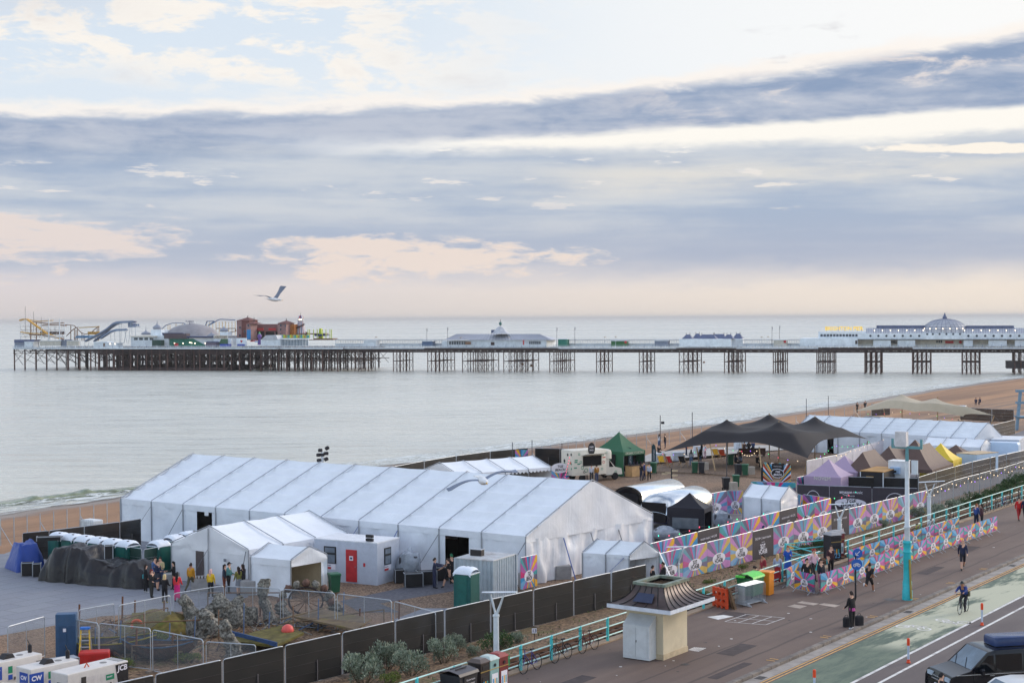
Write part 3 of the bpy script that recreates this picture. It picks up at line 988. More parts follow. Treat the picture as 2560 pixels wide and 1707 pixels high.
def pier_buildings():
# --- amusement rides on the head
 c=on_pier('roller_coaster','rusty yellow steel roller coaster with tangled tracks at the seaward end of the pier','roller coaster',100,12)
 b=MB()
 for u,w in((51,6),(64,20),(77,6),(91,18),(104,6),(118,24),(122,5),(138,20),(149,5),(161,18),(161,4)):
  top=797 if u in(122,149)else 806+(u%7)
  thick=0.34 if u in(122,149,77,91)else 0.14
  b.beam(Q(u,852,w),Q(u,top,w),thick,thick,WHITE_S if thick<0.2 or u>120 else BROWN_S)
 for v,w in((816,8),(825,16),(834,8),(842,14)):
  b.beam(Q(50,v,w),Q(161,v,w),0.12,0.12,BROWN_S)
  b.beam(Q(66,v-4,w+6),Q(156,v-4,w+6),0.1,0.1,WHITE_S)
 for k in range(9):
  u=52+k*12
  b.beam(Q(u,845,8),Q(u+12,820,8),0.08,0.08,WHITE_S)
  b.beam(Q(u,820,14),Q(u+12,845,14),0.08,0.08,BROWN_S)
 put(b,'support_frame',c)
 b=MB()
 def track(px,w,m,wd=0.9,th=0.3):
  for i in range(len(px)-1):
   b.beam(Q(px[i][0],px[i][1],w),Q(px[i+1][0],px[i+1][1],w),wd,th,m)
 track([(50,801),(58,798),(68,798),(75,803),(118,834),(150,846)],7,YELLOW_S,1.6,0.45)
 track([(68,799),(100,803),(132,801)],12,YELLOW_S)
 track([(80,804),(120,809),(160,807)],16,BROWN_S,1.2,0.4)
 track([(105,813),(135,812),(150,812),(165,814)],10,BROWN_S,1.2,0.4)
 track([(52,830),(75,833),(110,834)],6,YELLOW_S,1.0,0.4)
 track([(75,836),(110,838),(135,842),(158,847)],10,BROWN_S,1.4,0.5)
 track([(102,832),(161,832)],18,mat('dark brown plank',(84,66,60),0.8),1.0,1.3)
 track([(118,838),(145,843),(160,840)],5,WHITE_S,0.8,0.3)
 track([(48,793),(66,794)],7,WHITE_S,0.1,0.1)
 track([(48,793),(48,802)],7,WHITE_S,0.1,0.1)
 put(b,'track',c)
 for u,v in((63,766),(84,779),(103,793)):
  b=MB()
  b.tube([Q(u,830,12),Q(u,v,12)],0.1,mat('grey mast',(120,116,120),0.6),5)
  put(b,'mast',c)
 c=on_pier('roller_coaster','looping yellow and brown coaster rails beside the log flume','roller coaster',210,24)
 b=MB()
 for w in(22,23.2):
  track([(160,812),(172,812),(186,814),(194,822),(204,832),(214,835),(222,834)],w,BROWN_S,0.3,0.3)
  track([(166,840),(180,826),(190,819),(196,818)],w+3,BROWN_S,0.3,0.3)
  track([(198,819),(222,818),(249,816)],w,YELLOW_S,0.3,0.35)
  track([(226,834),(238,822),(246,817)],w+3,BROWN_S,0.3,0.3)
 put(b,'track',c)
 b=MB()
 for u,v in((177,814),(186,820),(194,820),(190,824),(205,833),(222,835),(238,830),(247,817),(210,836),(243,818)):
  b.beam(Q(u,852,23),Q(u,v,23),0.26,0.26,BROWN_S)
 for k in range(6):
  fac(b,219+k*5,829,222+k*5,836,20,1.0,YELLOW_S)
 put(b,'support_frame',c)
 c=on_pier('log_flume','blue grey log flume with twin chutes falling from a high platform','log flume',280,14)
 b=MB()
 ch=mat('pale blue fibreglass',(112,128,154),0.35,var=0.12)
 for w,px in((12,[(214,853),(240,840),(265,825),(282,811),(292,807),(312,806),(334,805)]),(16,[(236,853),(258,836),(278,819),(290,811),(302,808)]),(9,[(252,846),(276,830),(290,826),(318,825)])):
  track(px,w,ch,1.6,0.55)
  for dw in(-0.8,0.8):
   for i in range(len(px)-1):
    b.beam(Q(px[i][0],px[i][1],w+dw)+Vector((0,0,0.4)),Q(px[i+1][0],px[i+1][1],w+dw)+Vector((0,0,0.4)),0.12,0.5,ch)
 put(b,'chute',c)
 b=MB()
 for u0,u1,v in((278,276,826),(300,298,808),(302,304,808),(318,312,826),(322,326,806),(330,330,806),(339,339,818),(310,316,826),(288,286,828)):
  b.beam(Q(u0,858,12),Q(u1,v,12),0.2,0.2,WHITE_S)
 fac(b,320,807,331,818,12,3,STEEL_B)
 b.beam(Q(331,817,12),Q(351,817,12),0.15,0.15,STEEL_B)
 for k in range(4):
  fac(b,331+k*4.5,810,334+k*4.5,815,12,0.3,STEEL_B)
 fac(b,302,803.5,318,806,12,1.2,NAVY_P)
 fac(b,328,802.5,338,806,12,1.2,NAVY_P)
 put(b,'support_frame',c)
# --- sheds along the seaward end
 sheds=[(36,856,84,870,6,'grey','low grey shed with sloping roof at the tip of the pier',849),(61,855,82,868,2,'white','small white booth in front of the grey shed on the pier tip',854),(99,852,151,864,4,'cream','long cream screen wall below the roller coaster',851),(152,850,166,866,5,'grey','grey blue hut beside the cream screen wall',849),(167,852,197,864,4,'cream','short cream screen wall beside the log flume',851),(234,856,268,870,2,'white','white kiosk with brown door under the log flume',854),(268,858,294,870,2,'white','white kiosk with two lit lamps by the log flume',857)]
 for u0,v0,u1,v1,w,kind,lab,vr in sheds:
  m={'grey':mat('grey blue cladding',(132,140,158),0.7,var=0.15),'white':WHITE_P,'cream':CREAM_P}[kind]
  s=on_pier('pier_kiosk',lab,'kiosk',(u0+u1)/2,w)
  b=MB();fac(b,u0,v0,u1,v1,w,4 if kind!='cream' else 0.5,m);put(b,'wall',s)
  b=MB();fac(b,u0-0.8,vr,u1+0.8,v0+0.2,w-0.4,5 if kind!='cream' else 0.8,SLATE if kind=='grey' else WHITE_P);put(b,'roof',s)
  if 'door' in lab:
   b=MB();fac(b,258,858,262,867,w-0.08,0.1,BROWN_S);put(b,'door',s)
  if 'lit' in lab:
   for u in(274,286):
    b=MB();fac(b,u,858.5,u+1.8,860.3,w-0.2,0.2,LAMP_ON);put(b,'lamp',s)
 c=on_pier('ride_canopy','striped blue canopy roof beneath the yellow coaster','canopy',205,18)
 b=MB()
 facp(b,[(186,845),(192,839),(220,839),(224,845)],18,5,mat('blue striped canopy',(88,130,168),0.6,var=0.2,scale=2.0))
 put(b,'roof',c)
 b=MB()
 for u in(188,200,212,222):
  b.beam(Q(u,868,18),Q(u,845,18),0.15,0.15,WHITE_S)
 put(b,'post',c)
# --- onion dome pavilion
 c=on_pier('onion_dome_pavilion','white pavilion topped by two grey onion domes','pavilion',360,10)
 b=MB()
 fac(b,327,842,383,866,6,10,WHITE_P);fac(b,377,824,403,842,10,6,WHITE_P);fac(b,383,838,422,866,8,10,WHITE_P)
 put(b,'wall',c)
 b=MB();fac(b,324,840,385,842,5,12,CREAM_P);put(b,'roof',c)
 b=MB();windows(b,333,385,844,850,6,4,GLASS_D);put(b,'window',c)
 onion(c,365,837,834,816,12,2.1);onion(c,393,823,819,801,12,1.95)
 b=MB();fac(b,380,850,402,866,4,3,mat('dark green kiosk',(40,70,62),0.7));put(b,'kiosk_front',c)
# --- big low dome
 c=on_pier('domed_arcade','large arcade with a shallow grey dome and green striped front','arcade',465,22)
 o=Q(480,845,24)
 b=MB()
 R_,H_=11.6,(Q(480,809,24).z-o.z)
 b.lathe([(R_*math.cos(a),H_*math.sin(a))for a in[math.pi/2*i/10 for i in range(10)]]+[(1.4,H_*0.99),(1.0,H_*1.04),(0.05,H_*1.05)],mat('grey brown dome cladding',(142,138,142),0.6,var=0.12,scale=0.4),32,o)
 put(b,'dome',c,40)
 b=MB();fac(b,415,840,540,868,9,26,WHITE_P);put(b,'wall',c)
 b=MB();fac(b,410,834,466,846,7.5,3,mat('brown fascia',(86,72,78),0.7));facp(b,[(404,832),(456,832),(470,842),(470,846),(412,846)],8,1,NAVY_P);fac(b,466,840,536,844,7.5,3,NAVY_P);put(b,'roof_edge',c)
 b=MB();facp(b,[(416,847),(482,847),(512,862),(512,866),(426,866)],8.6,0.3,TEAL_C);put(b,'green_front',c)
 b=MB()
 for u,v in((435,857),(456,857),(473,855),(477,856),(486,857),(512,857)):
  fac(b,u,v,u+2.2,v+2,6.5,0.3,LAMP_ON)
 put(b,'lamp',c)
 b=MB();fac(b,436,858,443,866,5,1,RED_P);put(b,'red_booth',c)
 b=MB()
 q=Q(474,804,18)
 b.text('TURBO',1,NAVY_P,Matrix.Translation(q)@Matrix.Rotation(PYAW,4,'Z')@Matrix.Rotation(math.radians(90),4,'X'),width=4.0,bold=0.02)
 b.beam(Q(474,806,18.1),Q(474,812,20),0.15,0.15,NAVY_P)
 put(b,'sign',c)
 c=on_pier('roller_coaster','blue coaster on tall yellow posts behind the domed arcade','roller coaster',550,34)
 b=MB()
 for w in(34,35.2):
  track([(405,822),(415,813),(430,808),(445,807),(460,808),(468,814)],w,STEEL_B,0.3,0.3)
  track([(514,813),(518,803),(536,803),(520,814),(532,808),(545,800),(552,798),(588,800)],w,STEEL_B,0.3,0.35)
  track([(540,821),(588,821),(590,828),(575,830)],w,BROWN_S,0.3,0.35)
 put(b,'track',c)
 b=MB()
 for u,v in((406,821),(411,822),(420,812),(425,811),(440,808),(456,807)):
  b.beam(Q(u,850,34),Q(u,v,34),0.16,0.16,YELLOW_S)
 for u in range(516,590,8):
  b.beam(Q(u,852,34),Q(u,803+(u%3),34),0.16,0.16,YELLOW_S)
 put(b,'support_frame',c)
# --- Horatio's bar end
 c=on_pier('bar_pavilion','pier bar with small grey domes and a lettered parapet','bar',555,10)
 b=MB();fac(b,534,846,578,868,7,10,WHITE_P);fac(b,549,830,569,838,10,4,WHITE_P);put(b,'wall',c)
 onion(c,560,829,825.5,815,12,1.9,'dome');onion(c,529,842,839,830,9,1.8,'dome')
 b=MB();fac(b,534,838,569,847,6.8,0.3,CREAM_P)
 b.text("HORATIO'S BAR",1,BROWN_S,Matrix.Translation(Q(551.5,842.5,6.7))@Matrix.Rotation(PYAW,4,'Z')@Matrix.Rotation(math.radians(90),4,'X'),width=5.6,bold=0.02,ry=1.5)
 put(b,'sign_board',c)
 b=MB();facp(b,[(542,866),(553,847),(569,847),(569,866)],6.6,0.3,mat('green awning',(72,108,82),0.7,var=0.2));put(b,'awning',c)
 c=on_pier('ride_booth','grey round ride booth with dark arch on the pier head','booth',525,4)
 b=MB();fac(b,514,856,540,867,4,3,mat('mauve grey board',(120,112,130),0.7));facp(b,[(513,856),(518,853),(536,853),(541,856)],3.6,4,SLATE);put(b,'body',c)
 c=on_pier('inflatable_boat_ride','blue ride base beside the bar on the pier','ride',560,3)
 b=MB();fac(b,549,860,570,867,2.5,3,mat('vivid blue vinyl',(40,70,170),0.5));put(b,'body',c)
# --- red towered building
 c=on_pier('haunted_house','pink and red haunted house ride with pointed towers','ride building',660,26)
 b=MB();fac(b,592,801,623,846,18,8,BRICK_PINK);fac(b,604,801,623,846,17.6,8,BRICK_RED);put(b,'tower',c)
 b=MB();fac(b,615,809,627,850,14,6,BRICK_PINK);put(b,'tower',c)
 b=MB();fac(b,694,808,715,840,18,8,BRICK_PINK);put(b,'tower',c)
 for u0,u1,ve,vt,w,tip in((590,625,801.5,793,18,788),(613,634,809.5,803,14,793),(692,717,808.5,801,18,795)):
  b=MB()
  A,B=Q(u0,ve,w-0.5),Q(u1,ve,w-0.5)
  C_,D=B+PW*9,A+PW*9
  ap=(A+B+C_+D)/4
  ap.z=Q((u0+u1)/2,vt,w+4).z
  b.add([tuple(x)for x in(A,B,C_,D,ap)],[(0,1,4),(1,2,4),(2,3,4),(3,0,4),(3,2,1,0)],ROOF_RED)
  b.tube([ap-Vector((0,0,0.3)),(ap.x,ap.y,Q((u0+u1)/2,tip,w+4).z)],0.28,DARK_IRON,6,r2=0.04)
  put(b,'spire_roof',c)
 b=MB();fac(b,627,828,696,852,22,10,mat('dark arcade recess',(52,42,44),0.8));fac(b,620,812,700,846,30,6,BRICK_RED);put(b,'wall',c)
 b=MB();A=[Q(627,829,20.5),Q(696,829,20.5),Q(694,810,27),Q(636,810,27)];b.slab(A,PW*0.5,ROOF_RED);put(b,'roof',c)
 b=MB()
 for u in(636,661,686):
  fac(b,u,828,u+2.5,848,20.8,0.4,BRICK_PINK)
 put(b,'column',c)
 b=MB()
 for u in(640,671):
  fac(b,u,820,u+18,826,20.3,0.3,RED_P)
 put(b,'red_sign',c)
 b=MB()
 for u,v in((598,816),(598,836),(610,826),(619,811),(700,811),(700,821),(700,834),(712,812)):
  fac(b,u,v,u+3,v+5,17.4 if u>625 or u<612 else 13.8,0.2,GLASS_D)
 put(b,'window',c)
 b=MB();fac(b,617,824,626,848,13.6,0.3,BLUE_P);put(b,'blue_banner',c)
 b=MB();fac(b,715,811,736,838,22,9,OCHRE);put(b,'side_wall',c)
# --- helter skelter
 c=on_pier('helter_skelter','striped red white and blue helter skelter tower with spiral slide','helter skelter',752,26)
 o=Q(752,836,26)
 zt=Q(752,802,26).z
 Hh=zt-o.z
 stripes=(mat('stripe white',(206,208,216),0.5),mat('stripe navy',(62,66,108),0.5),mat('stripe white',(206,208,216),0.5),mat('stripe red',(160,62,66),0.5))
 b=MB()
 n=32
 r0,r1=2.55,1.15
 for k in range(n):
  a0,a1=2*math.pi*k/n,2*math.pi*(k+1)/n
  b.add([(o.x+r*math.cos(a),o.y+r*math.sin(a),o.z+z)for r,z,a in((r0,-2.5,a0),(r0,-2.5,a1),(r1,Hh,a1),(r1,Hh,a0))],[(0,1,2,3)],stripes[k%4])
 put(b,'tower',c)
 b=MB()
 pts=[]
 for i in range(37):
  t=i/36
  a=-0.3-2*math.pi*1.05*t
  r=1.45+(2.9-1.3)*t
  pts.append((o.x+r*math.cos(a),o.y+r*math.sin(a),o.z+Hh*(0.76-0.80*t)))
 b.tube(pts,0.42,mat('dark slide',(78,60,62),0.6),6)
 put(b,'slide',c)
 b=MB();b.lathe([(1.35,Hh-0.1),(1.5,Hh),(1.5,Hh+0.15),(1.15,Hh+0.2)],WHITE_S,16,o);b.lathe([(1.1,Hh),(1.1,Hh+1.0)],mat('lantern cream',(190,184,176),0.5),12,o);put(b,'lookout',c)
 b=MB()
 for k in range(12):
  ring=lambda a:[(o.x+r*math.cos(a),o.y+r*math.sin(a),o.z+Hh+1.0+z)for r,z in((1.25,0),(1.1,0.7),(0.7,1.2),(0.02,1.5))]
  A,B=ring(2*math.pi*k/12),ring(2*math.pi*(k+1)/12)
  b.add(A+B,[(0,1,5,4),(1,2,6,5),(2,3,7,6)],stripes[(1,0,3)[k%3]])
 b.tube([(o.x,o.y,o.z+Hh+2.4),(o.x,o.y,o.z+Hh+3.5)],0.06,DARK_IRON,4)
 put(b,'cupola',c)
 b=MB()
 for a in(-1.9,-1.3):
  b.box((o.x+1.15*math.cos(a),o.y+1.15*math.sin(a),o.z+Hh+0.6),(0.4,0.4,0.4),LAMP_ON)
 put(b,'lamp',c)
# --- yellow ride
 c=on_pier('swing_ride','lime yellow fairground ride with upright posts and a central cone','fairground ride',800,14)
 b=MB()
 for u in(770,774,784,793,806,815,825,829):
  b.beam(Q(u,850,14),Q(u,823,14),0.26,0.26,LIME)
 put(b,'post',c)
 b=MB();facp(b,[(795,848),(798,821),(802,821),(806,848)],15,1.5,LIME);put(b,'cone',c)
 b=MB();fac(b,786,835,812,840,14,2,NAVY_P);fac(b,812,837,824,839,14,1,NAVY_P);fac(b,740,833,812,836,18,4,BROWN_S);put(b,'gondola',c)
 b=MB();fac(b,770,846,832,850,13,5,BROWN_S);put(b,'platform',c)
# --- little things in front of the haunted house
 c=on_pier('sign_screen','big white board with a red triangle emblem near the haunted house','sign board',605,3)
 b=MB();fac(b,591,845,616,864,3,0.5,WHITE_P);facp(b,[(600,851),(607,851),(603.5,857)],2.9,0.05,RED_P);put(b,'board',c)
 b=MB();fac(b,593,860,611,865,2.4,0.4,mat('vivid blue vinyl',(40,70,170),0.5));put(b,'blue_base',c)
 c=on_pier('octopus_ride','purple figure ride with a green top and coloured cars','fairground ride',650,6)
 b=MB();q=Q(649,862,6)
 b.lathe([(0.9,0),(0.7,1.4),(0.45,2.4),(0.8,3.0),(0.95,3.6),(0.6,4.3),(0.15,4.9)],PURPLE_P,10,q);put(b,'body',c,60)
 b=MB();b.lathe([(0.5,4.3),(0.35,4.9),(0.05,5.4)],mat('green crest',(70,150,90),0.5),8,q);put(b,'top',c)
 for u,v,m in((625,852,RED_P),(632,850,mat('pink paint',(206,130,150),0.5)),(661,852,RED_P),(637,853,BLUE_P)):
  b=MB();fac(b,u,v,u+9,v+2,5,1.5,m);put(b,'car',c)
 c=on_pier('pier_kiosk','white pier shelter with a sloping zinc roof','shelter',675,3)
 b=MB();fac(b,652,848,702,864,3,6,WHITE_P);put(b,'wall',c)
 b=MB();facp(b,[(653,849),(665,838),(690,838),(695,849)],2.6,7,ZINC);put(b,'roof',c)
 c=on_pier('ride_screen','long lime and turquoise painted screen beside the helter skelter','screen',730,8)
 b=MB()
 cs=[LIME,mat('turquoise paint',(70,150,150),0.6),mat('sage paint',(130,160,110),0.6),YELLOW_S]
 for k in range(20):
  fac(b,692+k*4,837+(k%2),696+k*4,847,8,0.3,cs[(k*7)%4])
 put(b,'board',c)
 c=on_pier('glazed_shelter','white framed glass shelter on the pier near the swing ride','shelter',735,2)
 b=MB();fac(b,698,846,771,848,2,5,WHITE_P);put(b,'roof',c)
 b=MB()
 for k in range(20):
  u=699+k*3.75
  fac(b,u,848,u+0.7,866,2.2,0.2,WHITE_P)
 put(b,'frame',c)
 b=MB();fac(b,700,849,770,864,4,0.1,mat('grey blue glass',(120,140,158),0.2));put(b,'glass',c)
# --- middle pavilion
 c=on_pier('palm_court_pavilion','long grey roofed pavilion with a pyramid centre and green ball finial','pavilion',1245,6)
 b=MB();fac(b,1172,850,1366,868,5,14,WHITE_P);fac(b,1105,852,1172,868,6,10,WHITE_P);put(b,'wall',c)
 b=MB()
 e0,e1=Q(1112,850,4.2),Q(1378,850,4.2)
 e2,e3=e1+PW*15,e0+PW*15
 zr=Q(1245,835,11).z
 r0_,r1_=Q(1143,835,11),Q(1347,835,11)
 b.add([tuple(x)for x in(e0,e1,e2,e3,r0_,r1_)],[(0,1,5,4),(1,2,5),(2,3,4,5),(3,0,4)],ZINC)
 for k in range(34):
  t=k/33
  b.beam(e0.lerp(e1,t)+Vector((0,0,0.06)),r0_.lerp(r1_,t)+Vector((0,0,0.08)),0.1,0.12,SLATE)
 put(b,'roof',c)
 b=MB()
 q=Q(1251,834,8)
 b.lathe([(3.8,0),(3.2,0.4),(2.2,1.4),(1.2,2.5),(0.2,2.9)],ZINC,8,q);b.box(Q(1233,829,8),(1.6,1.6,1.4),SLATE);put(b,'cupola',c)
 b=MB()
 qb=Q(1251,815,8)
 b.tube([Q(1251,818,8),Q(1251,798,8)],0.08,DARK_IRON,5)
 b.lathe([(0.05,-4.2*0.17),(0.45,-0.55),(0.62,0),(0.45,0.5),(0.08,0.75)],mat('green ball',(60,106,100),0.4),12,Q(1251,809,8));put(b,'finial',c)
 b=MB();windows(b,1122,1165,853,861,5.9,7,GLASS_D);windows(b,1322,1352,853,860,4.9,6,GLASS_D);fac(b,1227,855,1236,863,4.9,0.15,DARK_IRON);put(b,'window',c)
 b=MB();fac(b,1163,854,1177,861,3,0.3,BROWN_S);fac(b,1307,850,1310,862,3,0.3,RED_P);put(b,'notice_board',c)
# --- small slate roofed pavilion
 c=on_pier('slate_roof_pavilion','low pavilion with blue slate hipped roofs behind a white screen','pavilion',1760,8)
 b=MB();fac(b,1698,847,1828,867,0.4,0.4,WHITE_P);put(b,'screen',c)
 for u0,u1,vt,w,k in((1704,1730,836,6,.4),(1730,1752,834,14,.45),(1743,1790,836,8,.7),(1778,1812,835,15,.8),(1806,1833,836,6,.4),(1830,1856,834,12,.4)):
  b=MB()
  A,B=Q(u0,847,w),Q(u1,847,w)
  C_,D=B+PW*6,A+PW*6
  m_=(A+B+C_+D)/4
  zt=Q((u0+u1)/2,vt,w+3).z
  hx=(B-A)*(k/2)
  R0,R1=m_-hx*0.9,m_+hx*0.9
  R0.z=R1.z=zt
  b.add([tuple(x)for x in(A,B,C_,D,R0,R1)],[(0,1,5,4),(1,2,5),(2,3,4,5),(3,0,4)],SLATE)
  for R in(R0,R1):
   b.tube([R,R+Vector((0,0,0.6))],0.09,DARK_IRON,4)
  put(b,'hipped_roof',c)
 b=MB();fac(b,1704,847,1856,867,9,6,WHITE_P);put(b,'wall',c)
# --- palace building with the big dome
 c=on_pier('pier_palace','long white arcade building with a glazed dome and round porthole windows','arcade building',2330,10)
 b=MB()
 fac(b,2000,846,2144,866,2.4,16,WHITE_P)
 fac(b,2144,833,2348,848,2.6,16,WHITE_P);fac(b,2306,832,2414,848,1.8,16,WHITE_P);fac(b,2407,833,2620,848,2.6,16,WHITE_P)
 fac(b,2144,848,2620,866,5.5,12,CREAM_P)
 put(b,'wall',c)
 b=MB()
 for u0,u1 in((2183,2227),(2244,2288),(2409,2432),(2471,2517),(2537,2600)):
  fac(b,u0,850,u1,865.5,2.7,0.4,WHITE_P)
 put(b,'screen',c)
 b=MB();fac(b,2046,829,2166,846,5,10,WHITE_P);put(b,'upper_storey',c)
 b=MB();windows(b,2050,2145,835.5,841,4.9,12,GLASS_D);put(b,'window',c)
 b=MB()
 def roof_run(u0,u1,vt,vb,w0,w1):
  b.add([tuple(x)for x in(Q(u0,vb,w0),Q(u1,vb,w0),Q(u1,vt,w1),Q(u0,vt,w1),Q(u1,vb,w0)+PW*2*(w1-w0),Q(u0,vb,w0)+PW*2*(w1-w0))],[(0,1,2,3),(3,2,4,5),(0,3,5),(1,4,2)],ZINC)
  k=int((u1-u0)/6)
  for i in range(k+1):
   u=u0+(u1-u0)*i/k
   b.beam(Q(u,vb,w0)+Vector((0,0,0.05)),Q(u,vt,w1)+Vector((0,0,0.08)),0.09,0.09,SLATE)
 roof_run(2166,2340,820,833,3,8);roof_run(2410,2620,820,833,3,8)
 fac(b,2191,813.5,2330,822,7.8,4,SLATE);fac(b,2415,814,2535,822,7.8,4,SLATE)
 put(b,'roof',c)
 o=Q(2362,831,10)
 Rr,Hd=7.9,Q(2364,797,10).z-o.z
 b=MB()
 prof=[(Rr*math.cos(a),Hd*math.sin(a)**0.9 if a>0 else 0)for a in[math.pi/2*i/8 for i in range(8)]]+[(0.7,Hd)]
 b.lathe(prof,ZINC,28,o)
 for r_,z_ in prof[:-1]:
  b.tube([(o.x+(r_+.03)*math.cos(2*math.pi*k/28),o.y+(r_+.03)*math.sin(2*math.pi*k/28),o.z+z_)for k in range(28)],0.07,SLATE,4,closed=True)
 for k in range(28):
  a=2*math.pi*k/28
  b.tube([(o.x+(r_+.03)*math.cos(a),o.y+(r_+.03)*math.sin(a),o.z+z_)for r_,z_ in prof],0.06,SLATE,4)
 put(b,'dome',c)
 b=MB();b.lathe([(0.8,Hd-0.1),(0.85,Hd+0.6),(0.5,Hd+1.1),(0.2,Hd+1.9)],SLATE,10,o)
 for s_ in(-1,1):
  b.beam(o+Vector((0.25*s_,0,Hd+1.7)),o+Vector((-0.25*s_,0,Hd+2.2)),0.1,0.1,SLATE)
 put(b,'finial',c)
 b=MB()
 port=GLASS_D
 ports=[2176,2196,2216,2236,2257,2277,2298,2421,2442,2463,2484,2505,2526,2548]
 for u in ports:
  q=Q(u,839.5,2.55)
  b.lathe([(0.02,0),(0.40,0),(0.40,0.1)],port,12,(0,0,0),Matrix.Translation(q)@Matrix.Rotation(PYAW,4,'Z')@Matrix.Rotation(math.radians(90),4,'X'))
 for u in(2318,2332,2349,2366,2383,2400):
  q=Q(u,835,1.75)
  b.lathe([(0.02,0),(0.36,0),(0.36,0.1)],port,12,(0,0,0),Matrix.Translation(q)@Matrix.Rotation(PYAW,4,'Z')@Matrix.Rotation(math.radians(90),4,'X'))
 put(b,'porthole',c)
 b=MB();lp=MB()
 us=[2186,2206,2226,2246,2267,2287,2308,2411,2432,2453,2474,2495,2516,2538]
 for u in us+[2311,2325,2340,2357,2375,2392,2407]:
  vt=822 if u not in us else 826
  fac(b,u-0.6,vt,u+0.6,848,1.6,0.4,WHITE_P)
  fac(lp,u-0.9,vt-1.5,u+0.9,vt+0.5,1.4,0.3,LAMP_ON)
 put(b,'pilaster',c);put(lp,'lamp',c)
 b=MB();fac(b,2144,847.4,2620,849,1.9,2,mat('grey cornice',(128,134,142),0.7));put(b,'cornice',c)
 b=MB()
 ext=Matrix.Rotation(PYAW,4,'Z')@Matrix.Rotation(math.radians(90),4,'X')
 for dw,m_ in((0,SIGN_ON),(0.5,mat('maroon letter sides',(110,60,70),0.6))):
  b.text('BRIGHTON PIER',1,m_,Matrix.Translation(Q(2110,821.5,4+dw))@ext,width=13.6,bold=0.02,ry=1.05)
 for u in(2066,2080,2096,2112,2128,2144,2154):
  b.beam(Q(u,829,5),Q(u,816,5),0.1,0.1,mat('maroon letter sides',(110,60,70),0.6))
 put(b,'sign',c)
 b=MB();q=Q(2401,855,5.3);b.lathe([(0.02,0),(0.55,0),(0.55,0.1)],RED_P,14,(0,0,0),Matrix.Translation(q)@ext);fac(b,2363,852,2384,858,5.3,0.15,RED_P);put(b,'red_sign',c)
 b=MB();windows(b,2340,2356,851,857,5.4,3,GLASS_D);fac(b,2138,851,2143,860,2.3,0.15,DARK_IRON);fac(b,2226,852,2243,858,5.4,0.1,GLASS_D);put(b,'doorway',c)
# --- long windbreak shelters down the middle of the deck
 for u0,u1,lab in((838,1110,'white colonnaded windbreak shelter between helter skelter and grey roofed pavilion'),(1405,1700,'white colonnaded windbreak shelter between the two pavilions'),(1856,2000,'white colonnaded windbreak shelter beside the palace building')):
  c=on_pier('windbreak_shelter',lab,'shelter',(u0+u1)/2,8,'shelters along the pier')
  b=MB();fac(b,u0,848.2,u1,850,7,3,mat('grey white felt',(186,186,190),0.8));put(b,'roof',c)
  b=MB()
  u=u0
  while u<u1:
   fac(b,u,850,u+0.9,860,8.4,0.2,WHITE_P);u+=4.2
  put(b,'column',c)
  b=MB();fac(b,u0,858.5,u1,866,8.5,0.2,WHITE_P);put(b,'bench_back',c)
 for u0,u1,v0,m,lab in((909,940,852,WHITE_P,'white booth in the first windbreak on the pier'),(1055,1080,853,STEEL_B,'blue booth near the pair of flagpoles on the pier'),(1395,1417,848,mat('green cover',(40,120,104),0.7),'green covered stall beside the grey roofed pavilion'),(1528,1566,852,mat('green shopfront',(50,110,62),0.6),'green fronted kiosk halfway along the pier'),(1637,1669,852,mat('grey blue cladding',(132,140,158),0.7),'grey booth beside the white screen on the pier'),(1934,1966,850,CREAM_P,'cream booth with red sign near the palace building')):
  c=on_pier('pier_booth',lab,'booth',(u0+u1)/2,4)
  b=MB();fac(b,u0,v0,u1,866,4,4,m);put(b,'body',c)
  b=MB();fac(b,u0-1,v0-1.2,u1+1,v0+0.1,3.6,5,WHITE_P);put(b,'roof',c)
  if 'red sign' in lab:
   b=MB();fac(b,1959,851,1965,857,3.9,0.1,RED_P);put(b,'sign',c)
 c=on_pier('life_ring','red round sign on the pier railing beside the green kiosk','sign',1564,3)
 b=MB();q=Q(1564,855,2.8);b.lathe([(0.02,0),(0.5,0),(0.5,0.15)],RED_P,12,(0,0,0),Matrix.Translation(q)@ext);put(b,'disc',c)
# --- flagpoles and lamps
 for u,v,nb in((1067,820,'beside the blue booth, seaward of its pair'),(1119,818,'beside the grey roofed pavilion, seaward'),(1392,818,'beside the green covered stall'),(1437,817,'between the green stall and the green kiosk'),(1930,816,'seaward of the cream booth'),(1949,814,'above the cream booth')):
  c=on_pier('flagpole','thin grey flagpole '+nb,'flagpole',u,6,'flagpoles on the pier')
  b=MB();b.tube([Q(u,866,6),Q(u,v,6)],0.09,mat('grey mast',(120,116,120),0.6),5);put(b,'pole',c)
  b=MB();facp(b,[(u,v+1),(u+1.6,v+3),(u+0.8,v+9),(u,v+7)],6,0.05,mat('furled flag',(96,72,90),0.7));put(b,'flag',c)
 for u,v,nb in((940,843,'by the white booth'),(1152,844,'in front of the grey roofed pavilion, seaward'),(1272,844,'in front of the grey roofed pavilion, landward'),(1512,843,'by the green kiosk, seaward'),(1539,842,'over the green kiosk'),(1904,843,'on the last windbreak, seaward'),(1920,842,'on the last windbreak, landward')):
  c=on_pier('pier_lamp','pale lamp standard with paired lanterns '+nb,'lamp standard',u,2,'lamp standards on the pier')
  b=MB();b.tube([Q(u,866,2),Q(u,v,2)],0.07,WHITE_S,5);put(b,'pole',c)
  b=MB();fac(b,u-2.6,v-1.2,u+2.6,v+0.4,1.8,0.4,mat('lantern brass',(196,168,140),0.5));put(b,'lantern',c)
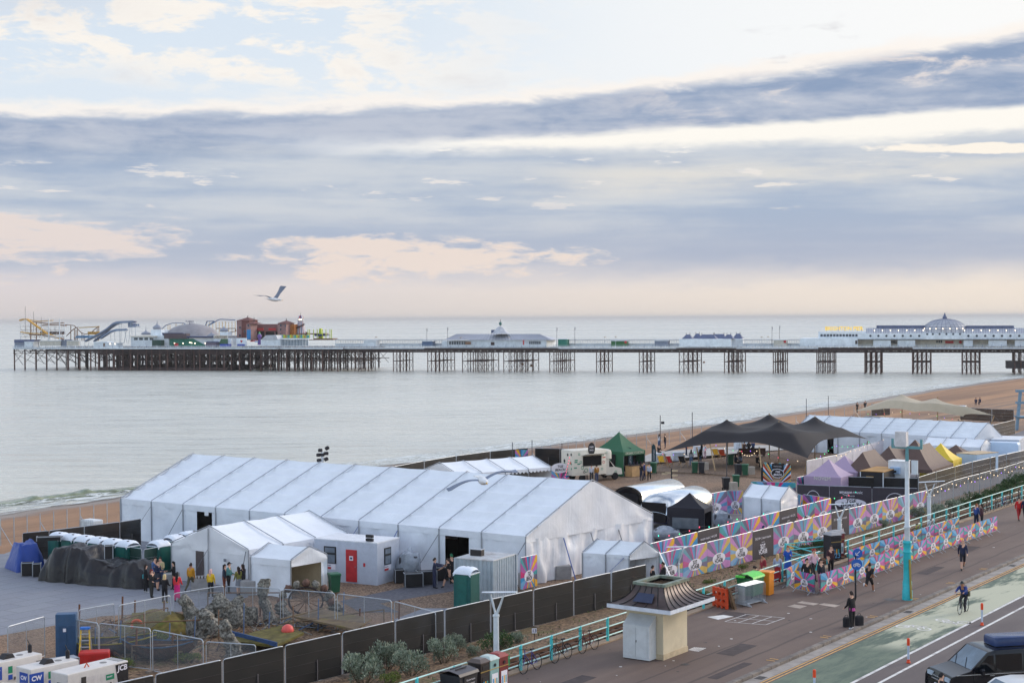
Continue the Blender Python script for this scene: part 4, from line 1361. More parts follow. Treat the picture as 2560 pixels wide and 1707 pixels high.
# --- buoys
 for u,v,lab in((1760,907,'dark round buoy afloat below the white screen of the pier'),(1306,911,'rust coloured buoy hanging among the pier legs'),(1329,915,'dark buoy hanging among the pier legs')):
  q=P(u,v,SEA_Z)if u>1700 else Q(u,v,8)
  b=MB();b.lathe([(0.1,-0.3),(0.5,-0.1),(0.6,0.2),(0.4,0.6),(0.1,0.75)],BROWN_S,10)
  o=b.build('buoy',smooth=60);o.location=q;tag(o,lab,'buoy')
pier_buildings()
# ---------------------------------------------------------------- marquees, tents, gazebos
DL=Vector((-0.8351,0.5501,0))
DW=Vector((0.5501,0.8351,0))
def cloth_mat(name,rgb,rough=0.55,fold=0.5,fscale=(0.5,6.0),var=0.05):
 if name in _MATS:
  return _MATS[name]
 m=bpy.data.materials.new(name)
 m.use_nodes=True
 t=m.node_tree
 t.nodes.clear()
 g=NG(t)
 tc=g.node('ShaderNodeTexCoord')
 co=S(g,tc.outputs['Object'])
 x,y,z=g.sep(co)
 p=g.node('ShaderNodeBsdfPrincipled')
 c=lin(*rgb)if max(rgb)>1 else rgb
 f=g.noise(co,0.7,6,0.6)
 col=g.mix(g.smooth(f,0.3,0.7),tuple(a*(1-var)for a in c),tuple(min(1,a*(1+var))for a in c))
 col=g.mix(g.smooth(g.noise(co,0.35,7,0.7,0.5),0.6,0.78)*0.08,col,tuple(a*0.62 for a in c))
 g.put(p.inputs['Base Color'],col)
 p.inputs['Roughness'].default_value=rough
 p.inputs['Specular IOR Level'].default_value=0.35
 wr=g.noise(co,0.9,2,0.5,1.4)
 fi=g.noise(g.vec((x+y)*fscale[1]*0.4,(x-y)*fscale[1]*0.25,z*fscale[0]),1.0,4,0.6,0.6)
 bump(g,p,wr*0.5+fi*0.5,fold,0.12)
 out=g.node('ShaderNodeOutputMaterial')
 t.links.new(p.outputs[0],out.inputs[0])
 _MATS[name]=m
 return m
PVC=cloth_mat('white tent cloth',(226,229,235),0.42,0.25)
PVC_WALL=cloth_mat('white tent wall',(222,226,234),0.40,0.7,(0.8,5.0))
PVC_GABLE=cloth_mat('white gable cloth',(222,222,226),0.36,0.4,(0.4,7.0))
TENT_IN=cloth_mat('cream tent lining',(196,180,150),0.6,0.4)
ALU=mat('grey aluminium',(160,164,172),0.4,metal=0.5,var=0.1)
STRAP_B=mat('blue ratchet strap',(44,78,150),0.7)
STRAP_G=mat('grey strap',(96,98,104),0.7)
BLACK_IN=mat('dark interior fill',(22,20,24),0.9)
STEEL=mat('galvanised steel',(150,156,164),0.45,metal=0.6,var=0.15,scale=4)
def fold_wall(b,A,B,z0,z1,m,amp=0.05,seed=0,pinch=True,nu=None,nv=8):
 """Hanging cloth between two posts with real creases."""
 A,B=Vector(A),Vector(B)
 L=(B-A).length
 nrm=Vector((-(B-A).y,(B-A).x,0)).normalized()
 nu=nu or max(6,int(L*5))
 def fn(s,t):
  q=A.lerp(B,s)
  z=z0+(z1-z0)*t
  k=math.sin(math.pi*s)if pinch else 1.0
  d=amp*k*(1.6*mnoise.noise(Vector((s*L*0.9+t*1.3,t*1.7-s*L*0.4,seed)))+0.8*math.sin((s*L*3.2+1.4*mnoise.noise(Vector((s*3,t*2,seed+7)))*2)))
  return q+nrm*d+Vector((0,0,z))
 b.grid(fn,nu,nv,m)
 return b
def tent(name,label,N,Lp,Wp,apex_v,eave=2.3,axis='L',bays=3,scallop=False,skip=(),door=(),group=None,open_ends=(),wall=None,roof=None,gable=None,gwall=True,purlins=1,far_end=True,interior=None,valance=0.35,stuff=None):
 """Frame tent. N, Lp, Wp: pixels of three eave corners (near corner, its neighbour along DL, its neighbour along DW)."""
 wall,roof,gable=wall or PVC_WALL,roof or PVC,gable or PVC_GABLE
 ez=SITE_Z+eave
 n,l,w=P(*N,ez),P(*Lp,ez),P(*Wp,ez)
 Ln,Wn=(l-n).length,(w-n).length
 dl,dw=(l-n).normalized(),(w-n).normalized()
 ax,ay,La,Wa=(dl,dw,Ln,Wn)if axis=='L' else(dw,dl,Wn,Ln)
 mid=n+ay*(Wa/2)
 rz=hgt(mid,apex_v)
 root=thing(name,label,'marquee' if La>20 else 'tent',(n.x,n.y,SITE_Z),0.0,group)
 G=lambda a,c,z:Vector((n.x,n.y,0))+ax*a+ay*c+Vector((0,0,z))
 b=MB()
 for side in(0,1):
  for k in range(bays):
   a0,a1=La*k/bays,La*(k+1)/bays
   def fn(s,t,a0=a0,a1=a1,side=side):
    c=(Wa/2)*t
    z=ez+(rz-ez)*t
    q=(t*purlins)%1.0
    z-=4*q*(1-q)*(0.16 if purlins>1 else 0.07)
    z-=0.045*math.sin(math.pi*s)
    z+=0.02*mnoise.noise(Vector((a0+s*3.0,t*6.0,side*9.0)))
    return G(a0+(a1-a0)*s,c if side==0 else Wa-c,z)
   b.grid(fn,6,max(6,purlins*5),roof)
 put(b,'roof',root,14)
 b=MB()
 def val(p,q,steps):
  p,q=Vector(p),Vector(q)
  for i in range(steps):
   x0,x1=p.lerp(q,i/steps),p.lerp(q,(i+1)/steps)
   if scallop:
    xm=(x0+x1)/2
    b.poly([x0,x1,x1-Vector((0,0,valance*0.6)),xm-Vector((0,0,valance)),x0-Vector((0,0,valance*0.6))],wall)
   else:
    b.poly([x0,x1,x1-Vector((0,0,valance)),x0-Vector((0,0,valance))],wall)
 off=ay*-0.03
 st=int(La/0.42)if scallop else bays
 val(G(0,0,ez)+off,G(La,0,ez)+off,st)
 put(b,'valance',root)
 b=MB()
 val(G(0,Wa,ez)-off,G(La,Wa,ez)-off,st)
 put(b,'valance',root)
 for side,c in(('near',0.0),('far',Wa)):
  for k in range(bays):
   if(side,k)in skip:
    continue
   a0,a1=La*k/bays,La*(k+1)/bays
   segs=[(a0,a1)]
   for(sd,kk,f0,f1)in door:
    if sd==side and kk==k:
     segs=[(a0,a0+(a1-a0)*f0),(a0+(a1-a0)*f1,a1)]
   for s0,s1 in segs:
    if s1-s0>0.05:
     b=MB()
     fold_wall(b,G(s0,c,0),G(s1,c,0),SITE_Z+0.02,ez-0.1,wall,0.06,k*3.1+c)
     put(b,'side_wall',root,180)
 for end,a in(('near',0.0),('far',La)):
  if end=='far' and not far_end:
   continue
  b=MB()
  nrm=ax*(0.02 if end=='far' else-0.02)
  def fng(s,t,a=a):
   c=Wa*s
   top=ez+(rz-ez)*(1-abs(2*s-1))-0.02
   lo=ez-valance
   d=0.05*math.sin(math.pi*t)*math.sin(s*Wa*2.1+1.5*mnoise.noise(Vector((s*5,t*3,a))))
   return G(a+d,c,lo+(top-lo)*t)+nrm
  b.grid(fng,max(12,int(Wa*3)),6,gable)
  put(b,'gable',root,180)
  if end in open_ends:
   continue
  nb=max(2,round(Wa/2.6))
  for k in range(nb):
   b=MB()
   fold_wall(b,G(a,Wa*k/nb,0),G(a,Wa*(k+1)/nb,0),SITE_Z+0.02,ez-0.25,gable if gwall else wall,0.17 if Wa>10 else 0.05,k*5.3+a)
   put(b,'gable_wall',root,180)
 b=MB()
 for k in range(bays+1):
  a=La*k/bays
  for c in(0,Wa):
   put_c=0.02 if c==0 else-0.02
   b.beam(G(a,c-put_c*2.2,SITE_Z),G(a,c-put_c*2.2,ez),0.10,0.07,ALU)
   b.beam(G(a,c-put_c,ez+0.05),G(a,Wa/2,rz+0.05),0.055,0.05,ALU)
 put(b,'frame',root)
 if interior:
  b=MB()
  b.poly([G(0.05,0.05,SITE_Z+0.03),G(La-0.05,0.05,SITE_Z+0.03),G(La-0.05,Wa-0.05,SITE_Z+0.03),G(0.05,Wa-0.05,SITE_Z+0.03)],interior)
  put(b,'flooring',root)
 return root,G,La,Wa,ez,rz
def build_tents():
# --- the big marquee
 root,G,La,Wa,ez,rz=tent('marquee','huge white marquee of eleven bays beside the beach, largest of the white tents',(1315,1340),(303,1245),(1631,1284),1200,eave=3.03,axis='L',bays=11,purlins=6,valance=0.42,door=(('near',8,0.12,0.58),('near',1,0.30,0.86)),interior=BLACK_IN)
 b=MB()
 for k,o in((1,1),(3,1),(4,-1)):
  pass
 for k,m in((0,STRAP_G),(2,STRAP_G),(3,STRAP_B),(4,STRAP_B),(5,STRAP_B),(9,STRAP_G),(10,STRAP_G)):
  a=La*k/11
  b=MB()
  b.beam(G(a,-0.06,ez-0.35),G(a+(0.5 if k%2 else 0.9),-1.5,SITE_Z+0.05),0.06,0.02,m)
  put(b,'guy_strap',root)
 for c,m in((5.2*Wa/19.3*1.0,STRAP_B),(Wa*0.48,STRAP_G),(Wa*0.70,STRAP_G)):
  b=MB()
  b.beam(G(-0.06,c,ez-0.5),G(-1.3,c-0.5,SITE_Z+0.1),0.06,0.02,m)
  put(b,'guy_strap',root)
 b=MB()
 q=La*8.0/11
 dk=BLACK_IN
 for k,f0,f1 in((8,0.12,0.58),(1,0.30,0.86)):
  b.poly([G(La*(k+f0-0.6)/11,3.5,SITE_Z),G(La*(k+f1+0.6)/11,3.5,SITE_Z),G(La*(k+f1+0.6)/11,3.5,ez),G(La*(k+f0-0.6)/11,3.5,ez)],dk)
  put(b,'interior_shade',root);b=MB()  # black sheet behind the doorway, painting the shade inside the marquee
 b=MB()
 a0=La*(8+0.22)/11
 b.poly([G(a0,-0.02,ez-0.42),G(a0+0.4,-0.02,ez-0.42),G(a0+0.4,-0.02,ez-0.68),G(a0,-0.02,ez-0.68)],mat('paper notice',(220,222,226),0.7))
 put(b,'notice',root)
# --- the scalloped tent in front of it
 root,G,La,Wa,ez,rz=tent('marquee','white tent with scalloped edge and doorway, between the mobile toilets and the small open tent',(620,1374),(430,1356),(867,1331),1315,eave=2.35,axis='W',bays=3,scallop=True,purlins=1,skip=(('far',0),),interior=MAT_PAVING)
 b=MB()
 b.box(G(-0.06,Wa*0.62,SITE_Z+1.0),(0.06,0.62,2.0),mat('brown door curtain',(84,74,74),0.8),math.atan2(DW.y,DW.x))
 put(b,'door',root)
 b=MB()
 b.box(G(-0.1,Wa*0.28,SITE_Z+1.6),(0.01,0.3,0.24),mat('paper notice',(220,222,226),0.7),math.atan2(DW.y,DW.x))
 b.box(G(-0.107,Wa*0.28,SITE_Z+1.6),(0.004,0.24,0.18),mat('print grey',(120,122,130),0.7),math.atan2(DW.y,DW.x))
 put(b,'notice',root)
 b=MB()
 for c,d in((Wa*0.5,0.7),(0.1,-0.4)):
  b.beam(G(-0.08,c,ez-0.1),G(-1.1,c+d,SITE_Z+0.05),0.05,0.02,STRAP_G)
  put(b,'guy_strap',root);b=MB()
 for c in(Wa*0.5,):
  b=MB();b.beam(G(-0.1,c,SITE_Z),G(-0.1,c,rz-0.1),0.06,0.06,ALU);put(b,'pole',root)
# --- small tent open at one end
 root,G,La,Wa,ez,rz=tent('tent','small plain white tent with one end open beside the cabin with the red door',(728,1400),(627,1391),(816,1385),1366,eave=2.25,axis='L',bays=1,open_ends=('near',),valance=0.40,interior=MAT_SHINGLE,purlins=1)
 b=MB()
 fold_wall(b,G(La-0.12,0.1,0),G(La-0.12,Wa-0.1,0),SITE_Z,ez,TENT_IN,0.02,3)
 fold_wall(b,G(0.15,Wa-0.1,0),G(La-0.1,Wa-0.1,0),SITE_Z,ez,TENT_IN,0.02,5)
 put(b,'lining',root,180)
 b=MB()
 for x0,x1 in((0.12,0.88),(0.88,0.12)):
  b.beam(G(La-0.25,Wa*x0,SITE_Z+0.2),G(La-0.25,Wa*x1,ez-0.1),0.05,0.05,mat('brace brown',(110,92,70),0.6))
 b.beam(G(La-0.22,Wa*0.5,SITE_Z),G(La-0.22,Wa*0.5,rz-0.2),0.05,0.05,mat('brace brown',(110,92,70),0.6))
 put(b,'cross_brace',root)
 b=MB();fold_wall(b,G(-0.02,Wa-0.45,0),G(-0.05,Wa,0),SITE_Z,ez-0.2,PVC_WALL,0.06,8);put(b,'tied_curtain',root,180)
# --- scalloped tent at the hoarding
 root,G,La,Wa,ez,rz=tent('tent','white scalloped tent with blue strap in front of the starburst hoarding near the roofed kiosk',(1574,1388),(1457,1381),(1646,1379),1354,eave=2.15,axis='L',bays=2,scallop=True,open_ends=('near',),valance=0.28,purlins=1)
 b=MB();b.beam(G(0.3,-0.08,ez-0.15),G(La*0.62,-0.7,SITE_Z+0.1),0.07,0.02,STRAP_B);put(b,'guy_strap',root)
 b=MB();b.beam(G(-0.05,Wa,ez),G(-0.9,Wa+0.2,SITE_Z),0.35,0.03,PVC_WALL);put(b,'tied_curtain',root)
# --- square white tent inside the compound
 tent('tent','tall square white tent closed on all sides among starburst panels below the arch sign',(1951,1250),(1857,1240),(1994,1236),1217,eave=2.6,axis='L',bays=2,scallop=True,valance=0.3,purlins=1)
# --- bar tent on the beach
 tent('bar_tent','low white bar tent on the beach behind the big marquee',(1144,1186),(1055,1176),(1377,1167),1156,eave=2.3,axis='W',bays=4,scallop=True,valance=0.4,skip=(('near',2),('near',3)),interior=mat('bar interior floor',(150,134,104),0.8))
# --- long marquee to the right
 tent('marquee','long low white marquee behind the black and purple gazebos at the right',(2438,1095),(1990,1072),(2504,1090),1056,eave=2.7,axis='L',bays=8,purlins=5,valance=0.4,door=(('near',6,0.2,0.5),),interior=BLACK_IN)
 tent('tent','low white roofed annexe in front of the long right marquee, behind the vans',(2452,1118),(2305,1112),(2478,1110),1098,eave=2.3,axis='L',bays=3,valance=0.4)
build_tents()
def gazebo(name,label,c,sx,sy,rz,eave,peak,m,ridge=0.0,group=None,walls=(),wall_m=None,leg_m=None,valance=0.32,curve=1.35,window=None):
 """Pop-up gazebo at world point c: canopy with concave slopes, valance, four legs."""
 root=thing(name,label,'gazebo',(c[0],c[1],c[2]),rz,group)
 b=MB()
 hx,hy=sx/2,sy/2
 rl=ridge/2
 rings=[]
 for i in range(9):
  t=i/8
  z=eave+(peak-eave)*(t**curve)
  x=hx+(rl-hx)*t
  y=hy*(1-t)
  k=6
  ring=[]
  for(ax,ay),(bx,by)in(((-x,-y),(x,-y)),((x,-y),(x,y)),((x,y),(-x,y)),((-x,y),(-x,-y))):
   for j in range(k):
    f=j/k
    sag=0.05*math.sin(math.pi*f)*(1-t)
    if ridge>0 and abs(by-ay)<1e-6:
     sag+=0.07*(1-abs(2*t-1))*math.sin(math.pi*3*f)**2
    ring.append((ax+(bx-ax)*f,ay+(by-ay)*f,z-sag))
  rings.append(ring)
 b.loft(rings,m,True)
 b.build('canopy',root,35)
 b=MB()
 b.loft([[(x*1.004,y*1.004,eave-valance)for x,y in((-hx,-hy),(hx,-hy),(hx,hy),(-hx,hy))],[(x,y,eave)for x,y in((-hx,-hy),(hx,-hy),(hx,hy),(-hx,hy))]],m)
 b.build('valance',root)
 for x in(-1,1):
  for y in(-1,1):
   b=MB()
   b.box((x*(hx-0.04),y*(hy-0.04),eave/2),(0.05,0.05,eave),leg_m or STEEL)
   b.build('leg',root)
 for wname in walls:
  A,B={'front':((-hx,-hy),(hx,-hy)),'right':((hx,-hy),(hx,hy)),'back':((hx,hy),(-hx,hy)),'left':((-hx,hy),(-hx,-hy))}[wname]
  b=MB()
  fold_wall(b,(*A,0),(*B,0),0.02,eave-0.15,wall_m or m,0.03,hash(wname)%7)
  if window and wname==window:
   A,B=Vector((*A,0)),Vector((*B,0))
   nn=Vector(((B-A).y,-(B-A).x,0)).normalized()*0.08
   b.poly([A.lerp(B,f)+nn+Vector((0,0,z))for f,z in((0.15,0.75),(0.85,0.75),(0.85,1.55),(0.15,1.55))],mat('clear pvc window',(96,104,112),0.15))
  b.build('side_wall',root,180)
 return root
BLACK_CL=cloth_mat('black gazebo cloth',(28,27,38),0.6,0.4)
BROWN_CL=cloth_mat('brown gazebo cloth',(94,74,68),0.65,0.5)
PURPLE_CL=cloth_mat('lilac gazebo cloth',(168,146,172),0.65,0.4)
YELLOW_CL=cloth_mat('yellow gazebo cloth',(222,190,60),0.6,0.4)
GREEN_CL=cloth_mat('green gazebo cloth',(34,92,62),0.55,0.35)
YAW_L=math.atan2(-DL.y,-DL.x)
def build_gazebos():
 n,w,l=P(1749,1273,SITE_Z+2.2),P(1793,1266.5,SITE_Z+2.2),P(1656,1268.5,SITE_Z+2.2)
 c=(l+w)/2
 gazebo('gazebo','black pop-up gazebo with clear window, beside the silver trailers',(c.x,c.y,SITE_Z),(n-l).length,(w-n).length,math.atan2((n-l).y,(n-l).x),2.25,hgt(c,1231)-SITE_Z,BLACK_CL,walls=('front','left','back'),window='front',group=None)
 gz=[('front lilac gazebo of the pair, with white lettering on its edge',2072,1183,1147,3.4,3.4,PURPLE_CL,0,('front','right')),('plain lilac gazebo standing just behind the lettered lilac one',2112,1170,1138,3.4,3.4,PURPLE_CL,0,('front','right')),('long brown gazebo with rippled roof, behind the lilac gazebos',2172,1168,1126,6.0,3.2,BROWN_CL,3.6,('left',)),('long brown gazebo with rippled roof, farthest left at the back by the white fence',2236,1146,1112,6.0,3.2,BROWN_CL,3.6,('left',)),('tall peaked brown gazebo behind the white box truck',2288,1142,1098,4.0,4.0,BROWN_CL,0,()),('long brown gazebo on steel legs, beside the yellow gazebo',2310,1160,1110,7.2,3.6,BROWN_CL,3.8,()),('bright yellow gazebo with cloth sides at the end of the brown gazebos',2352,1142,1107,3.3,3.3,YELLOW_CL,0,('front','right','left')),('small dark brown gazebo right of the yellow gazebo',2390,1131,1111,3.4,3.0,BROWN_CL,0,())]
 for lab,u,v,vp,sx,sy,m,ridge,walls in gz:
  q=P(u,v+4,SITE_Z+2.1)
  gazebo('gazebo',lab,(q.x,q.y,SITE_Z),sx,sy,(math.atan2(DW.y,DW.x)if ridge else YAW_L)+math.radians(2),2.1,max(2.9,hgt(q,vp)-SITE_Z),m,ridge,'food stall gazebos' if m is BROWN_CL else None,walls)
 n,w,l=P(1562,1135,SITE_Z+2.3),P(1610,1129,SITE_Z+2.3),P(1486,1129,SITE_Z+2.3)
 c=(l+w)/2
 rz=math.atan2((n-l).y,(n-l).x)
 root=gazebo('cocktail_stall','large dark green peaked stall tent beside the patterned food truck',(c.x,c.y,SITE_Z),(n-l).length,(w-n).length,rz,2.5,hgt(c,1079)-SITE_Z,GREEN_CL,walls=('front','left','back'),valance=0.4)
 root['category']='stall tent'
 hx,hy=(n-l).length/2,((w-n).length)/2
 b=MB()
 b.text('ORGANIC COCKTAILS',1,mat('cream letters',(214,214,196),0.6),Matrix.Translation((hx+0.04,0,2.32))@Matrix.Rotation(math.radians(90),4,'Z')@Matrix.Rotation(math.radians(90),4,'X'),width=hy*1.7,ry=1.3)
 b.build('lettering',root)
 b=MB()
 b.box((hx+0.5,-hy*0.05,0.55),(0.9,hy*1.7,1.1),mat('pale plywood',(178,142,98),0.7,var=0.15))
 b.box((hx+0.5,-hy*0.05,1.13),(1.0,hy*1.75,0.05),mat('dark bar top',(50,44,42),0.5))
 b.build('counter',root)
 b=MB()
 for k in range(5):
  b.box((hx+0.4,-hy*0.7+k*hy*0.33,1.3),(0.14,0.14,0.3),mat('dark bottles',(48,44,60),0.3))
 b.build('bar_equipment',root)
 b=MB()
 q=hx*0.35
 for k in range(6):
  b.box((q,-hy+0.1+k*(2*hy-0.2)/5.6,1.3),(0.5,0.5,1.8),BLACK_IN)
 b.build('back_bar',root)
 gz=[o for o in COL.objects if o.name.startswith('gazebo')and 'lettering' in str(o.get('label',''))][0]
 b=MB()
 b.text('NOVEM',1,mat('cream letters',(214,214,196),0.6),Matrix.Translation((0,-1.74,1.94))@Matrix.Rotation(math.radians(90),4,'X'),width=1.5)
 b.build('lettering',gz)
build_gazebos()
def stretch_tent(label,corners,peaks,m,edges,sub=44,wid=1.7,dome=1.9,drop=1.5,poles=()):
 """corners: four tips (left, front, right, back); edges: mid-edge heights; peaks: (point, height)."""
 c=sum((Vector(q)for q in corners),Vector())/4
 root=thing('stretch_tent',label,'tent',(c.x,c.y,SITE_Z))
 Lc,Fc,Rc,Bc=(Vector(q)for q in corners)
 def edge(A,B,h,bow,t):
  q=A.lerp(B,t)
  k=4*t*(1-t)
  q=q+(Vector((c.x,c.y,q.z))-Vector((q.x,q.y,q.z)))*bow*k
  q.z+=h*k
  return q
 def fn(s,t):
  e0,e1=edge(Lc,Fc,edges[0],0.16,s),edge(Bc,Rc,edges[2],0.16,s)
  f0,f1=edge(Lc,Bc,edges[3],0.16,t),edge(Fc,Rc,edges[1],0.16,t)
  q=e0*(1-t)+e1*t+f0*(1-s)+f1*s-(Lc*(1-s)*(1-t)+Fc*s*(1-t)+Bc*(1-s)*t+Rc*s*t)
  zs=q.z
  best=0.0
  inner=min(s,1-s,t,1-t)*2
  q.z=min(zs+dome*math.sin(math.pi/2*min(1,inner*1.15))**1.2,max(zs,min(h for _,h in peaks)-drop))
  for pk,hz in peaks:
   d=(Vector((pk[0],pk[1]))-Vector((q.x,q.y))).length
   best=max(best,(hz-q.z)*math.exp(-(d/wid)**0.85))
  q.z+=max(0.0,best)
  return q
 b=MB()
 b.grid(fn,sub,sub,m)
 put(b,'canopy',root,180)
 for q in corners:
  q=Vector(q)
  o=(q-Vector((c.x,c.y,q.z))).normalized()
  b=MB();b.tube([q-o*0.1,Vector((q.x,q.y,SITE_Z))-o*0.8],0.06,mat('timber pole',(168,140,104),0.7),6);put(b,'pole',root)
  b=MB();b.tube([q,Vector((q.x,q.y,SITE_Z))+o*1.5],0.02,STRAP_G,4);put(b,'guy_rope',root)
 for pk,hz in peaks:
  b=MB();b.tube([(pk[0],pk[1],SITE_Z),(pk[0],pk[1],hz-0.1)],0.07,mat('timber pole',(168,140,104),0.7),6);put(b,'pole',root)
 for a,bq in poles:
  b=MB();b.tube([a,bq],0.07,mat('timber pole',(168,140,104),0.7),6);put(b,'pole',root)
 return root
def build_stretch():
 Lc,Fc,Rc=P(1657,1132,0.55),P(2019,1149,0.5),P(2172,1102,1.35)
 Bc=Lc+Rc-Fc+Vector((1.5,2.5,0))
 Bc.z=1.2
 pk=[]
 for u,v,y in((1818,1046,166),(1923,1031,172),(1947,1050,161.5),(2037,1038,169)):
  q=at_y(u,v,y)
  pk.append(((q.x,q.y),q.z))
 stretch_tent('big black stretch tent with four peaks over seating on the shingle',(Lc,Fc,Rc,Bc),pk,cloth_mat('black stretch cloth',(38,34,37),0.75,0.15),(1.1,0.9,1.0,1.0),wid=1.9,dome=2.4,poles=[(P(1788,1177,SITE_Z),P(1775,1110,1.6)),(P(1905,1190,SITE_Z),P(1898,1118,1.4)),(P(1748,1160,SITE_Z),P(1742,1118,1.7))])
 Lc,Fc,Rc=P(2139,1033,0.4),P(2408,1050,-0.1),P(2487,1040,0.7)
 Bc=Lc+Rc-Fc+Vector((2,9,0))
 pk=[]
 for u,v,y in((2255,984,229),(2344,990,226)):
  q=at_y(u,v,y)
  pk.append(((q.x,q.y),q.z))
 stretch_tent('beige stretch tent with two peaks on the far shingle',(Lc,Fc,Rc,Bc),pk,cloth_mat('beige stretch cloth',(186,172,150),0.75,0.12),(-0.1,0.2,0.5,0.5),wid=3.0,dome=1.8,drop=1.5)
build_stretch()
# ---------------------------------------------------------------- fences, hoardings, barriers, railings, lamps, kiosk
BURST=[mat('banner '+n,c,0.6,var=0.08)for n,c in(('pink',(196,44,110)),('mauve',(190,108,178)),('sky blue',(40,140,190)),('yellow',(226,168,36)),('grey violet',(92,88,116)),('turquoise',(66,150,156)),('violet pink',(170,84,150)),('pale blue',(104,160,200)))]
BAN_BLACK=mat('banner charcoal',(58,52,60),0.65,var=0.1)
BAN_WHITE=mat('banner white print',(226,222,230),0.6,var=0.05)
INK=mat('banner black print',(26,24,30),0.6,var=0.05)
NET_BLACK=netting('black fence netting',(10,8,9),0.02,0.985)
NET_BROWN=netting('brown fence netting',(48,39,35),0.02,0.9)
NET_WHITE=netting('white fence banner',(206,200,206),0.02,0.97)
NET_GREEN=netting('dark green netting',(20,56,50),0.02,0.95)
WIRE=netting('galvanised wire mesh',(120,126,132),0.05,0.30)
GALV=mat('galvanised tube',(172,178,186),0.4,metal=0.4,var=0.1)
FOOT=mat('concrete fence foot',(120,108,98),0.9,var=0.2)
BURST_BACK=[mat('banner back '+n,c,0.7,var=0.08)for n,c in(('pink',(186,84,134)),('mauve',(190,132,184)),('sky blue',(92,150,190)),('yellow',(204,170,92)),('grey violet',(112,106,130)),('turquoise',(104,152,166)),('violet pink',(166,110,164)),('pale blue',(132,166,198)))]
VX=Matrix.Rotation(math.radians(90),4,'X')
def clip_half(poly,ang0,ang1,c):
 def cut(pl,nx,ny):
  out=[]
  for i in range(len(pl)):
   a,b_=pl[i],pl[(i+1)%len(pl)]
   da,db=(a[0]-c[0])*nx+(a[1]-c[1])*ny,(b_[0]-c[0])*nx+(b_[1]-c[1])*ny
   if da>=0:
    out.append(a)
   if da*db<0:
    t=da/(da-db)
    out.append((a[0]+(b_[0]-a[0])*t,a[1]+(b_[1]-a[1])*t))
  return out
 pl=cut(poly,-math.sin(ang0),math.cos(ang0))
 return cut(pl,math.sin(ang1),-math.cos(ang1))if len(pl)>2 else pl
def burst(b,x0,z0,x1,z1,c,y,seed,n=17,soft=False):
 """Printed starburst: wedges of colour round the centre c, cut to the panel."""
 r=random.Random(seed)
 rect=[(x0,z0),(x1,z0),(x1,z1),(x0,z1)]
 cuts=[]
 for q0,k in((-0.45,4),(0.45,9),(math.pi-0.45,4),(math.pi+0.45,11)):
  w=0.9 if k==4 else math.pi-0.9
  cuts+=[q0+w*(i+r.uniform(-0.22,0.22))/k for i in range(k)]
 n=len(cuts)
 last=None
 for i in range(n):
  a0,a1=cuts[i],cuts[(i+1)%n]+(2*math.pi if i==n-1 else 0)
  pl=clip_half(rect,a0,a1,c)
  k=r.choice([q for q in(0,0,1,1,2,2,3,3,4,4,5,6,7)if q!=last])
  last=k
  if len(pl)>2:
   b.poly([(p[0],y,p[1])for p in pl],(BURST_BACK if soft else BURST)[k])
def oval(b,cx,cz,rx,rz,y,m,n=24):
 b.poly([(cx+rx*math.cos(2*math.pi*i/n),y,cz+rz*math.sin(2*math.pi*i/n))for i in range(n)],m)
def arc(b,cx,cz,r,w,y,m,a0=0.0,a1=math.pi,n=18):
 for i in range(n):
  p,q=a0+(a1-a0)*i/n,a0+(a1-a0)*(i+1)/n
  b.poly([(cx+rr*math.cos(a),y,cz+rr*math.sin(a))for rr,a in((r-w,p),(r,p),(r,q),(r-w,q))],m)
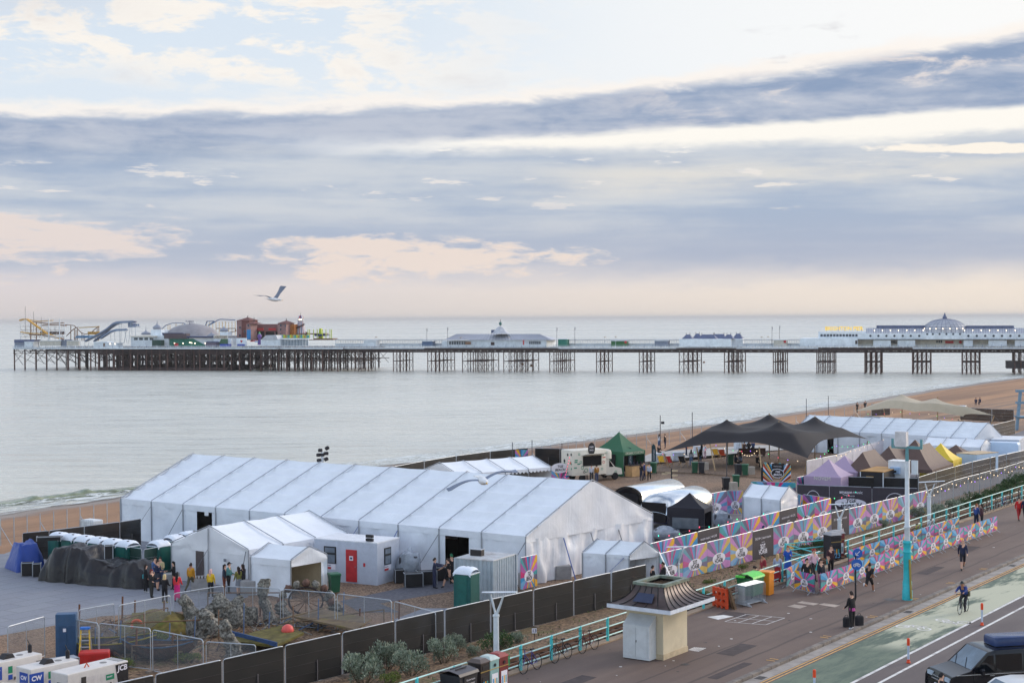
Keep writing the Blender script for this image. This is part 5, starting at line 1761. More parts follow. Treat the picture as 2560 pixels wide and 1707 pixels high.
def banner(b,kind,L,H,mirror,seed,y=-0.03):
 T=lambda x,z:Matrix.Translation((x,y-0.012,z))@VX
 if kind=='burst':
  cx,cz=L*0.5,H*0.40
  burst(b,0.02,0.10,L-0.02,H-0.02,(cx,cz),y,seed,soft=mirror)
  oval(b,cx,cz,0.95,0.36,y-0.006,BAN_WHITE)
  b.text('TGE',1,INK,T(cx,cz+0.14),0.25,0.03,mirror,width=0.62)
  b.text('BEACH',1,INK,T(cx,cz-0.14),0.25,0.03,mirror,width=1.2)
 elif kind=='black':
  b.poly([(0.02,y,0.08),(L-0.02,y,0.08),(L-0.02,y,H-0.02),(0.02,y,H-0.02)],BAN_BLACK)
  b.text('amazon music | +44 LIVE',1,BAN_WHITE,T(L/2,H*0.72),0,0,mirror,width=L*0.74)
  b.text('presents',1,BAN_WHITE,T(L/2,H*0.58),0,0,mirror,width=L*0.14)
  b.text('TGE',1,BAN_WHITE,T(L/2,H*0.42),0.25,0.03,mirror,width=L*0.25)
  b.text('BEACH',1,BAN_WHITE,T(L/2,H*0.25),0.25,0.03,mirror,width=L*0.40)
 elif kind=='presents':
  b.poly([(0.02,y,0.05),(L-0.02,y,0.05),(L-0.02,y,H-0.02),(0.02,y,H-0.02)],BAN_BLACK)
  b.text('amazon',1,BAN_WHITE,T(L*0.39,H*0.76),0,0.02,mirror,width=L*0.30)
  b.text('music',1,BAN_WHITE,T(L*0.67,H*0.765),0,0,mirror,width=L*0.22)
  arc(b,L*0.385,H*0.80,0.34,0.035,y-0.012,BAN_WHITE,math.pi*1.22,math.pi*1.78,10)
  b.text('presents',1,BAN_WHITE,T(L/2,H*0.61),0,0,mirror,width=L*0.19)
  oval(b,L/2,H*0.30,L*0.37,H*0.20,y-0.006,BAN_WHITE,32)
  b.text('TGE',1,INK,T(L/2,H*0.385),0.25,0.03,mirror,width=L*0.24)
  b.text('BEACH',1,INK,T(L/2,H*0.22),0.25,0.03,mirror,width=L*0.50)
 elif kind=='ring':
  b.poly([(0.02,y,0.05),(L-0.02,y,0.05),(L-0.02,y,H-0.02),(0.02,y,H-0.02)],BAN_BLACK)
  arc(b,L/2,H*0.42,0.72,0.045,y-0.01,BAN_WHITE,-0.25,math.pi+0.25)
  oval(b,L/2,H*0.30,L*0.22,H*0.16,y-0.006,BAN_WHITE)
_FENCE={}
def fence_proto(kind,L=3.43,H=2.0,mirror=False,seed=0):
 """One temporary fence panel, local x along it, facing -y; returns the root, first use moves it."""
 key=(kind,L,H,mirror,seed)
 if key in _FENCE:
  return _FENCE[key],False
 root=thing('fence_panel','x','fence panel',(0,0,0))
 r=0.024
 b=MB()
 c=0.14
 pts=[(0.03,0,0)]+[(0.03,0,H-c)]+[(0.03+c-c*math.cos(a),0,H-c+c*math.sin(a))for a in(0.5,1.05)]+[(0.03+c,0,H)]
 pts+=[(L-0.03-c,0,H)]+[(L-0.03-c+c*math.sin(a),0,H-c+c*math.cos(a))for a in(0.5,1.05)]+[(L-0.03,0,H-c),(L-0.03,0,0)]
 b.tube(pts,r,GALV,6)
 b.tube([(0.03,0,0.10),(L-0.03,0,0.10)],r*0.8,GALV,5)
 b.build('frame',root)
 b=MB()
 b.box((0.0,0,0.06),(0.24,0.62,0.12),FOOT)
 b.build('foot',root)
 if kind=='wire':
  b=MB()
  b.poly([(0.04,0,0.1),(L-0.04,0,0.1),(L-0.04,0,H-0.03),(0.04,0,H-0.03)],WIRE)
  b.build('wire_mesh',root)
  b=MB();b.tube([(L/2,0.012,0.1),(L/2,0.012,H-0.02)],r*0.7,GALV,5);b.build('brace',root)
 elif kind in('net','brown','white','green'):
  b=MB()
  m={'net':NET_BLACK,'brown':NET_BROWN,'white':NET_WHITE,'green':NET_GREEN}[kind]
  rr=random.Random(seed+5)
  def fn(s,t):
   return(0.04+(L-0.08)*s,-0.03+0.03*mnoise.noise(Vector((s*4+seed*3,t*3,seed)))*math.sin(math.pi*s),0.1+(H-0.12)*t)
  b.grid(fn,10,6,m)
  b.build('netting',root,180)
  b=MB()
  for z in(0.55,1.0,1.45):
   b.tube([(0.03,-0.05,z),(L-0.03,-0.05,z-0.02)],0.005,mat('dull fence wire',(58,54,56),0.7)if kind=='net' else GALV,4)
  if kind=='net':
   b.tube([(L*0.55,-0.055,0.05),(L*0.55,-0.055,1.05)],0.02,mat('dull stake',(112,106,108),0.7),5)
  b.build('wire',root)
 else:
  b=MB()
  banner(b,kind,L,H,mirror,seed)
  b.build('banner',root)
 _FENCE[key]=root
 return root,True
def fence(kind,A,B,label,group,H=2.0,mirror=False,seed=0,name=None,sz=1.0):
 """Panel from ground point A to ground point B (seen A left of B when it faces us)."""
 L=3.43
 proto,first=fence_proto(kind,L,H,mirror,seed)
 A,B=Vector(A),Vector(B)
 d=B-A
 o=proto if first else dup(proto)
 o.location=A
 o.rotation_euler=(0,0,math.atan2(d.y,d.x))
 o.scale=(d.length/L,1,sz)
 tag(o,label,'fence panel',group)
 return o
def build_fences():
 g='black netted fence panels along the planted strip'
 spots=['behind the white generators, just in view','behind the lettered generator','next right of the generators','left of the dark shrubs by the strip','behind the largest silvery shrubs','behind the pair of upright silvery shrubs','behind the leafy green shrub with the lamp post before it','in front of the green toilet','in front of the grey container','behind the number 13 plate','behind the middle leaning bicycle','left of the roofed kiosk','ending beside the scalloped white tent']
 n_of=lambda s:17.2-0.082*(s+5.2)
 for i,k in enumerate(range(-6,7)):
  s0,s1=-5.16+3.43*k,-5.16+3.43*(k+1)
  fence('net',PR(s0+0.02,n_of(s0),SITE_Z),PR(s1-0.02,n_of(s1),SITE_Z),'black netted fence panel '+spots[i],g,seed=i%4)
 g='printed panels of the front hoarding'
 kinds='SSSSBSSSBSSSSS'
 FA,FB=P(1642,1385,SITE_Z+2),P(2318,1225,SITE_Z+2);FA.z=FB.z=SITE_Z
 marks=['behind the scalloped white tent','behind the lamp post by the kiosk','above the orange and green bins','beside the charcoal one','with charcoal print above the two stewards','above the woman in the red skirt','above the blue coat','over the leafy bank by the steps','with charcoal print beside the second lamp post','just right of the charcoal one','above the empty bank','before the dark lettered banner','left of the turquoise lamp column','at the far end of the row']
 for i,k in enumerate(kinds):
  a,b_=FA.lerp(FB,i/14),FA.lerp(FB,(i+1)/14)
  fence('burst' if k=='S' else 'black',a,b_,('starburst hoarding panel with mirrored lettering ' if k=='S' else 'hoarding panel ')+marks[i],g,mirror=True,seed=i%4)
 g='printed panels of the inner hoarding'
 FA,FB=P(1624,1359,SITE_Z+2),P(2077,1245,SITE_Z+2);FA.z=FB.z=SITE_Z
 marks=['just right of the big marquee','beside the plastic wrapped gear','with charcoal print in front of the black gazebo','right of the black gazebo','left of the square white tent','in front of the square white tent','with charcoal print behind the two women','behind the two women','ending the row by the dark banner']
 for i,k in enumerate('SSBSSSBSS'):
  a,b_=FA.lerp(FB,i/9),FA.lerp(FB,(i+1)/9)
  fence('burst' if k=='S' else 'black',a,b_,('starburst hoarding panel reading normally ' if k=='S' else 'hoarding panel ')+marks[i],g,seed=(i+1)%4)
 H2=SITE_Z+2.0
 g='printed panels across the compound'
 for(u0,v0,u1,v1),lab,mi,sd in(((1752,1238,1817,1226),'starburst panel left of the one with mirrored lettering beside the square tent',True,4),((1818,1226,1858,1226),'narrow starburst panel touching the left of the square white tent',True,1),((1992,1234,2006,1238),'sliver of starburst panel touching the right of the square tent',False,2),((2007,1235,2077,1245),'starburst panel in front of the dark ring banner',False,3),((1877,1203,1990,1206),'starburst panel behind the arch sign',False,0),((1992,1193,2024,1187),'starburst panel at the left end of the black fence',False,2),((1300,1394,1342,1385),'starburst panel between the big marquee and the scalloped tent',False,1)):
  A,B=P(u0,v0,H2),P(u1,v1,H2)
  A.z=B.z=SITE_Z
  fence('burst',A,B,lab,g,mirror=mi,seed=sd)
 g='charcoal banner panels under the black fence'
 px=[(1992.7,1210.5),(2073.5,1214),(2180,1217.5),(2296,1220)]
 for i,(k,lab)in enumerate((('ring','charcoal banner panel with a white ring, behind the arch sign side'),('presents','charcoal banner panel lettered in white with an oval badge'),('ring','charcoal banner panel with a white ring, beside the tall lamp column'))):
  A,B=P(*px[i],H2),P(*px[i+1],H2)
  A.z=B.z=SITE_Z
  fence(k,A,B,lab,g)
 def run(pts,kind,lab,marks,g,H=2.0):
  for i in range(len(pts)-1):
   A,B=P(*pts[i],SITE_Z+H),P(*pts[i+1],SITE_Z+H)
   A.z=B.z=SITE_Z
   fence(kind,A,B,lab+marks[i],g,H=2.0,seed=i%3,sz=H/2.0)
 run([(2026,1188.5),(2105,1191),(2195,1193),(2296,1195)],'net','black netted fence panel ',['below the lettered lilac gazebo','below the plain lilac gazebo','below the gold topped trailer'],'black fence panels above the charcoal banners')
 run([(2296,1193),(2340,1179),(2387,1166),(2430,1154),(2475,1144),(2515,1135),(2562,1125)],'brown','brown netted fence panel ',['nearest the tall lamp column','below the brown gazebos','below the yellow gazebo','below the white trailer','below the white van','below the white cabin end','running out of view'],'brown fence panels beside the seafront path')
 run([(2016,1151.5),(2055,1144),(2091,1137),(2130,1124),(2168,1112),(2208,1099)],'white','white banner fence panel ',['left of the lilac gazebos','just left of the brighter white ones','behind the plain lilac gazebo','behind the first brown gazebo','nearest the long right marquee'],'white banner fence behind the gazebos')
 run([(56,1332),(122,1326),(210,1315),(299,1304),(352,1296)],'net','black netted fence panel ',['left end behind the toilets','behind the white water tank','behind the middle toilets','meeting the corner of the big marquee'],'black fence panels behind the toilets')
 run([(985,1166),(1060,1152),(1140,1139),(1225,1128),(1320,1119)],'net','dark fence panel on the beach crest ',['just above the marquee roof','left of the bar tent','behind the bar tent','ending behind the bar banner'],'dark fence panels on the beach crest behind the bar',2.2)
 run([(1337,1120),(1400,1121),(1452,1124)],'net','dark fence panel behind the patterned food truck ',['beside the bar banner','next to the truck'],'dark fence panels behind the food truck')
 run([(153,1347),(251,1357.5)],'green','dark green netted panel in front of the left toilets',[''],'green netted panels round the toilets')
 run([(252,1358),(355,1371)],'green','dark green netted panel in front of the right toilets',[''],'green netted panels round the toilets')
 run([(359,1373),(431,1362)],'green','dark green netted panel touching the scalloped tent',[''],'green netted panels round the toilets')
 run([(2178,1010),(2225,1008)],'brown','dark fence panel behind the beige stretch tent, left',[''],'dark fence panels round the beige stretch tent')
 run([(2400,1018),(2480,1022),(2535,1024)],'brown','dark fence panel behind the beige stretch tent ',['right of its second peak','at the far right'],'dark fence panels round the beige stretch tent')
 run([(2482,1062),(2538,1049)],'brown','brown fence panel right of the long marquee gable',[''],'dark fence panels round the beige stretch tent')
 g='bare wire fence panels round the shell sculpture yard'
 wl=[((18,1566,112,1540),'beside the shingle at the far left'),((151,1542,246,1557),'above the blue cupboard'),((247,1557,377,1570),'above the stepladder'),((380,1573,509,1598),'in front of the boats'),((514,1603,640,1611),'in front of the tall shell figures'),((196,1524,286,1508),'behind the boats, on the paving side'),((295,1513,427,1487),'with a rusty post, near the group of people'),((433,1483,560,1463),'behind the tall shell figures'),((562,1465,702,1471),'in front of the small open tent'),((706,1472,838,1482),'by the green wheeled bin'),((842,1483,980,1500),'over the dark setts'),((985,1502,1090,1530),'meeting the black fence')]
 for(u0,v0,u1,v1),lab in wl:
  A,B=P(u0,v0,H2),P(u1,v1,H2)
  A.z=B.z=SITE_Z
  fence('wire',A,B,'bare wire fence panel '+lab,g)
 g='wire fence panels hung with bulbs beside the seafront path'
 pts=[(2316,1227),(2350,1214.6),(2383,1201),(2420,1191),(2449,1184),(2477,1176),(2510,1168),(2542,1158),(2575,1148)]
 for i in range(8):
  A,B=P(*pts[i],H2),P(*pts[i+1],H2)
  A.z=B.z=SITE_Z
  o=fence('wire',A,B,'wire fence panel hung with bulbs, '+('first','second','third','fourth','fifth','sixth','seventh','eighth')[i]+' from the end of the starburst hoarding',g)
 for pts,lab in(([(1,1295),(100,1283),(200,1268),(300,1250)],'wire beach fence with braced posts at the far left'),([(1330,1117),(1400,1108),(1460,1099),(1540,1088),(1616,1081),(1700,1068),(1780,1060)],'wire beach fence beyond the green stall and food truck'),([(1990,1040),(2060,1030),(2135,1015),(2180,1007)],'wire beach fence beyond the long right marquee')):
  tops=[P(u,v,SITE_Z+2.0)for u,v in pts]
  c=tops[0]
  root=thing('beach_fence',lab,'fence',(c.x,c.y,SITE_Z))
  wire=MB()
  for i in range(len(tops)-1):
   n=3
   for k in range(n+(1 if i==len(tops)-2 else 0)):
    q=tops[i].lerp(tops[i+1],k/n)
    b=MB();b.tube([(q.x,q.y,SITE_Z),(q.x,q.y,SITE_Z+2.0)],0.035,GALV,5)
    if k==0:
     b.tube([(q.x+1.0,q.y-0.4,SITE_Z),(q.x,q.y,SITE_Z+1.4)],0.025,GALV,5)
    put(b,'post',root)
   A,B=tops[i],tops[i+1]
   wire.poly([(A.x,A.y,SITE_Z),(B.x,B.y,SITE_Z),(B.x,B.y,SITE_Z+1.95),(A.x,A.y,SITE_Z+1.95)],netting('fine beach wire',(110,108,108),0.05,0.10))
  put(wire,'wire_mesh',root)
build_fences()
def build_barriers():
 """Pedestrian barriers dressed in starburst covers."""
 L,H=2.2,1.1
 def proto(seed):
  root=thing('crowd_barrier','x','barrier',(0,0,0))
  b=MB()
  b.tube([(0.04,0,0.12),(0.04,0,H),(L-0.04,0,H),(L-0.04,0,0.12),(0.04,0,0.12)],0.02,GALV,5)
  b.build('frame',root)
  b=MB()
  burst(b,0.0,0.16,L,H+0.03,(L/2,0.62),-0.035,seed,15)
  burst(b,0.0,0.16,L,H+0.03,(L/2,0.62),0.035,seed,15)
  for y,mir in((-0.04,False),(0.04,True)):
   oval(b,L/2,0.56,0.40,0.22,y,BAN_WHITE)
   b.text('TGE',1,INK,Matrix.Translation((L/2,y*1.15,0.65))@VX,0.25,0.03,mir,width=0.30)
   b.text('BEACH',1,INK,Matrix.Translation((L/2,y*1.15,0.49))@VX,0.25,0.03,mir,width=0.52)
  b.build('cover',root)
  for x in(0.28,L-0.28):
   b=MB()
   b.tube([(x,-0.34,0.01),(x,0,0.26),(x,0.34,0.01)],0.02,GALV,5)
   b.build('foot',root)
  return root
 ps=[proto(11),proto(12),proto(13)]
 used=set()
 def place(i,A,B,lab,g):
  A,B=Vector(A),Vector(B)
  d=B-A
  k=i%3
  o=ps[k]if k not in used else dup(ps[k])
  used.add(k)
  o.location=A
  o.rotation_euler=(0,0,math.atan2(d.y,d.x))
  o.scale=(d.length/L,1,1)
  tag(o,lab,'barrier',g)
 ordn=('first','second','third','fourth','fifth','sixth','seventh','eighth','ninth','tenth','eleventh','twelfth','thirteenth','fourteenth')
 g='starburst barriers of the road side row'
 A0,A1=Vector(PR(20.6,5.2)),Vector(PR(49.8,4.75))
 n=13
 for i in range(n):
  place(i,A0.lerp(A1,i/n),A0.lerp(A1,(i+0.97)/n),'starburst covered crowd barrier, '+ordn[i]+' from the steps in the row nearer the road',g)
 place(1,PR(20.3,5.4),PR(21.0,6.9),'starburst covered crowd barrier turned across the near end of the road side row',g)
 g='starburst barriers of the sea side row'
 A0,A1=Vector(PR(29.5,7.3)),Vector(PR(47.5,6.7))
 n=8
 for i in range(n):
  place(i+1,A0.lerp(A1,i/n),A0.lerp(A1,(i+0.97)/n),'starburst covered crowd barrier, '+ordn[i]+' from the steps in the row nearer the railing',g)
 g='starburst barriers at the entrance'
 a,b_=P(1966,1472),P(2024,1436)
 place(2,a,a.lerp(b_,0.5),'starburst covered crowd barrier standing alone left of the man in black',g)
 place(0,a.lerp(b_,0.5),b_,'starburst covered crowd barrier partly behind the man in black',g)
 for k in range(8):
  root=thing('crowd_barrier','bare galvanised crowd barrier in the leaning stack by the green bin, '+('front one' if k==0 else 'one of those behind the front one'),'barrier',PR(15.0+0.03*k,7.05+0.085*k),YAW_S-0.12,'bare barriers stacked by the bins')
  if k>0:
   root['label']='bare galvanised crowd barrier packed behind the front one of the stack'
  b=MB()
  b.tube([(0.04,0,0.12),(0.04,0,1.0),(0.14,0,1.1),(1.96,0,1.1),(2.06,0,1.0),(2.06,0,0.12),(0.04,0,0.12)],0.02,GALV,5)
  for j in range(15):
   b.tube([(0.18+j*0.12,0,0.12),(0.18+j*0.12,0,1.1)],0.009,GALV,4)
  b.build('frame',root)
  for x in(0.3,1.8):
   b=MB();b.tube([(x,-0.32,0.01),(x,0,0.22),(x,0.1,0.1)],0.018,GALV,5);b.build('foot',root)
build_barriers()
TURQ=mat('turquoise paint railing',(70,186,190),0.5,var=0.12,scale=2.0,dirt=((120,140,130),0.4))
TURQ_PALE=mat('pale turquoise rail',(176,214,210),0.45,var=0.1,scale=2.0)
LAMP_WHITE=mat('white lamp paint',(206,212,218),0.45,var=0.08,dirt=((160,150,140),0.4))
def railing(lab,s0,s1,n,step=2.37,z=0.06):
 root=thing('railing',lab,'railing',PR(s0,n,0))
 k=int(round((s1-s0)/step))
 for i in range(k+1):
  s=s0+(s1-s0)*i/k
  b=MB()
  q=PR(s,n,z)
  b.rbox((q.x,q.y,z+0.54),(0.15,0.11,1.12),TURQ,0.03,YAW_S,1)
  put(b,'post',root)
 for zz in(1.07,0.66,0.24):
  b=MB();b.tube([PR(s0-0.5,n,z+zz),PR(s1+0.5,n,z+zz)],0.033,TURQ_PALE,7);put(b,'rail',root)
 return root
def build_street():
 railing('turquoise promenade railing beside the leaning bicycles and kiosk',-24.6,27.6,8.55)
 railing('turquoise promenade railing with bicycles beyond the starburst barriers',33.4,168,9.0,2.6)
 root=thing('railing','short turquoise gate railing across the steps by the woman in the blue coat','railing',PR(27.6,8.6))
 for(a,c)in(((27.6,8.6),(29.8,11.6)),((29.8,11.6),(33.0,10.2))):
  for zz in(1.1,0.7,0.3):
   b=MB();b.tube([PR(*a,zz),PR(*c,zz)],0.035,TURQ,6);put(b,'rail',root)
 for p in((29.8,11.6),(33.0,10.2)):
  b=MB();q=PR(*p,0);b.rbox((q.x,q.y,0.1),(0.15,0.12,2.1),TURQ,0.03,YAW_S,1);put(b,'post',root)
 def lamp(lab,q,v_top,blade):
  q=Vector(q)
  h=hgt(q,v_top)
  root=thing('street_lamp',lab,'street lamp',q,YAW_S,'slim white fork topped lamps')
  H=h-q.z
  b=MB();b.lathe([(0.14,0),(0.13,H-1.0),(0.16,H-0.98),(0.16,H-0.9)],LAMP_WHITE,10);b.build('pole',root,40)
  for y in(-0.42,0.3):
   b=MB();b.tube([(0,0,H-0.95),(0,y*0.5,H-0.5),(0,y,H)],0.075,LAMP_WHITE,7,r2=0.04);b.build('fork_arm',root,60)
  b=MB()
  rings=[]
  for i in range(9):
   t=i/8
   w=0.10+0.06*math.sin(math.pi*min(1,t*1.3))
   y=0.75-1.9*t
   zz=H+0.03+0.20*t
   rings.append([(-w,y,zz),(0,y,zz+0.05),(w,y,zz),(0,y,zz-0.03)])
  b.loft(rings,LAMP_WHITE,True,None,True);b.build('blade',root,60)
 lamp('slim white fork topped lamp by the recycling bins, nearest of its kind',P(1241,1672,BED_Z),1486,0)
 lamp('slim white fork topped lamp behind the roofed kiosk',P(1694,1443,-0.75),1371,0)
 lamp('slim white fork topped lamp beside the black 23 bin',PR(38.4,11.7,-0.6),1264,0)
 lamp('slim white fork topped lamp beyond the tall turquoise column',PR(49.6,9.6,-0.5),1208,0)
 q=PR(21.9,0.75,0)
 H=hgt(q,1150)
 root=thing('lamp_column','tall ornate lamp column, turquoise base and white shaft, on the kerb side','lamp column',q,YAW_S)
 zt=lambda v:hgt(q,v)
 b=MB()
 z1=zt(1358)
 b.lathe([(0.280,0),(0.269,0.5),(0.241,0.55),(0.252,0.95),(0.213,1.1),(0.196,1.9),(0.218,1.95),(0.207,2.5),(0.246,2.58),(0.213,2.66),(0.207,3.0),(0.258,3.08),(0.213,3.2),(0.168,z1-0.5),(0.213,z1-0.35),(0.168,z1-0.12),(0.224,z1)],mat('turquoise lamp iron',(42,176,186),0.4,var=0.1,dirt=((80,120,100),0.35)),12)
 b.build('base',root,40)
 b=MB();za,zb=zt(1318),zt(1195)
 b.lathe([(0.157,z1),(0.146,za-0.05),(0.185,za),(0.185,za+0.06),(0.134,za+0.12),(0.106,zt(1152))],LAMP_WHITE,12);b.build('shaft',root,40)
 zc=zt(1118)
 b=MB();b.lathe([(0.10,zt(1152)),(0.09,zc)],mat('dull teal steel',(96,146,152),0.5),8)
 b.box((0,0,zc),(0.12,1.7,0.14),mat('dull teal steel',(96,146,152),0.5));b.box((0,-0.8,zc+0.2),(0.1,0.12,0.5),mat('dull teal steel',(96,146,152),0.5));b.box((0,0.8,zc+0.2),(0.1,0.12,0.5),mat('dull teal steel',(96,146,152),0.5))
 b.build('crossarm',root)
 b=MB();b.box((0,0.3,zt(1098)),(0.35,0.62,zt(1079)-zt(1117)),mat('white sheet cover',(206,202,204),0.6));b.build('lantern',root)
 b=MB();b.box((0.02,-0.42,zt(1167)),(0.06,0.35,zt(1150)-zt(1185)),LAMP_WHITE);b.build('sign_plate',root)
 b=MB();b.beam((-0.22,-0.3,0.1),(-0.16,-0.2,2.2),0.08,0.08,mat('ochre conduit',(150,130,60),0.7));b.build('conduit',root)
 q=P(2139,1492,0)
 root=thing('sign_post','black post with two round blue signs by the starburst barriers','sign post',q,YAW_S)
 h=hgt(q,1388)
 b=MB();b.lathe([(0.055,0),(0.045,h-0.6),(0.04,h)],mat('black post paint',(30,28,32),0.5),8);b.build('post',root)
 blue=mat('blue sign face',(36,92,176),0.4,var=0.04)
 M=Matrix.Rotation(-YAW_S,4,'Z')@VX
 for zz,kind in((hgt(q,1410),'bike'),(hgt(q,1383),'arrow')):
  b=MB();c=Matrix.Translation((-0.02 if kind=='bike' else 0.1,-0.08,zz))@M
  b.lathe([(0.02,0.0),(0.30 if kind=='bike' else 0.27,0),(0.30 if kind=='bike' else 0.27,-0.02)],blue,20,(0,0,0),c)
  def bar(x0,y0,x1,y1):
   d=Vector((x1-x0,y1-y0,0));nn=Vector((-d.y,d.x,0)).normalized()*0.018
   b.add([(x0-nn.x,y0-nn.y,0.012),(x1-nn.x,y1-nn.y,0.012),(x1+nn.x,y1+nn.y,0.012),(x0+nn.x,y0+nn.y,0.012)],[(0,1,2,3)],BAN_WHITE,c)
  if kind=='bike':
   for cx in(-0.11,0.11):
    for i in range(12):
     a0,a1=2*math.pi*i/12,2*math.pi*(i+1)/12
     bar(cx+0.07*math.cos(a0),-0.04+0.07*math.sin(a0),cx+0.07*math.cos(a1),-0.04+0.07*math.sin(a1))
   for s_ in((-0.11,-0.04,-0.05,0.07),(-0.05,0.07,0.08,0.07),(0.08,0.07,0.11,-0.04),(0.0,-0.04,0.08,0.07),(0.0,-0.04,-0.05,0.07),(-0.11,-0.04,0,-0.04)):
    bar(*s_)
  else:
   bar(0.12,0.12,-0.1,-0.1);bar(-0.1,-0.1,0.04,-0.1);bar(-0.1,-0.1,-0.1,0.04)
  b.build('sign_face',root)
 for(u,v),lab in(((2455,1562),'orange and white bollard in front of the cyclist'),((2271,1656),'orange and white bollard on the white line left of the black van'),((2036,1740),'orange topped bollard cut by the bottom of the picture')):
  root=thing('lane_bollard',lab,'bollard',P(u,v,ROAD_Z+0.01),0,'lane bollards on the white line')
  og=mat('orange bollard plastic',(226,74,34),0.5,var=0.06)
  b=MB();b.lathe([(0.09,0),(0.09,0.05),(0.065,0.09),(0.065,0.16)],og,10);b.build('base',root)
  b=MB();b.lathe([(0.05,0.15),(0.05,0.80)],mat('white bollard plastic',(186,198,216),0.4),10);b.build('post',root)
  b=MB();b.lathe([(0.068,0.78),(0.068,1.06),(0.05,1.10),(0.01,1.11)],og,10);b.build('cap',root)
 root=thing('number_plate','small white plate reading 13 on a stake in the shingle','number sign',P(1336,1610,-0.75),0)
 b=MB();b.beam((0,0,0),(0,0,0.55),0.04,0.04,DARK_IRON);b.build('stake',root)
 b=MB();b.box((0,-0.03,0.68),(0.24,0.02,0.24),BAN_WHITE);b.text('13',1,NAVY_P,Matrix.Translation((0,-0.045,0.68))@VX,width=0.17,bold=0.02);b.build('plate',root)
build_street()
def build_kiosk():
 o=PR(2.95,5.1,0)
 root=thing('promenade_kiosk','small cream kiosk with a flared dark metal roof and white cabinet','kiosk',o,YAW_S)
 cream=mat('cream render',(204,190,164),0.8,var=0.07,scale=0.8,dirt=((168,150,122),0.5))
 b=MB();b.box((0.2,0.35,1.25),(2.2,1.9,2.5),cream);b.build('wall',root)
 b=MB();b.box((0.2,0.35,0.12),(2.26,1.96,0.24),mat('plinth render',(186,168,140),0.85,var=0.15));b.build('plinth',root)
 ex,ey,ez,rx,ry,rz=2.06,1.63,2.50,1.06,0.72,3.34
 b=MB();b.box((0,0,ez-0.09),(2*ex,2*ey,0.18),mat('white fascia board',(206,210,220),0.6,var=0.1));b.build('fascia',root)
 metal=mat('brown roof sheet',(84,70,68),0.45,metal=0.35,var=0.25,scale=1.3,dirt=((58,66,66),0.6))
 prof=[]
 for i in range(9):
  t=i/8
  k=1-(1-t)**2.0*1.0
  h=t**1.9
  prof.append((ex+(rx-ex)*(1-(1-t)**1.5),ey+(ry-ey)*(1-(1-t)**1.5),ez+0.01+(rz-ez)*(0.08*t+0.92*t**1.8)))
 b=MB()
 b.loft([[(-x,-y,z),(x,-y,z),(x,y,z),(-x,y,z)]for x,y,z in prof],metal,True)
 b.build('roof',root,25)
 b=MB()
 seam=mat('dark roof seam',(44,44,46),0.5,metal=0.3)
 for side in range(4):
  n=8 if side in(0,2)else 5
  for k in range(n+1):
   f=-1+2*k/n
   pts=[]
   for x,y,z in prof:
    q={0:(f*x,-y),2:(f*x,y),1:(x,f*y),3:(-x,f*y)}[side]
    pts.append((q[0],q[1],z+0.015))
   b.tube(pts,0.022,seam,4)
 b.build('roof_seam',root)
 b=MB();b.poly([(-1.0*f-0.7,y,z)for f,y,z in()]or[(-1.72,-0.5,2.66),(-1.72,0.5,2.66),(-1.33,0.42,3.0),(-1.33,-0.42,3.0)],mat('blue roof patch',(40,50,78),0.5));b.build('roof_patch',root)
 rim=mat('verdigris rim',(112,122,110),0.6,var=0.25,scale=3,dirt=((136,96,62),0.6))
 b=MB()
 for(x,y,sx,sy)in((0,-ry,2*rx+0.1,0.24),(0,ry,2*rx+0.1,0.24),(-rx,0,0.24,2*ry-0.24),(rx,0,0.24,2*ry-0.24)):
  b.box((x,y,rz+0.02),(sx,sy,0.12),rim)
 b.build('roof_rim',root)
 b=MB();b.box((0,0,rz-0.26),(2*rx-0.1,2*ry-0.1,0.04),mat('dark roof void',(34,26,20),0.9))
 for k in range(6):
  b.box((0,-0.5+k*0.2,rz-0.18),(2*rx-0.2,0.06,0.1),mat('old joist',(84,62,44),0.9))
 b.build('roof_lattice',root)
 gm=mat('white cabinet paint',(200,202,204),0.5,var=0.06,dirt=((170,168,164),0.4))
 b=MB()
 x0,x1,y0,y1=-1.52,-0.92,-0.25,1.12
 b.slab([(x1,y0,0.04),(x0,y0,0.04),(x0,y0,1.55),(x1,y0,1.95)],(0,y1-y0,0),gm);b.build('cabinet',root)
 for k in(0,1):
  b=MB();b.box((x0-0.012,y0+0.1+0.3+k*0.60,0.80),(0.02,0.57,1.3),gm);b.build('cabinet_door',root)
 b=MB();b.box((x0-0.03,0.42,0.85),(0.02,0.03,0.1),DARK_IRON);b.build('handle',root)
build_kiosk()
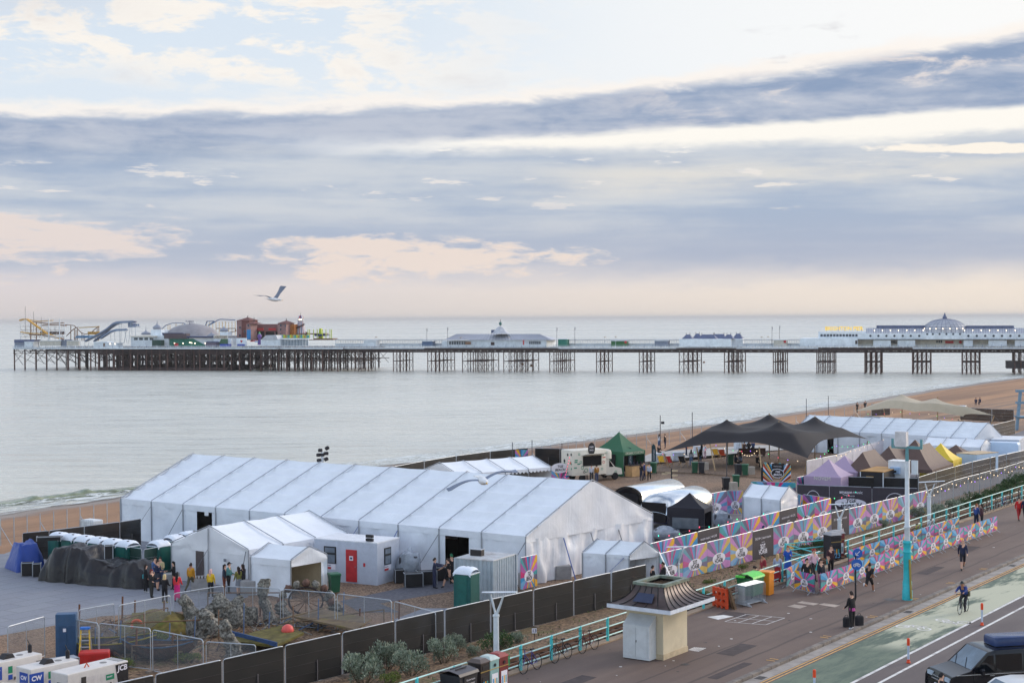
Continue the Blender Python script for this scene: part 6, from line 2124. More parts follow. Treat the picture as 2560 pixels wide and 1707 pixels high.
# ---------------------------------------------------------------- cabins, toilets, machines, vehicles, bins
RUBBER=mat('black rubber',(24,24,26),0.8,var=0.1)
GLASS=mat('vehicle glass',(16,20,24),0.05,var=0.05,spec=0.6)
CHROME=mat('bright metal trim',(190,196,202),0.2,metal=0.8,var=0.03)
def frame3(N,L,R,z):
 """Local frame of a box from its near top corner and the two neighbours: x runs from L to N, y away."""
 n,l,r=P(*N,z),P(*L,z),P(*R,z)
 X=(n-l);lx=X.length;X.normalize()
 Y=Vector((-X.y,X.x,0))
 ly=abs((r-n).dot(Y))
 return l,math.atan2(X.y,X.x),lx,ly
def build_cabins():
 l,rz,lx,ly=frame3((942.5,1357),(785,1345),(1008,1346),SITE_Z+2.6)
 root=thing('site_cabin','grey site cabin with a bright red door beside the big marquee','cabin',(l.x,l.y,SITE_Z),rz)
 g=mat('pale grey cabin steel',(182,188,202),0.5,var=0.05,dirt=((150,156,168),0.3))
 ly=max(ly,2.6)
 b=MB();b.rbox((lx/2,ly/2,1.28),(lx,ly,2.56),g,0.05);b.build('wall',root)
 b=MB();b.box((lx/2,ly/2,2.58),(lx+0.02,ly+0.02,0.06),mat('white cabin roof',(214,216,222),0.5,var=0.06))
 for k in range(14):
  b.box((lx*(k+0.5)/14,ly/2,2.615),(0.08,ly-0.1,0.02),mat('white cabin roof',(214,216,222),0.5))
 b.build('roof',root)
 b=MB();b.box((lx*0.60,-0.02,1.08),(0.80,0.05,1.98),RED_P);b.box((lx*0.60,-0.05,1.55),(0.28,0.01,0.28),BAN_WHITE);b.box((lx*0.60,-0.058,1.55),(0.16,0.006,0.12),NAVY_P);d=b.build('door',root)
 b=MB();b.box((lx*0.60+0.33,-0.07,1.05),(0.08,0.05,0.03),CHROME);b.build('handle',d)
 def win(x,y,ax,nm='window'):
  b=MB();b.box((x,y,1.65),(0.9,0.06,1.05)if ax==0 else(0.06,0.75,1.05),mat('black window frame',(30,30,34),0.5));w=b.build(nm,root)
  for z0,h in((1.42,0.5),(1.95,0.3)):
   b=MB();b.box((x+(0.03 if ax else 0),y-(0.03 if ax==0 else 0),z0),(0.74,0.02,h)if ax==0 else(0.02,0.6,h),mat('cabin pane',(112,122,134),0.15));b.build('pane',w)
 win(lx*0.26,-0.01,0);win(lx+0.01,ly*0.45,1)
 for M,w in((Matrix.Translation((lx*0.26,-0.02,0.92))@VX,0.8),(Matrix.Translation((lx+0.03,ly*0.45,0.92))@Matrix.Rotation(math.radians(90),4,'Z')@VX,0.75)):
  b=MB()
  b.add([(-w/2,-0.17,0),(w/2,-0.17,0),(w/2,0.17,0),(-w/2,0.17,0)],[(0,1,2,3)],BAN_WHITE,M)
  b.add([(-w/2,-0.15,0.006),(w*0.1,-0.15,0.006),(w*0.1,-0.02,0.006),(-w/2,-0.02,0.006)],[(0,1,2,3)],RED_P,M)
  b.text('Wernick',1,NAVY_P,M@Matrix.Translation((-w*0.2,0.08,0.006)),width=w*0.55,bold=0.02)
  b.build('sign',root)
 b=MB();b.box((lx*0.80,-0.01,1.2),(0.14,0.02,0.22),RED_P);b.build('notice',root)
 for k in range(2):
  e=thing('fire_extinguisher','red fire extinguisher at the cabin corner, '+('left' if k==0 else 'right')+' of two','fire extinguisher',P(911+k*9,1459,SITE_Z),0,'fire extinguishers by the cabin')
  b=MB();b.lathe([(0.08,0),(0.085,0.05),(0.085,0.42),(0.03,0.5)],RED_P,10);b.build('cylinder',e)
  b=MB();b.box((0.03,0,0.54),(0.12,0.04,0.06),DARK_IRON);b.build('handle',e)
 o=P(935,1356,SITE_Z+2.6)
 e=thing('work_light','black twin work light lying on the cabin roof','work light',(o.x-0.3,o.y+0.4,SITE_Z+2.63),rz)
 for z in(0.1,0.32):
  b=MB();b.rbox((0,0,z),(0.5,0.2,0.18),mat('black lamp housing',(26,24,28),0.5),0.03);b.build('lamp_head',e)
 l,rz,lx,ly=frame3((1232.5,1400.7),(1138,1393),(1305,1384.6),SITE_Z+2.45)
 root=thing('shipping_container','pale grey ribbed shipping container behind the green toilet','container',(l.x,l.y,SITE_Z),rz)
 cm=mat('pale grey container steel',(168,178,186),0.5,var=0.08,dirt=((140,120,108),0.25))
 b=MB()
 def ribs(A,B,z0,z1,n):
  A,B=Vector(A),Vector(B);d=(B-A);nn=Vector((d.y,-d.x,0)).normalized()*0.05
  pts=[]
  for i in range(n):
   for f,o in((0.0,0),(0.35,0),(0.5,-1),(0.85,-1)):
    pts.append(A+d*((i+f)/n)+nn*o)
  pts.append(B)
  b.loft([[(p.x,p.y,z0)for p in pts],[(p.x,p.y,z1)for p in pts]],cm,False)
 for A,B,n in(((0,0,0),(lx,0,0),9),((lx,0,0),(lx,ly,0),10),((lx,ly,0),(0,ly,0),9),((0,ly,0),(0,0,0),10)):
  ribs(A,B,0.1,2.4,n)
 b.build('wall',root,20)
 b=MB();b.box((lx/2,ly/2,2.42),(lx,ly,0.06),mat('container roof',(196,196,198),0.5,var=0.12,dirt=((140,110,96),0.5)))
 for k in range(12):
  b.box((lx/2,ly*(k+0.5)/12,2.455),(lx-0.1,0.06,0.02),mat('container roof',(196,196,198),0.5))
 b.build('roof',root)
 for x,y in((0,0),(lx,0),(lx,ly),(0,ly)):
  b=MB();b.box((x,y,1.22),(0.12,0.12,2.44),cm);b.build('corner_post',root)
 e=thing('flight_case','small dark open flight case on the container roof','flight case',(l.x,l.y,SITE_Z+2.46),rz)
 b=MB();b.rbox((lx*0.32,ly*0.42,0.18),(0.75,0.4,0.36),mat('dark case',(40,34,36),0.6),0.03);b.box((lx*0.32,ly*0.42,0.37),(0.78,0.43,0.03),ALU);b.build('case',e)
 green=mat('green toilet plastic',(20,84,80),0.45,var=0.10)
 white=mat('white toilet roof',(218,224,234),0.45,var=0.05)
 def loo(lab,q,rz,grp=None,vent=True):
  root=thing('portable_toilet',lab,'portable toilet',q,rz,grp)
  b=MB();b.rbox((0,0,1.02),(1.1,1.1,2.04),green,0.06);b.build('body',root)
  b=MB();b.box((0,-0.56,1.02),(0.66,0.03,1.8),mat('green toilet door',(24,92,84),0.5));b.build('door',root)
  b=MB()
  rings=[]
  for i in range(9):
   a=math.pi*i/8
   y,z=-0.57*math.cos(a),2.03+0.36*math.sin(a)**0.7
   rings.append([(x,y*(1-0.03*(k%2)),z-(0.03 if k%2 else 0)-(0.16*(abs(x)>0.5)))for k,x in enumerate((-0.57,-0.42,-0.28,-0.14,0.0,0.14,0.28,0.42,0.57))])
  b.loft(rings,white,False);b.box((0,0,2.03),(1.14,1.14,0.05),white);b.build('roof',root,50)
  if vent:
   b=MB();b.box((0.30,-0.22,2.36),(0.14,0.1,0.05),DARK_IRON);b.build('vent',root)
  return root
 o=P(1181,1436,SITE_Z+2.04)
 loo('dark green portable toilet with white ribbed roof, standing alone by the grey container',(o.x-0.35,o.y+0.75,SITE_Z),math.radians(-28),None,False)
 A,B=P(122,1346,SITE_Z+2.04),P(292,1367,SITE_Z+2.04)
 proto=None
 ordn=('first','second','third','fourth','fifth','sixth')
 rzt=math.atan2((B-A).y,(B-A).x)
 for k in range(6):
  q=A.lerp(B,k/5)+Vector((0.5,0.7,0));q.z=SITE_Z
  lab='white domed portable toilet, '+ordn[k]+' from the left in the row behind the black tarpaulin'
  if proto is None:
   proto=loo(lab,q,rzt,'portable toilets behind the tarpaulin')
  else:
   dup(proto,q,rzt,lab)
 for(u,v),lab in(((388,1366),'white domed portable toilet touching the scalloped tent, front of three'),((426,1352),'white domed portable toilet behind the scalloped tent, middle of three'),((462,1343),'white domed portable toilet behind the scalloped tent, rear of three')):
  q=P(u,v,SITE_Z+2.04);q.z=SITE_Z
  dup(proto,q+Vector((0.1,0.6,0)),rzt+math.pi/2,lab)
 e=thing('water_tank','white caged water tank behind the toilets','water tank',P(122,1350,SITE_Z),rzt)
 b=MB();b.rbox((0,4,0.6),(1.5,1.0,1.0),mat('white tank plastic',(220,224,226),0.4),0.1);b.build('tank',e)
 b=MB()
 for k in range(7):
  b.tube([(-0.76+k*0.253,3.46,0),(-0.76+k*0.253,3.46,1.15)],0.015,GALV,4)
 for z in(0.3,0.7,1.12):
  b.tube([(-0.78,3.46,z),(0.78,3.46,z)],0.015,GALV,4)
 b.build('cage',e)
build_cabins()
def build_generators():
 body=mat('white generator steel',(206,200,196),0.45,var=0.05,dirt=((170,160,150),0.4))
 blue=mat('blue generator decal',(34,72,160),0.5)
 decal_g=mat('green generator decal',(24,128,92),0.5)
 for lab,N,far,left,kind in(('white generator with black corner panel and lettering, nearest of the generators',(168,1685.6),(320.7,1649.6),(124,1677),'J'),('white generator with two blue lettered decals, second from the front',(75.8,1673),(197.5,1647),(30.6,1667),'C'),('white generator at the left edge behind the others',(-30,1662),(105.6,1632),(-75,1655),'C'),('white generator showing only its roof at the bottom left corner',(40,1722),(70,1706),(-10,1712),'R')):
  z=SITE_Z+1.75
  n,f,w=P(*N,z),P(*far,z),P(*left,z)
  X=(f-n);L=X.length;X.normalize()
  Y=Vector((-X.y,X.x,0));W=max(1.05,abs((w-n).dot(Y)))
  root=thing('generator',lab,'generator',(n.x,n.y,SITE_Z),math.atan2(X.y,X.x),'white generators')
  b=MB();b.rbox((L/2,W/2,0.95),(L,W,1.6),body,0.04);b.box((L/2,W/2,0.08),(L*0.95,W*0.9,0.16),DARK_IRON);b.build('body',root)
  T=lambda x,z,y=-0.012:Matrix.Translation((x,y,z))@VX
  q=lambda b,x0,x1,z0,z1,m,y=-0.006:b.poly([(x0,y,z0),(x1,y,z0),(x1,y,z1),(x0,y,z1)],m)
  b=MB();b.lathe([(0.16,1.752),(0.14,1.765),(0.01,1.765)],mat('grey vent cap',(120,116,114),0.5),12,(L*0.72,W*0.5,0));b.build('vent',root)
  for k,x in enumerate((0.3,0.52,0.74)):
   b=MB();q(b,L*x,L*x+L*0.20,0.35,1.45,mat('generator door',(198,192,190),0.45),-0.004);d=b.build('door',root)
   b=MB();b.box((L*x+L*0.18,-0.02,0.95),(0.05,0.03,0.12),DARK_IRON);b.build('handle',d)
  if kind=='J':
   b=MB();b.poly([(L*0.86,-0.01,0.15),(L-0.01,-0.01,0.15),(L-0.01,-0.01,1.68),(L*0.78,-0.01,1.68)],INK);b.text('JCB',1,BAN_WHITE,T(L*0.895,1.50,-0.02),0.1,0.03,width=L*0.17);b.build('decal',root)
   b=MB();q(b,L*0.62,L*0.76,1.12,1.36,decal_g,-0.012);b.text('SMART',1,BAN_WHITE,T(L*0.68,1.25,-0.018),0,0.02,width=L*0.09);b.build('decal',root)
   b=MB();q(b,L*0.22,L*0.30,0.9,1.5,mat('grille black',(50,46,46),0.6),-0.008);b.build('grille',root)
   b=MB();b.tube([(L*0.42-0.12,W*0.4,1.74),(L*0.42,W*0.4,1.92),(L*0.42+0.12,W*0.4,1.74)],0.03,mat('orange lifting eye',(190,84,40),0.5),6);b.build('lifting_eye',root)
   b=MB();b.box((L*0.93,W*0.5,1.755),(L*0.1,W*0.7,0.02),mat('grey roof plate',(150,148,148),0.5));b.build('roof_plate',root)
   b=MB();b.box((-0.01,W*0.45,1.15),(0.02,0.3,0.4),INK);b.build('control_window',root)
  elif kind=='C':
   for M,w in((T(L*0.12,1.28),0.7),(Matrix.Translation((-0.012,W*0.45,1.28))@Matrix.Rotation(math.radians(-90),4,'Z')@VX,0.6)):
    b=MB();b.add([(-w/2,-0.28,0),(w/2,-0.28,0),(w/2,0.28,0),(-w/2,0.28,0)],[(0,1,2,3)],blue,M)
    b.text('CW',1,BAN_WHITE,M@Matrix.Translation((0,0.05,0.006)),0,0.04,width=w*0.72);b.text('POWER',1,BAN_WHITE,M@Matrix.Translation((0,-0.22,0.006)),0,0.01,width=w*0.6);b.build('decal',root)
   b=MB();q(b,L*0.36,L*0.44,1.2,1.5,decal_g,-0.012);q(b,L*0.36,L*0.44,0.92,1.14,blue,-0.012);b.build('decal',root)
   b=MB();b.text('44271' if 'two' in lab else '44244',1,INK,T(L*0.93,1.45),0,0,width=L*0.10);b.build('lettering',root)
   b=MB();b.slab([(L*0.36,W*0.3,1.75),(L*0.58,W*0.3,1.75),(L*0.54,W*0.3,1.92),(L*0.44,W*0.3,1.95)],(0,W*0.35,0),INK);b.build('roof_scoop',root)
   b=MB();b.lathe([(0.09,1.75),(0.09,2.05),(0.06,2.1)],INK,8,(L*0.93,W*0.55,0));b.beam((L*0.93,W*0.55,2.08),(L*0.90,W*0.6,2.32),0.14,0.03,INK);b.build('exhaust',root)
 o=P(128,1662,SITE_Z+0.9);o.z=SITE_Z
 e=thing('flight_case','black flight case with silver edges behind the generators','flight case',o+Vector((0.3,0.9,0)),YAW_S-0.3)
 b=MB();b.rbox((0,0,0.5),(1.15,0.7,1.0),mat('black case board',(30,28,30),0.6),0.02);b.build('case',e)
 b=MB()
 for x in(-0.57,0.57):
  for y in(-0.35,0.35):
   b.box((x,y,0.5),(0.05,0.05,1.02),ALU)
 b.box((0,0,1.01),(1.18,0.73,0.03),ALU);b.build('edging',e)
 q=P(165,1655,SITE_Z)
 e=thing('tall_cupboard','tall blue steel cupboard standing in the shingle behind the generators','cupboard',(q.x,q.y,SITE_Z),0.15)
 bl=mat('blue cupboard steel',(52,84,118),0.55,var=0.12,dirt=((90,84,80),0.4))
 b=MB();b.rbox((0,0.3,1.15),(0.95,0.6,2.3),bl,0.02);b.build('body',e)
 for k in(0,1):
  b=MB();b.box((-0.14+k*0.42,-0.012,1.0),(0.36,0.03,1.5),mat('blue cupboard door',(44,74,108),0.55));b.build('door',e)
 b=MB();b.box((-0.05,-0.035,1.55),(0.14,0.01,0.16),BAN_WHITE);b.build('notice',e)
 q=P(212,1665,SITE_Z)
 e=thing('stepladder','yellow stepladder with a blue top behind the generators','stepladder',(q.x,q.y,SITE_Z),0.1)
 yl=mat('yellow ladder',(226,186,54),0.5)
 for x in(-0.22,0.22):
  for y in(-0.05,0.5):
   b=MB();b.beam((x*1.25,y*1.3,0),(x*0.85,0.18,1.75),0.06,0.04,yl if y<0 else GALV);b.build('leg',e)
 for k in range(5):
  b=MB();b.box((0,-0.02+k*0.045,0.3+k*0.3),(0.5-k*0.03,0.1,0.03),GALV);b.build('step',e)
 b=MB();b.rbox((0,0.18,1.78),(0.46,0.26,0.1),mat('blue ladder top',(40,110,196),0.5),0.03);b.build('top',e)
 q=P(235,1672,SITE_Z)
 e=thing('red_tub','red plastic tub beside the stepladder','tub',(q.x,q.y,SITE_Z),0.2)
 b=MB();b.rbox((0,0.3,0.4),(1.4,0.8,0.8),mat('red tub plastic',(190,40,36),0.5),0.08);b.build('body',e)
build_generators()
def wheelie(lab,q,rz,m,lid,s=1.0,grp=None):
 root=thing('wheeled_bin',lab,'wheeled bin',q,rz,grp)
 root.scale=(s,s,s)
 b=MB();b.loft([[(x*k,y*k,z)for x,y in((-0.27,-0.3),(0.27,-0.3),(0.27,0.3),(-0.27,0.3))]for k,z in((0.80,0.08),(1.0,0.95))],m,True,None,True);b.build('body',root)
 b=MB();b.rbox((0,0,1.0),(0.60,0.68,0.10),lid,0.04);b.build('lid',root)
 for x in(-0.22,0.22):
  b=MB();b.lathe([(0.1,-0.03),(0.1,0.03)],RUBBER,10,(0,0,0),Matrix.Translation((x,0.27,0.1))@Matrix.Rotation(math.radians(90),4,'Y'));b.build('wheel',root)
 return root
def build_bins():
 gm,gl=mat('dark green bin plastic',(32,84,58),0.5,var=0.08),mat('green bin lid',(40,96,66),0.45)
 bm,bl=mat('dark grey bin plastic',(38,38,44),0.5),mat('black bin lid',(28,28,32),0.5)
 wheelie('green wheeled bin between the small open tent and the cabin',P(836,1482,SITE_Z),0.4,gm,gl,1.15)
 g='wheeled bins on the shingle'
 for u,v,dark,nb in((1737,1183,0,'green one of the pair in front of the stretch tent'),(1754,1184,1,'dark one of the pair in front of the stretch tent'),(1846,1189,1,'dark one of the pair left of the arch sign'),(1863,1189,0,'green one of the pair left of the arch sign'),(1815,1225,1,'dark one by the starburst panels below the pole'),(1840,1218,0,'green one by the starburst panels below the pole'),(1634,1184,0,'green one beside the second feather flag'),(1826,1163,0,'green one under the stretch tent')):
  wheelie('wheeled bin, '+nb,P(u,v,SITE_Z),RND.uniform(-0.3,0.5),bm if dark else gm,bl if dark else gl,1.15,g)
 for u,v,lab in((1877,1185,'pale crate beside the pair of bins left of the arch sign'),(1762,1174,'pale crate behind the pair of bins in front of the stretch tent'),(1833,1226,'pale crate between the dark and the green bin below the pole')):
  e=thing('crate',lab,'crate',P(u,v,SITE_Z),0.3)
  b=MB();b.rbox((0,0,0.4),(0.7,0.6,0.8),mat('pale crate board',(172,162,150),0.8,var=0.12),0.02);b.build('body',e)
 q=PR(17.7,8.0)
 root=thing('large_wheeled_bin','large green wheeled bin with bright lime lid behind the stacked barriers','wheeled bin',q,YAW_S)
 b=MB();b.loft([[(x*k,y*k,z)for x,y in((-0.68,-0.5),(0.68,-0.5),(0.68,0.5),(-0.68,0.5))]for k,z in((0.86,0.2),(1.0,1.15))],mat('mid green bin plastic',(40,104,62),0.5,var=0.08),True,None,True);b.build('body',root)
 b=MB()
 b.loft([[(-0.72,y,z),(0.72,y,z)]for y,z in((-0.54,1.14),(-0.5,1.24),(-0.2,1.38),(0.2,1.38),(0.5,1.26),(0.54,1.14))],mat('lime bin lid',(92,200,72),0.45,var=0.08),False);b.box((-0.8,0.2,1.25),(0.2,0.5,0.1),mat('lime bin lid',(92,200,72),0.45));b.build('lid',root)
 b=MB();b.text('recycle',1,BAN_WHITE,Matrix.Translation((0.35,-0.485,0.85))@VX,width=0.4);b.build('lettering',root)
 for x in(-0.5,0.5):
  for y in(-0.36,0.36):
   b=MB();b.lathe([(0.1,-0.03),(0.1,0.03)],RUBBER,10,(0,0,0),Matrix.Translation((x,y,0.1))@Matrix.Rotation(math.radians(90),4,'X'));b.build('wheel',root)
 root=thing('large_wheeled_bin','orange bin beside the large green one with the lime lid','bin',PR(19.1,7.75),YAW_S)
 om=mat('orange bin plastic',(226,136,36),0.5,var=0.08)
 b=MB();b.rbox((0,0,0.62),(0.62,0.7,1.2),om,0.04);b.build('body',root)
 b=MB();b.rbox((0,0,1.25),(0.7,0.78,0.10),om,0.04);b.build('lid',root)
 e=thing('plastic_barrier','orange plastic barrier leaning by the stacked barriers and the pallet','barrier',PR(14.2,8.0),YAW_S+1.2)
 b=MB()
 og=mat('orange barrier plastic',(206,70,30),0.55,var=0.1)
 for z in(0.25,0.6,0.95):
  b.box((0,0,z),(1.1,0.12,0.2),og)
 for x in(-0.5,-0.17,0.17,0.5):
  b.box((x,0,0.55),(0.12,0.14,1.05),og)
 b.build('panel',e)
 for k in range(2):
  e=thing('pallet',('front' if k==0 else 'rear')+' wooden pallet leaning between the orange barrier and the steel ones','pallet',PR(14.55+0.1*k,7.5+0.2*k),YAW_S+0.9)
  e.rotation_euler=(math.radians(-18),0,YAW_S+0.9)
  wd=mat('old pallet wood',(124,98,74),0.85,var=0.25)
  b=MB()
  for j in range(6):
   b.box((0,-0.05,0.1+j*0.2),(1.0,0.025,0.12),wd)
  for x in(-0.45,0,0.45):
   b.box((x,0,0.6),(0.1,0.09,1.2),wd)
  b.build('boards',e)
 def tall_bin(lab,q,rz,m,top,extra=None,grp=None):
  root=thing('litter_bin',lab,'litter bin',q,rz,grp)
  b=MB();b.rbox((0,0,0.65),(0.62,0.66,1.3),m,0.02);b.build('body',root)
  b=MB();b.loft([[(-0.34*k,-0.36*k,z),(0.34*k,-0.36*k,z),(0.34*k,0.36*k,z),(-0.34*k,0.36*k,z)]for k,z in((1.0,1.30),(1.0,1.33),(0.55,1.46))],top,True,None,True);b.build('top',root)
  b=MB();b.box((0.0,-0.335,1.12),(0.4,0.02,0.16),INK)if extra is None else b.lathe([(0.01,0),(0.07,0),(0.07,0.02)],INK,12,(0,0,0),Matrix.Translation((0,-0.345,1.1))@VX);b.build('slot',root)
  b=MB();b.box((0,-0.335,0.95),(0.64,0.015,0.03),mat('gold bin band',(170,140,70),0.4));b.build('band',root)
  b=MB();b.box((0,-0.34,0.45),(0.42,0.012,0.6),BAN_WHITE if extra else INK)
  for j,c in enumerate((BURST[2],BURST[3],BURST[5])):
   b.box((-0.12+j*0.12,-0.348,0.4),(0.07,0.006,0.3),c)
  b.build('poster',root)
  return root
 rz=YAW_S
 base=PR(-7.35,7.75)
 tall_bin('dark brown litter bin at the bottom edge beside the pale green one',base,rz,mat('brown bin steel',(46,38,38),0.4),mat('brown bin top',(80,68,64),0.4))
 tall_bin('pale green recycling bin at the bottom edge beside the maroon one',PR(-6.70,7.75),rz,mat('pale green bin steel',(134,168,166),0.45),mat('pale green bin top',(176,190,186),0.45),1)
 tall_bin('maroon recycling bin at the bottom edge, rightmost of the row',PR(-6.05,7.75),rz,mat('maroon bin steel',(112,40,42),0.45),mat('maroon bin top',(140,58,54),0.45),1)
 root=thing('large_wheeled_bin','black wheeled bin lettered general waste at the bottom edge','wheeled bin',PR(-8.75,7.7),rz)
 bk=mat('black bin plastic',(32,34,40),0.5)
 b=MB();b.loft([[(x*k,y*k,z)for x,y in((-0.6,-0.5),(0.6,-0.5),(0.6,0.5),(-0.6,0.5))]for k,z in((0.88,0.1),(1.0,1.15))],bk,True,None,True);b.build('body',root)
 b=MB();b.loft([[(-0.64,y,z),(0.64,y,z)]for y,z in((-0.55,1.14),(-0.48,1.24),(0,1.33),(0.48,1.24),(0.55,1.14))],mat('grey black bin lid',(62,58,62),0.45),False)
 b.box((0,-0.1,1.34),(0.7,0.05,0.03),bk);b.box((0,0.15,1.33),(0.7,0.05,0.03),bk);b.build('lid',root)
 b=MB();b.box((0.1,-0.515,0.72),(0.85,0.015,0.7),INK);b.text('General waste',1,BAN_WHITE,Matrix.Translation((0.1,-0.53,0.93))@VX,width=0.55);b.text('& dog waste',1,BAN_WHITE,Matrix.Translation((0.1,-0.53,0.78))@VX,width=0.5);b.box((0.1,-0.527,0.5),(0.8,0.008,0.2),RED_P);b.build('poster',root)
 tall_bin('tall black litter bin numbered 23 by the steps',PR(32.6,9.7,0),YAW_S-0.5,mat('black bin steel',(36,34,40),0.4),mat('grey bin top',(150,148,150),0.5)).scale=(1.25,1.25,1.15)
 o=[x for x in COL.objects if x.name.startswith('litter_bin')][-1]
 b=MB();b.text('23',1,BURST[7],Matrix.Translation((0.05,-0.36,0.2))@VX,width=0.35,bold=0.01);b.build('lettering',o)
 tall_bin('maroon litter bin just right of the black 23 bin',PR(33.9,10.0,0),YAW_S-0.5,mat('maroon bin steel',(112,40,42),0.45),mat('grey bin top',(150,148,150),0.5),1).scale=(1.2,1.2,1.1)
build_bins()
def wheel(root,x,y,r,w,name='wheel'):
 M=Matrix.Translation((x,y,r))@VX
 b=MB();b.lathe([(r*0.62,-w/2),(r*0.94,-w/2),(r,-w/3),(r,w/3),(r*0.94,w/2),(r*0.62,w/2)],RUBBER,20,(0,0,0),M);t=b.build(name,root,40)
 b=MB();b.lathe([(0.02,-w*0.35),(r*0.62,-w*0.45),(r*0.62,w*0.45),(0.02,w*0.35)],CHROME,14,(0,0,0),M);b.build('rim',t)
def vehicle(lab,cat,name,q,rz,prof,W,m,glass,wheels,wr=0.34,grp=None,inset=0.06,extras=True):
 """Body from a side profile [(x, z)...] given front to back along the top; glass: list of (x0,z0,x1,z1,...) side panes."""
 root=thing(name,lab,cat,q,rz,grp)
 zmin=wr*0.55
 n=len(prof)
 rings=[]
 for f,ins in((-1,0.07),(-0.98,0.0),(-0.6,-0.02),(0.6,-0.02),(0.98,0.0),(1,0.07)):
  ring=[]
  for x,z in prof:
   tuck=0.10*max(0,(z-0.95))if abs(f)>0.9 else 0
   ring.append((x+(ins if x<0 else-ins),f*(W/2)-math.copysign(tuck,f),z-(ins*0.6 if z>zmin+0.1 else 0)))
  ring+=[(prof[-1][0],f*W/2,zmin),(prof[0][0],f*W/2,zmin)]
  rings.append(ring)
 b=MB();b.loft(rings,m,True,None,True);b.build('body',root,32)
 for pane in glass:
  if pane[0]=='side':
   for sgn in(-1,1):
    b=MB()
    pts=[(x,sgn*(W/2+0.012-0.10*max(0,z-0.95)),z)for x,z in pane[1]]
    b.poly(pts if sgn<0 else pts[::-1],GLASS);b.build('window',root)
  else:
   (x0,z0),(x1,z1)=pane[1]
   k=pane[2]if len(pane)>2 else 0.86
   dx,dz=(z1-z0),-(x1-x0);dl=math.hypot(dx,dz);dx,dz=-dx/dl*0.015,-dz/dl*0.015
   b=MB();b.poly([(x0+dx,-W/2*k,z0+dz),(x0+dx,W/2*k,z0+dz),(x1+dx,W/2*k*0.93,z1+dz),(x1+dx,-W/2*k*0.93,z1+dz)],GLASS);b.mats[0]=mat('windscreen glass',(96,112,126),0.03,var=0.3,scale=0.8,spec=1.0);b.build(pane[0],root)
 for x in wheels:
  for s in(-1,1):
   wheel(root,x,s*(W/2-0.1),wr,0.22)
 return root
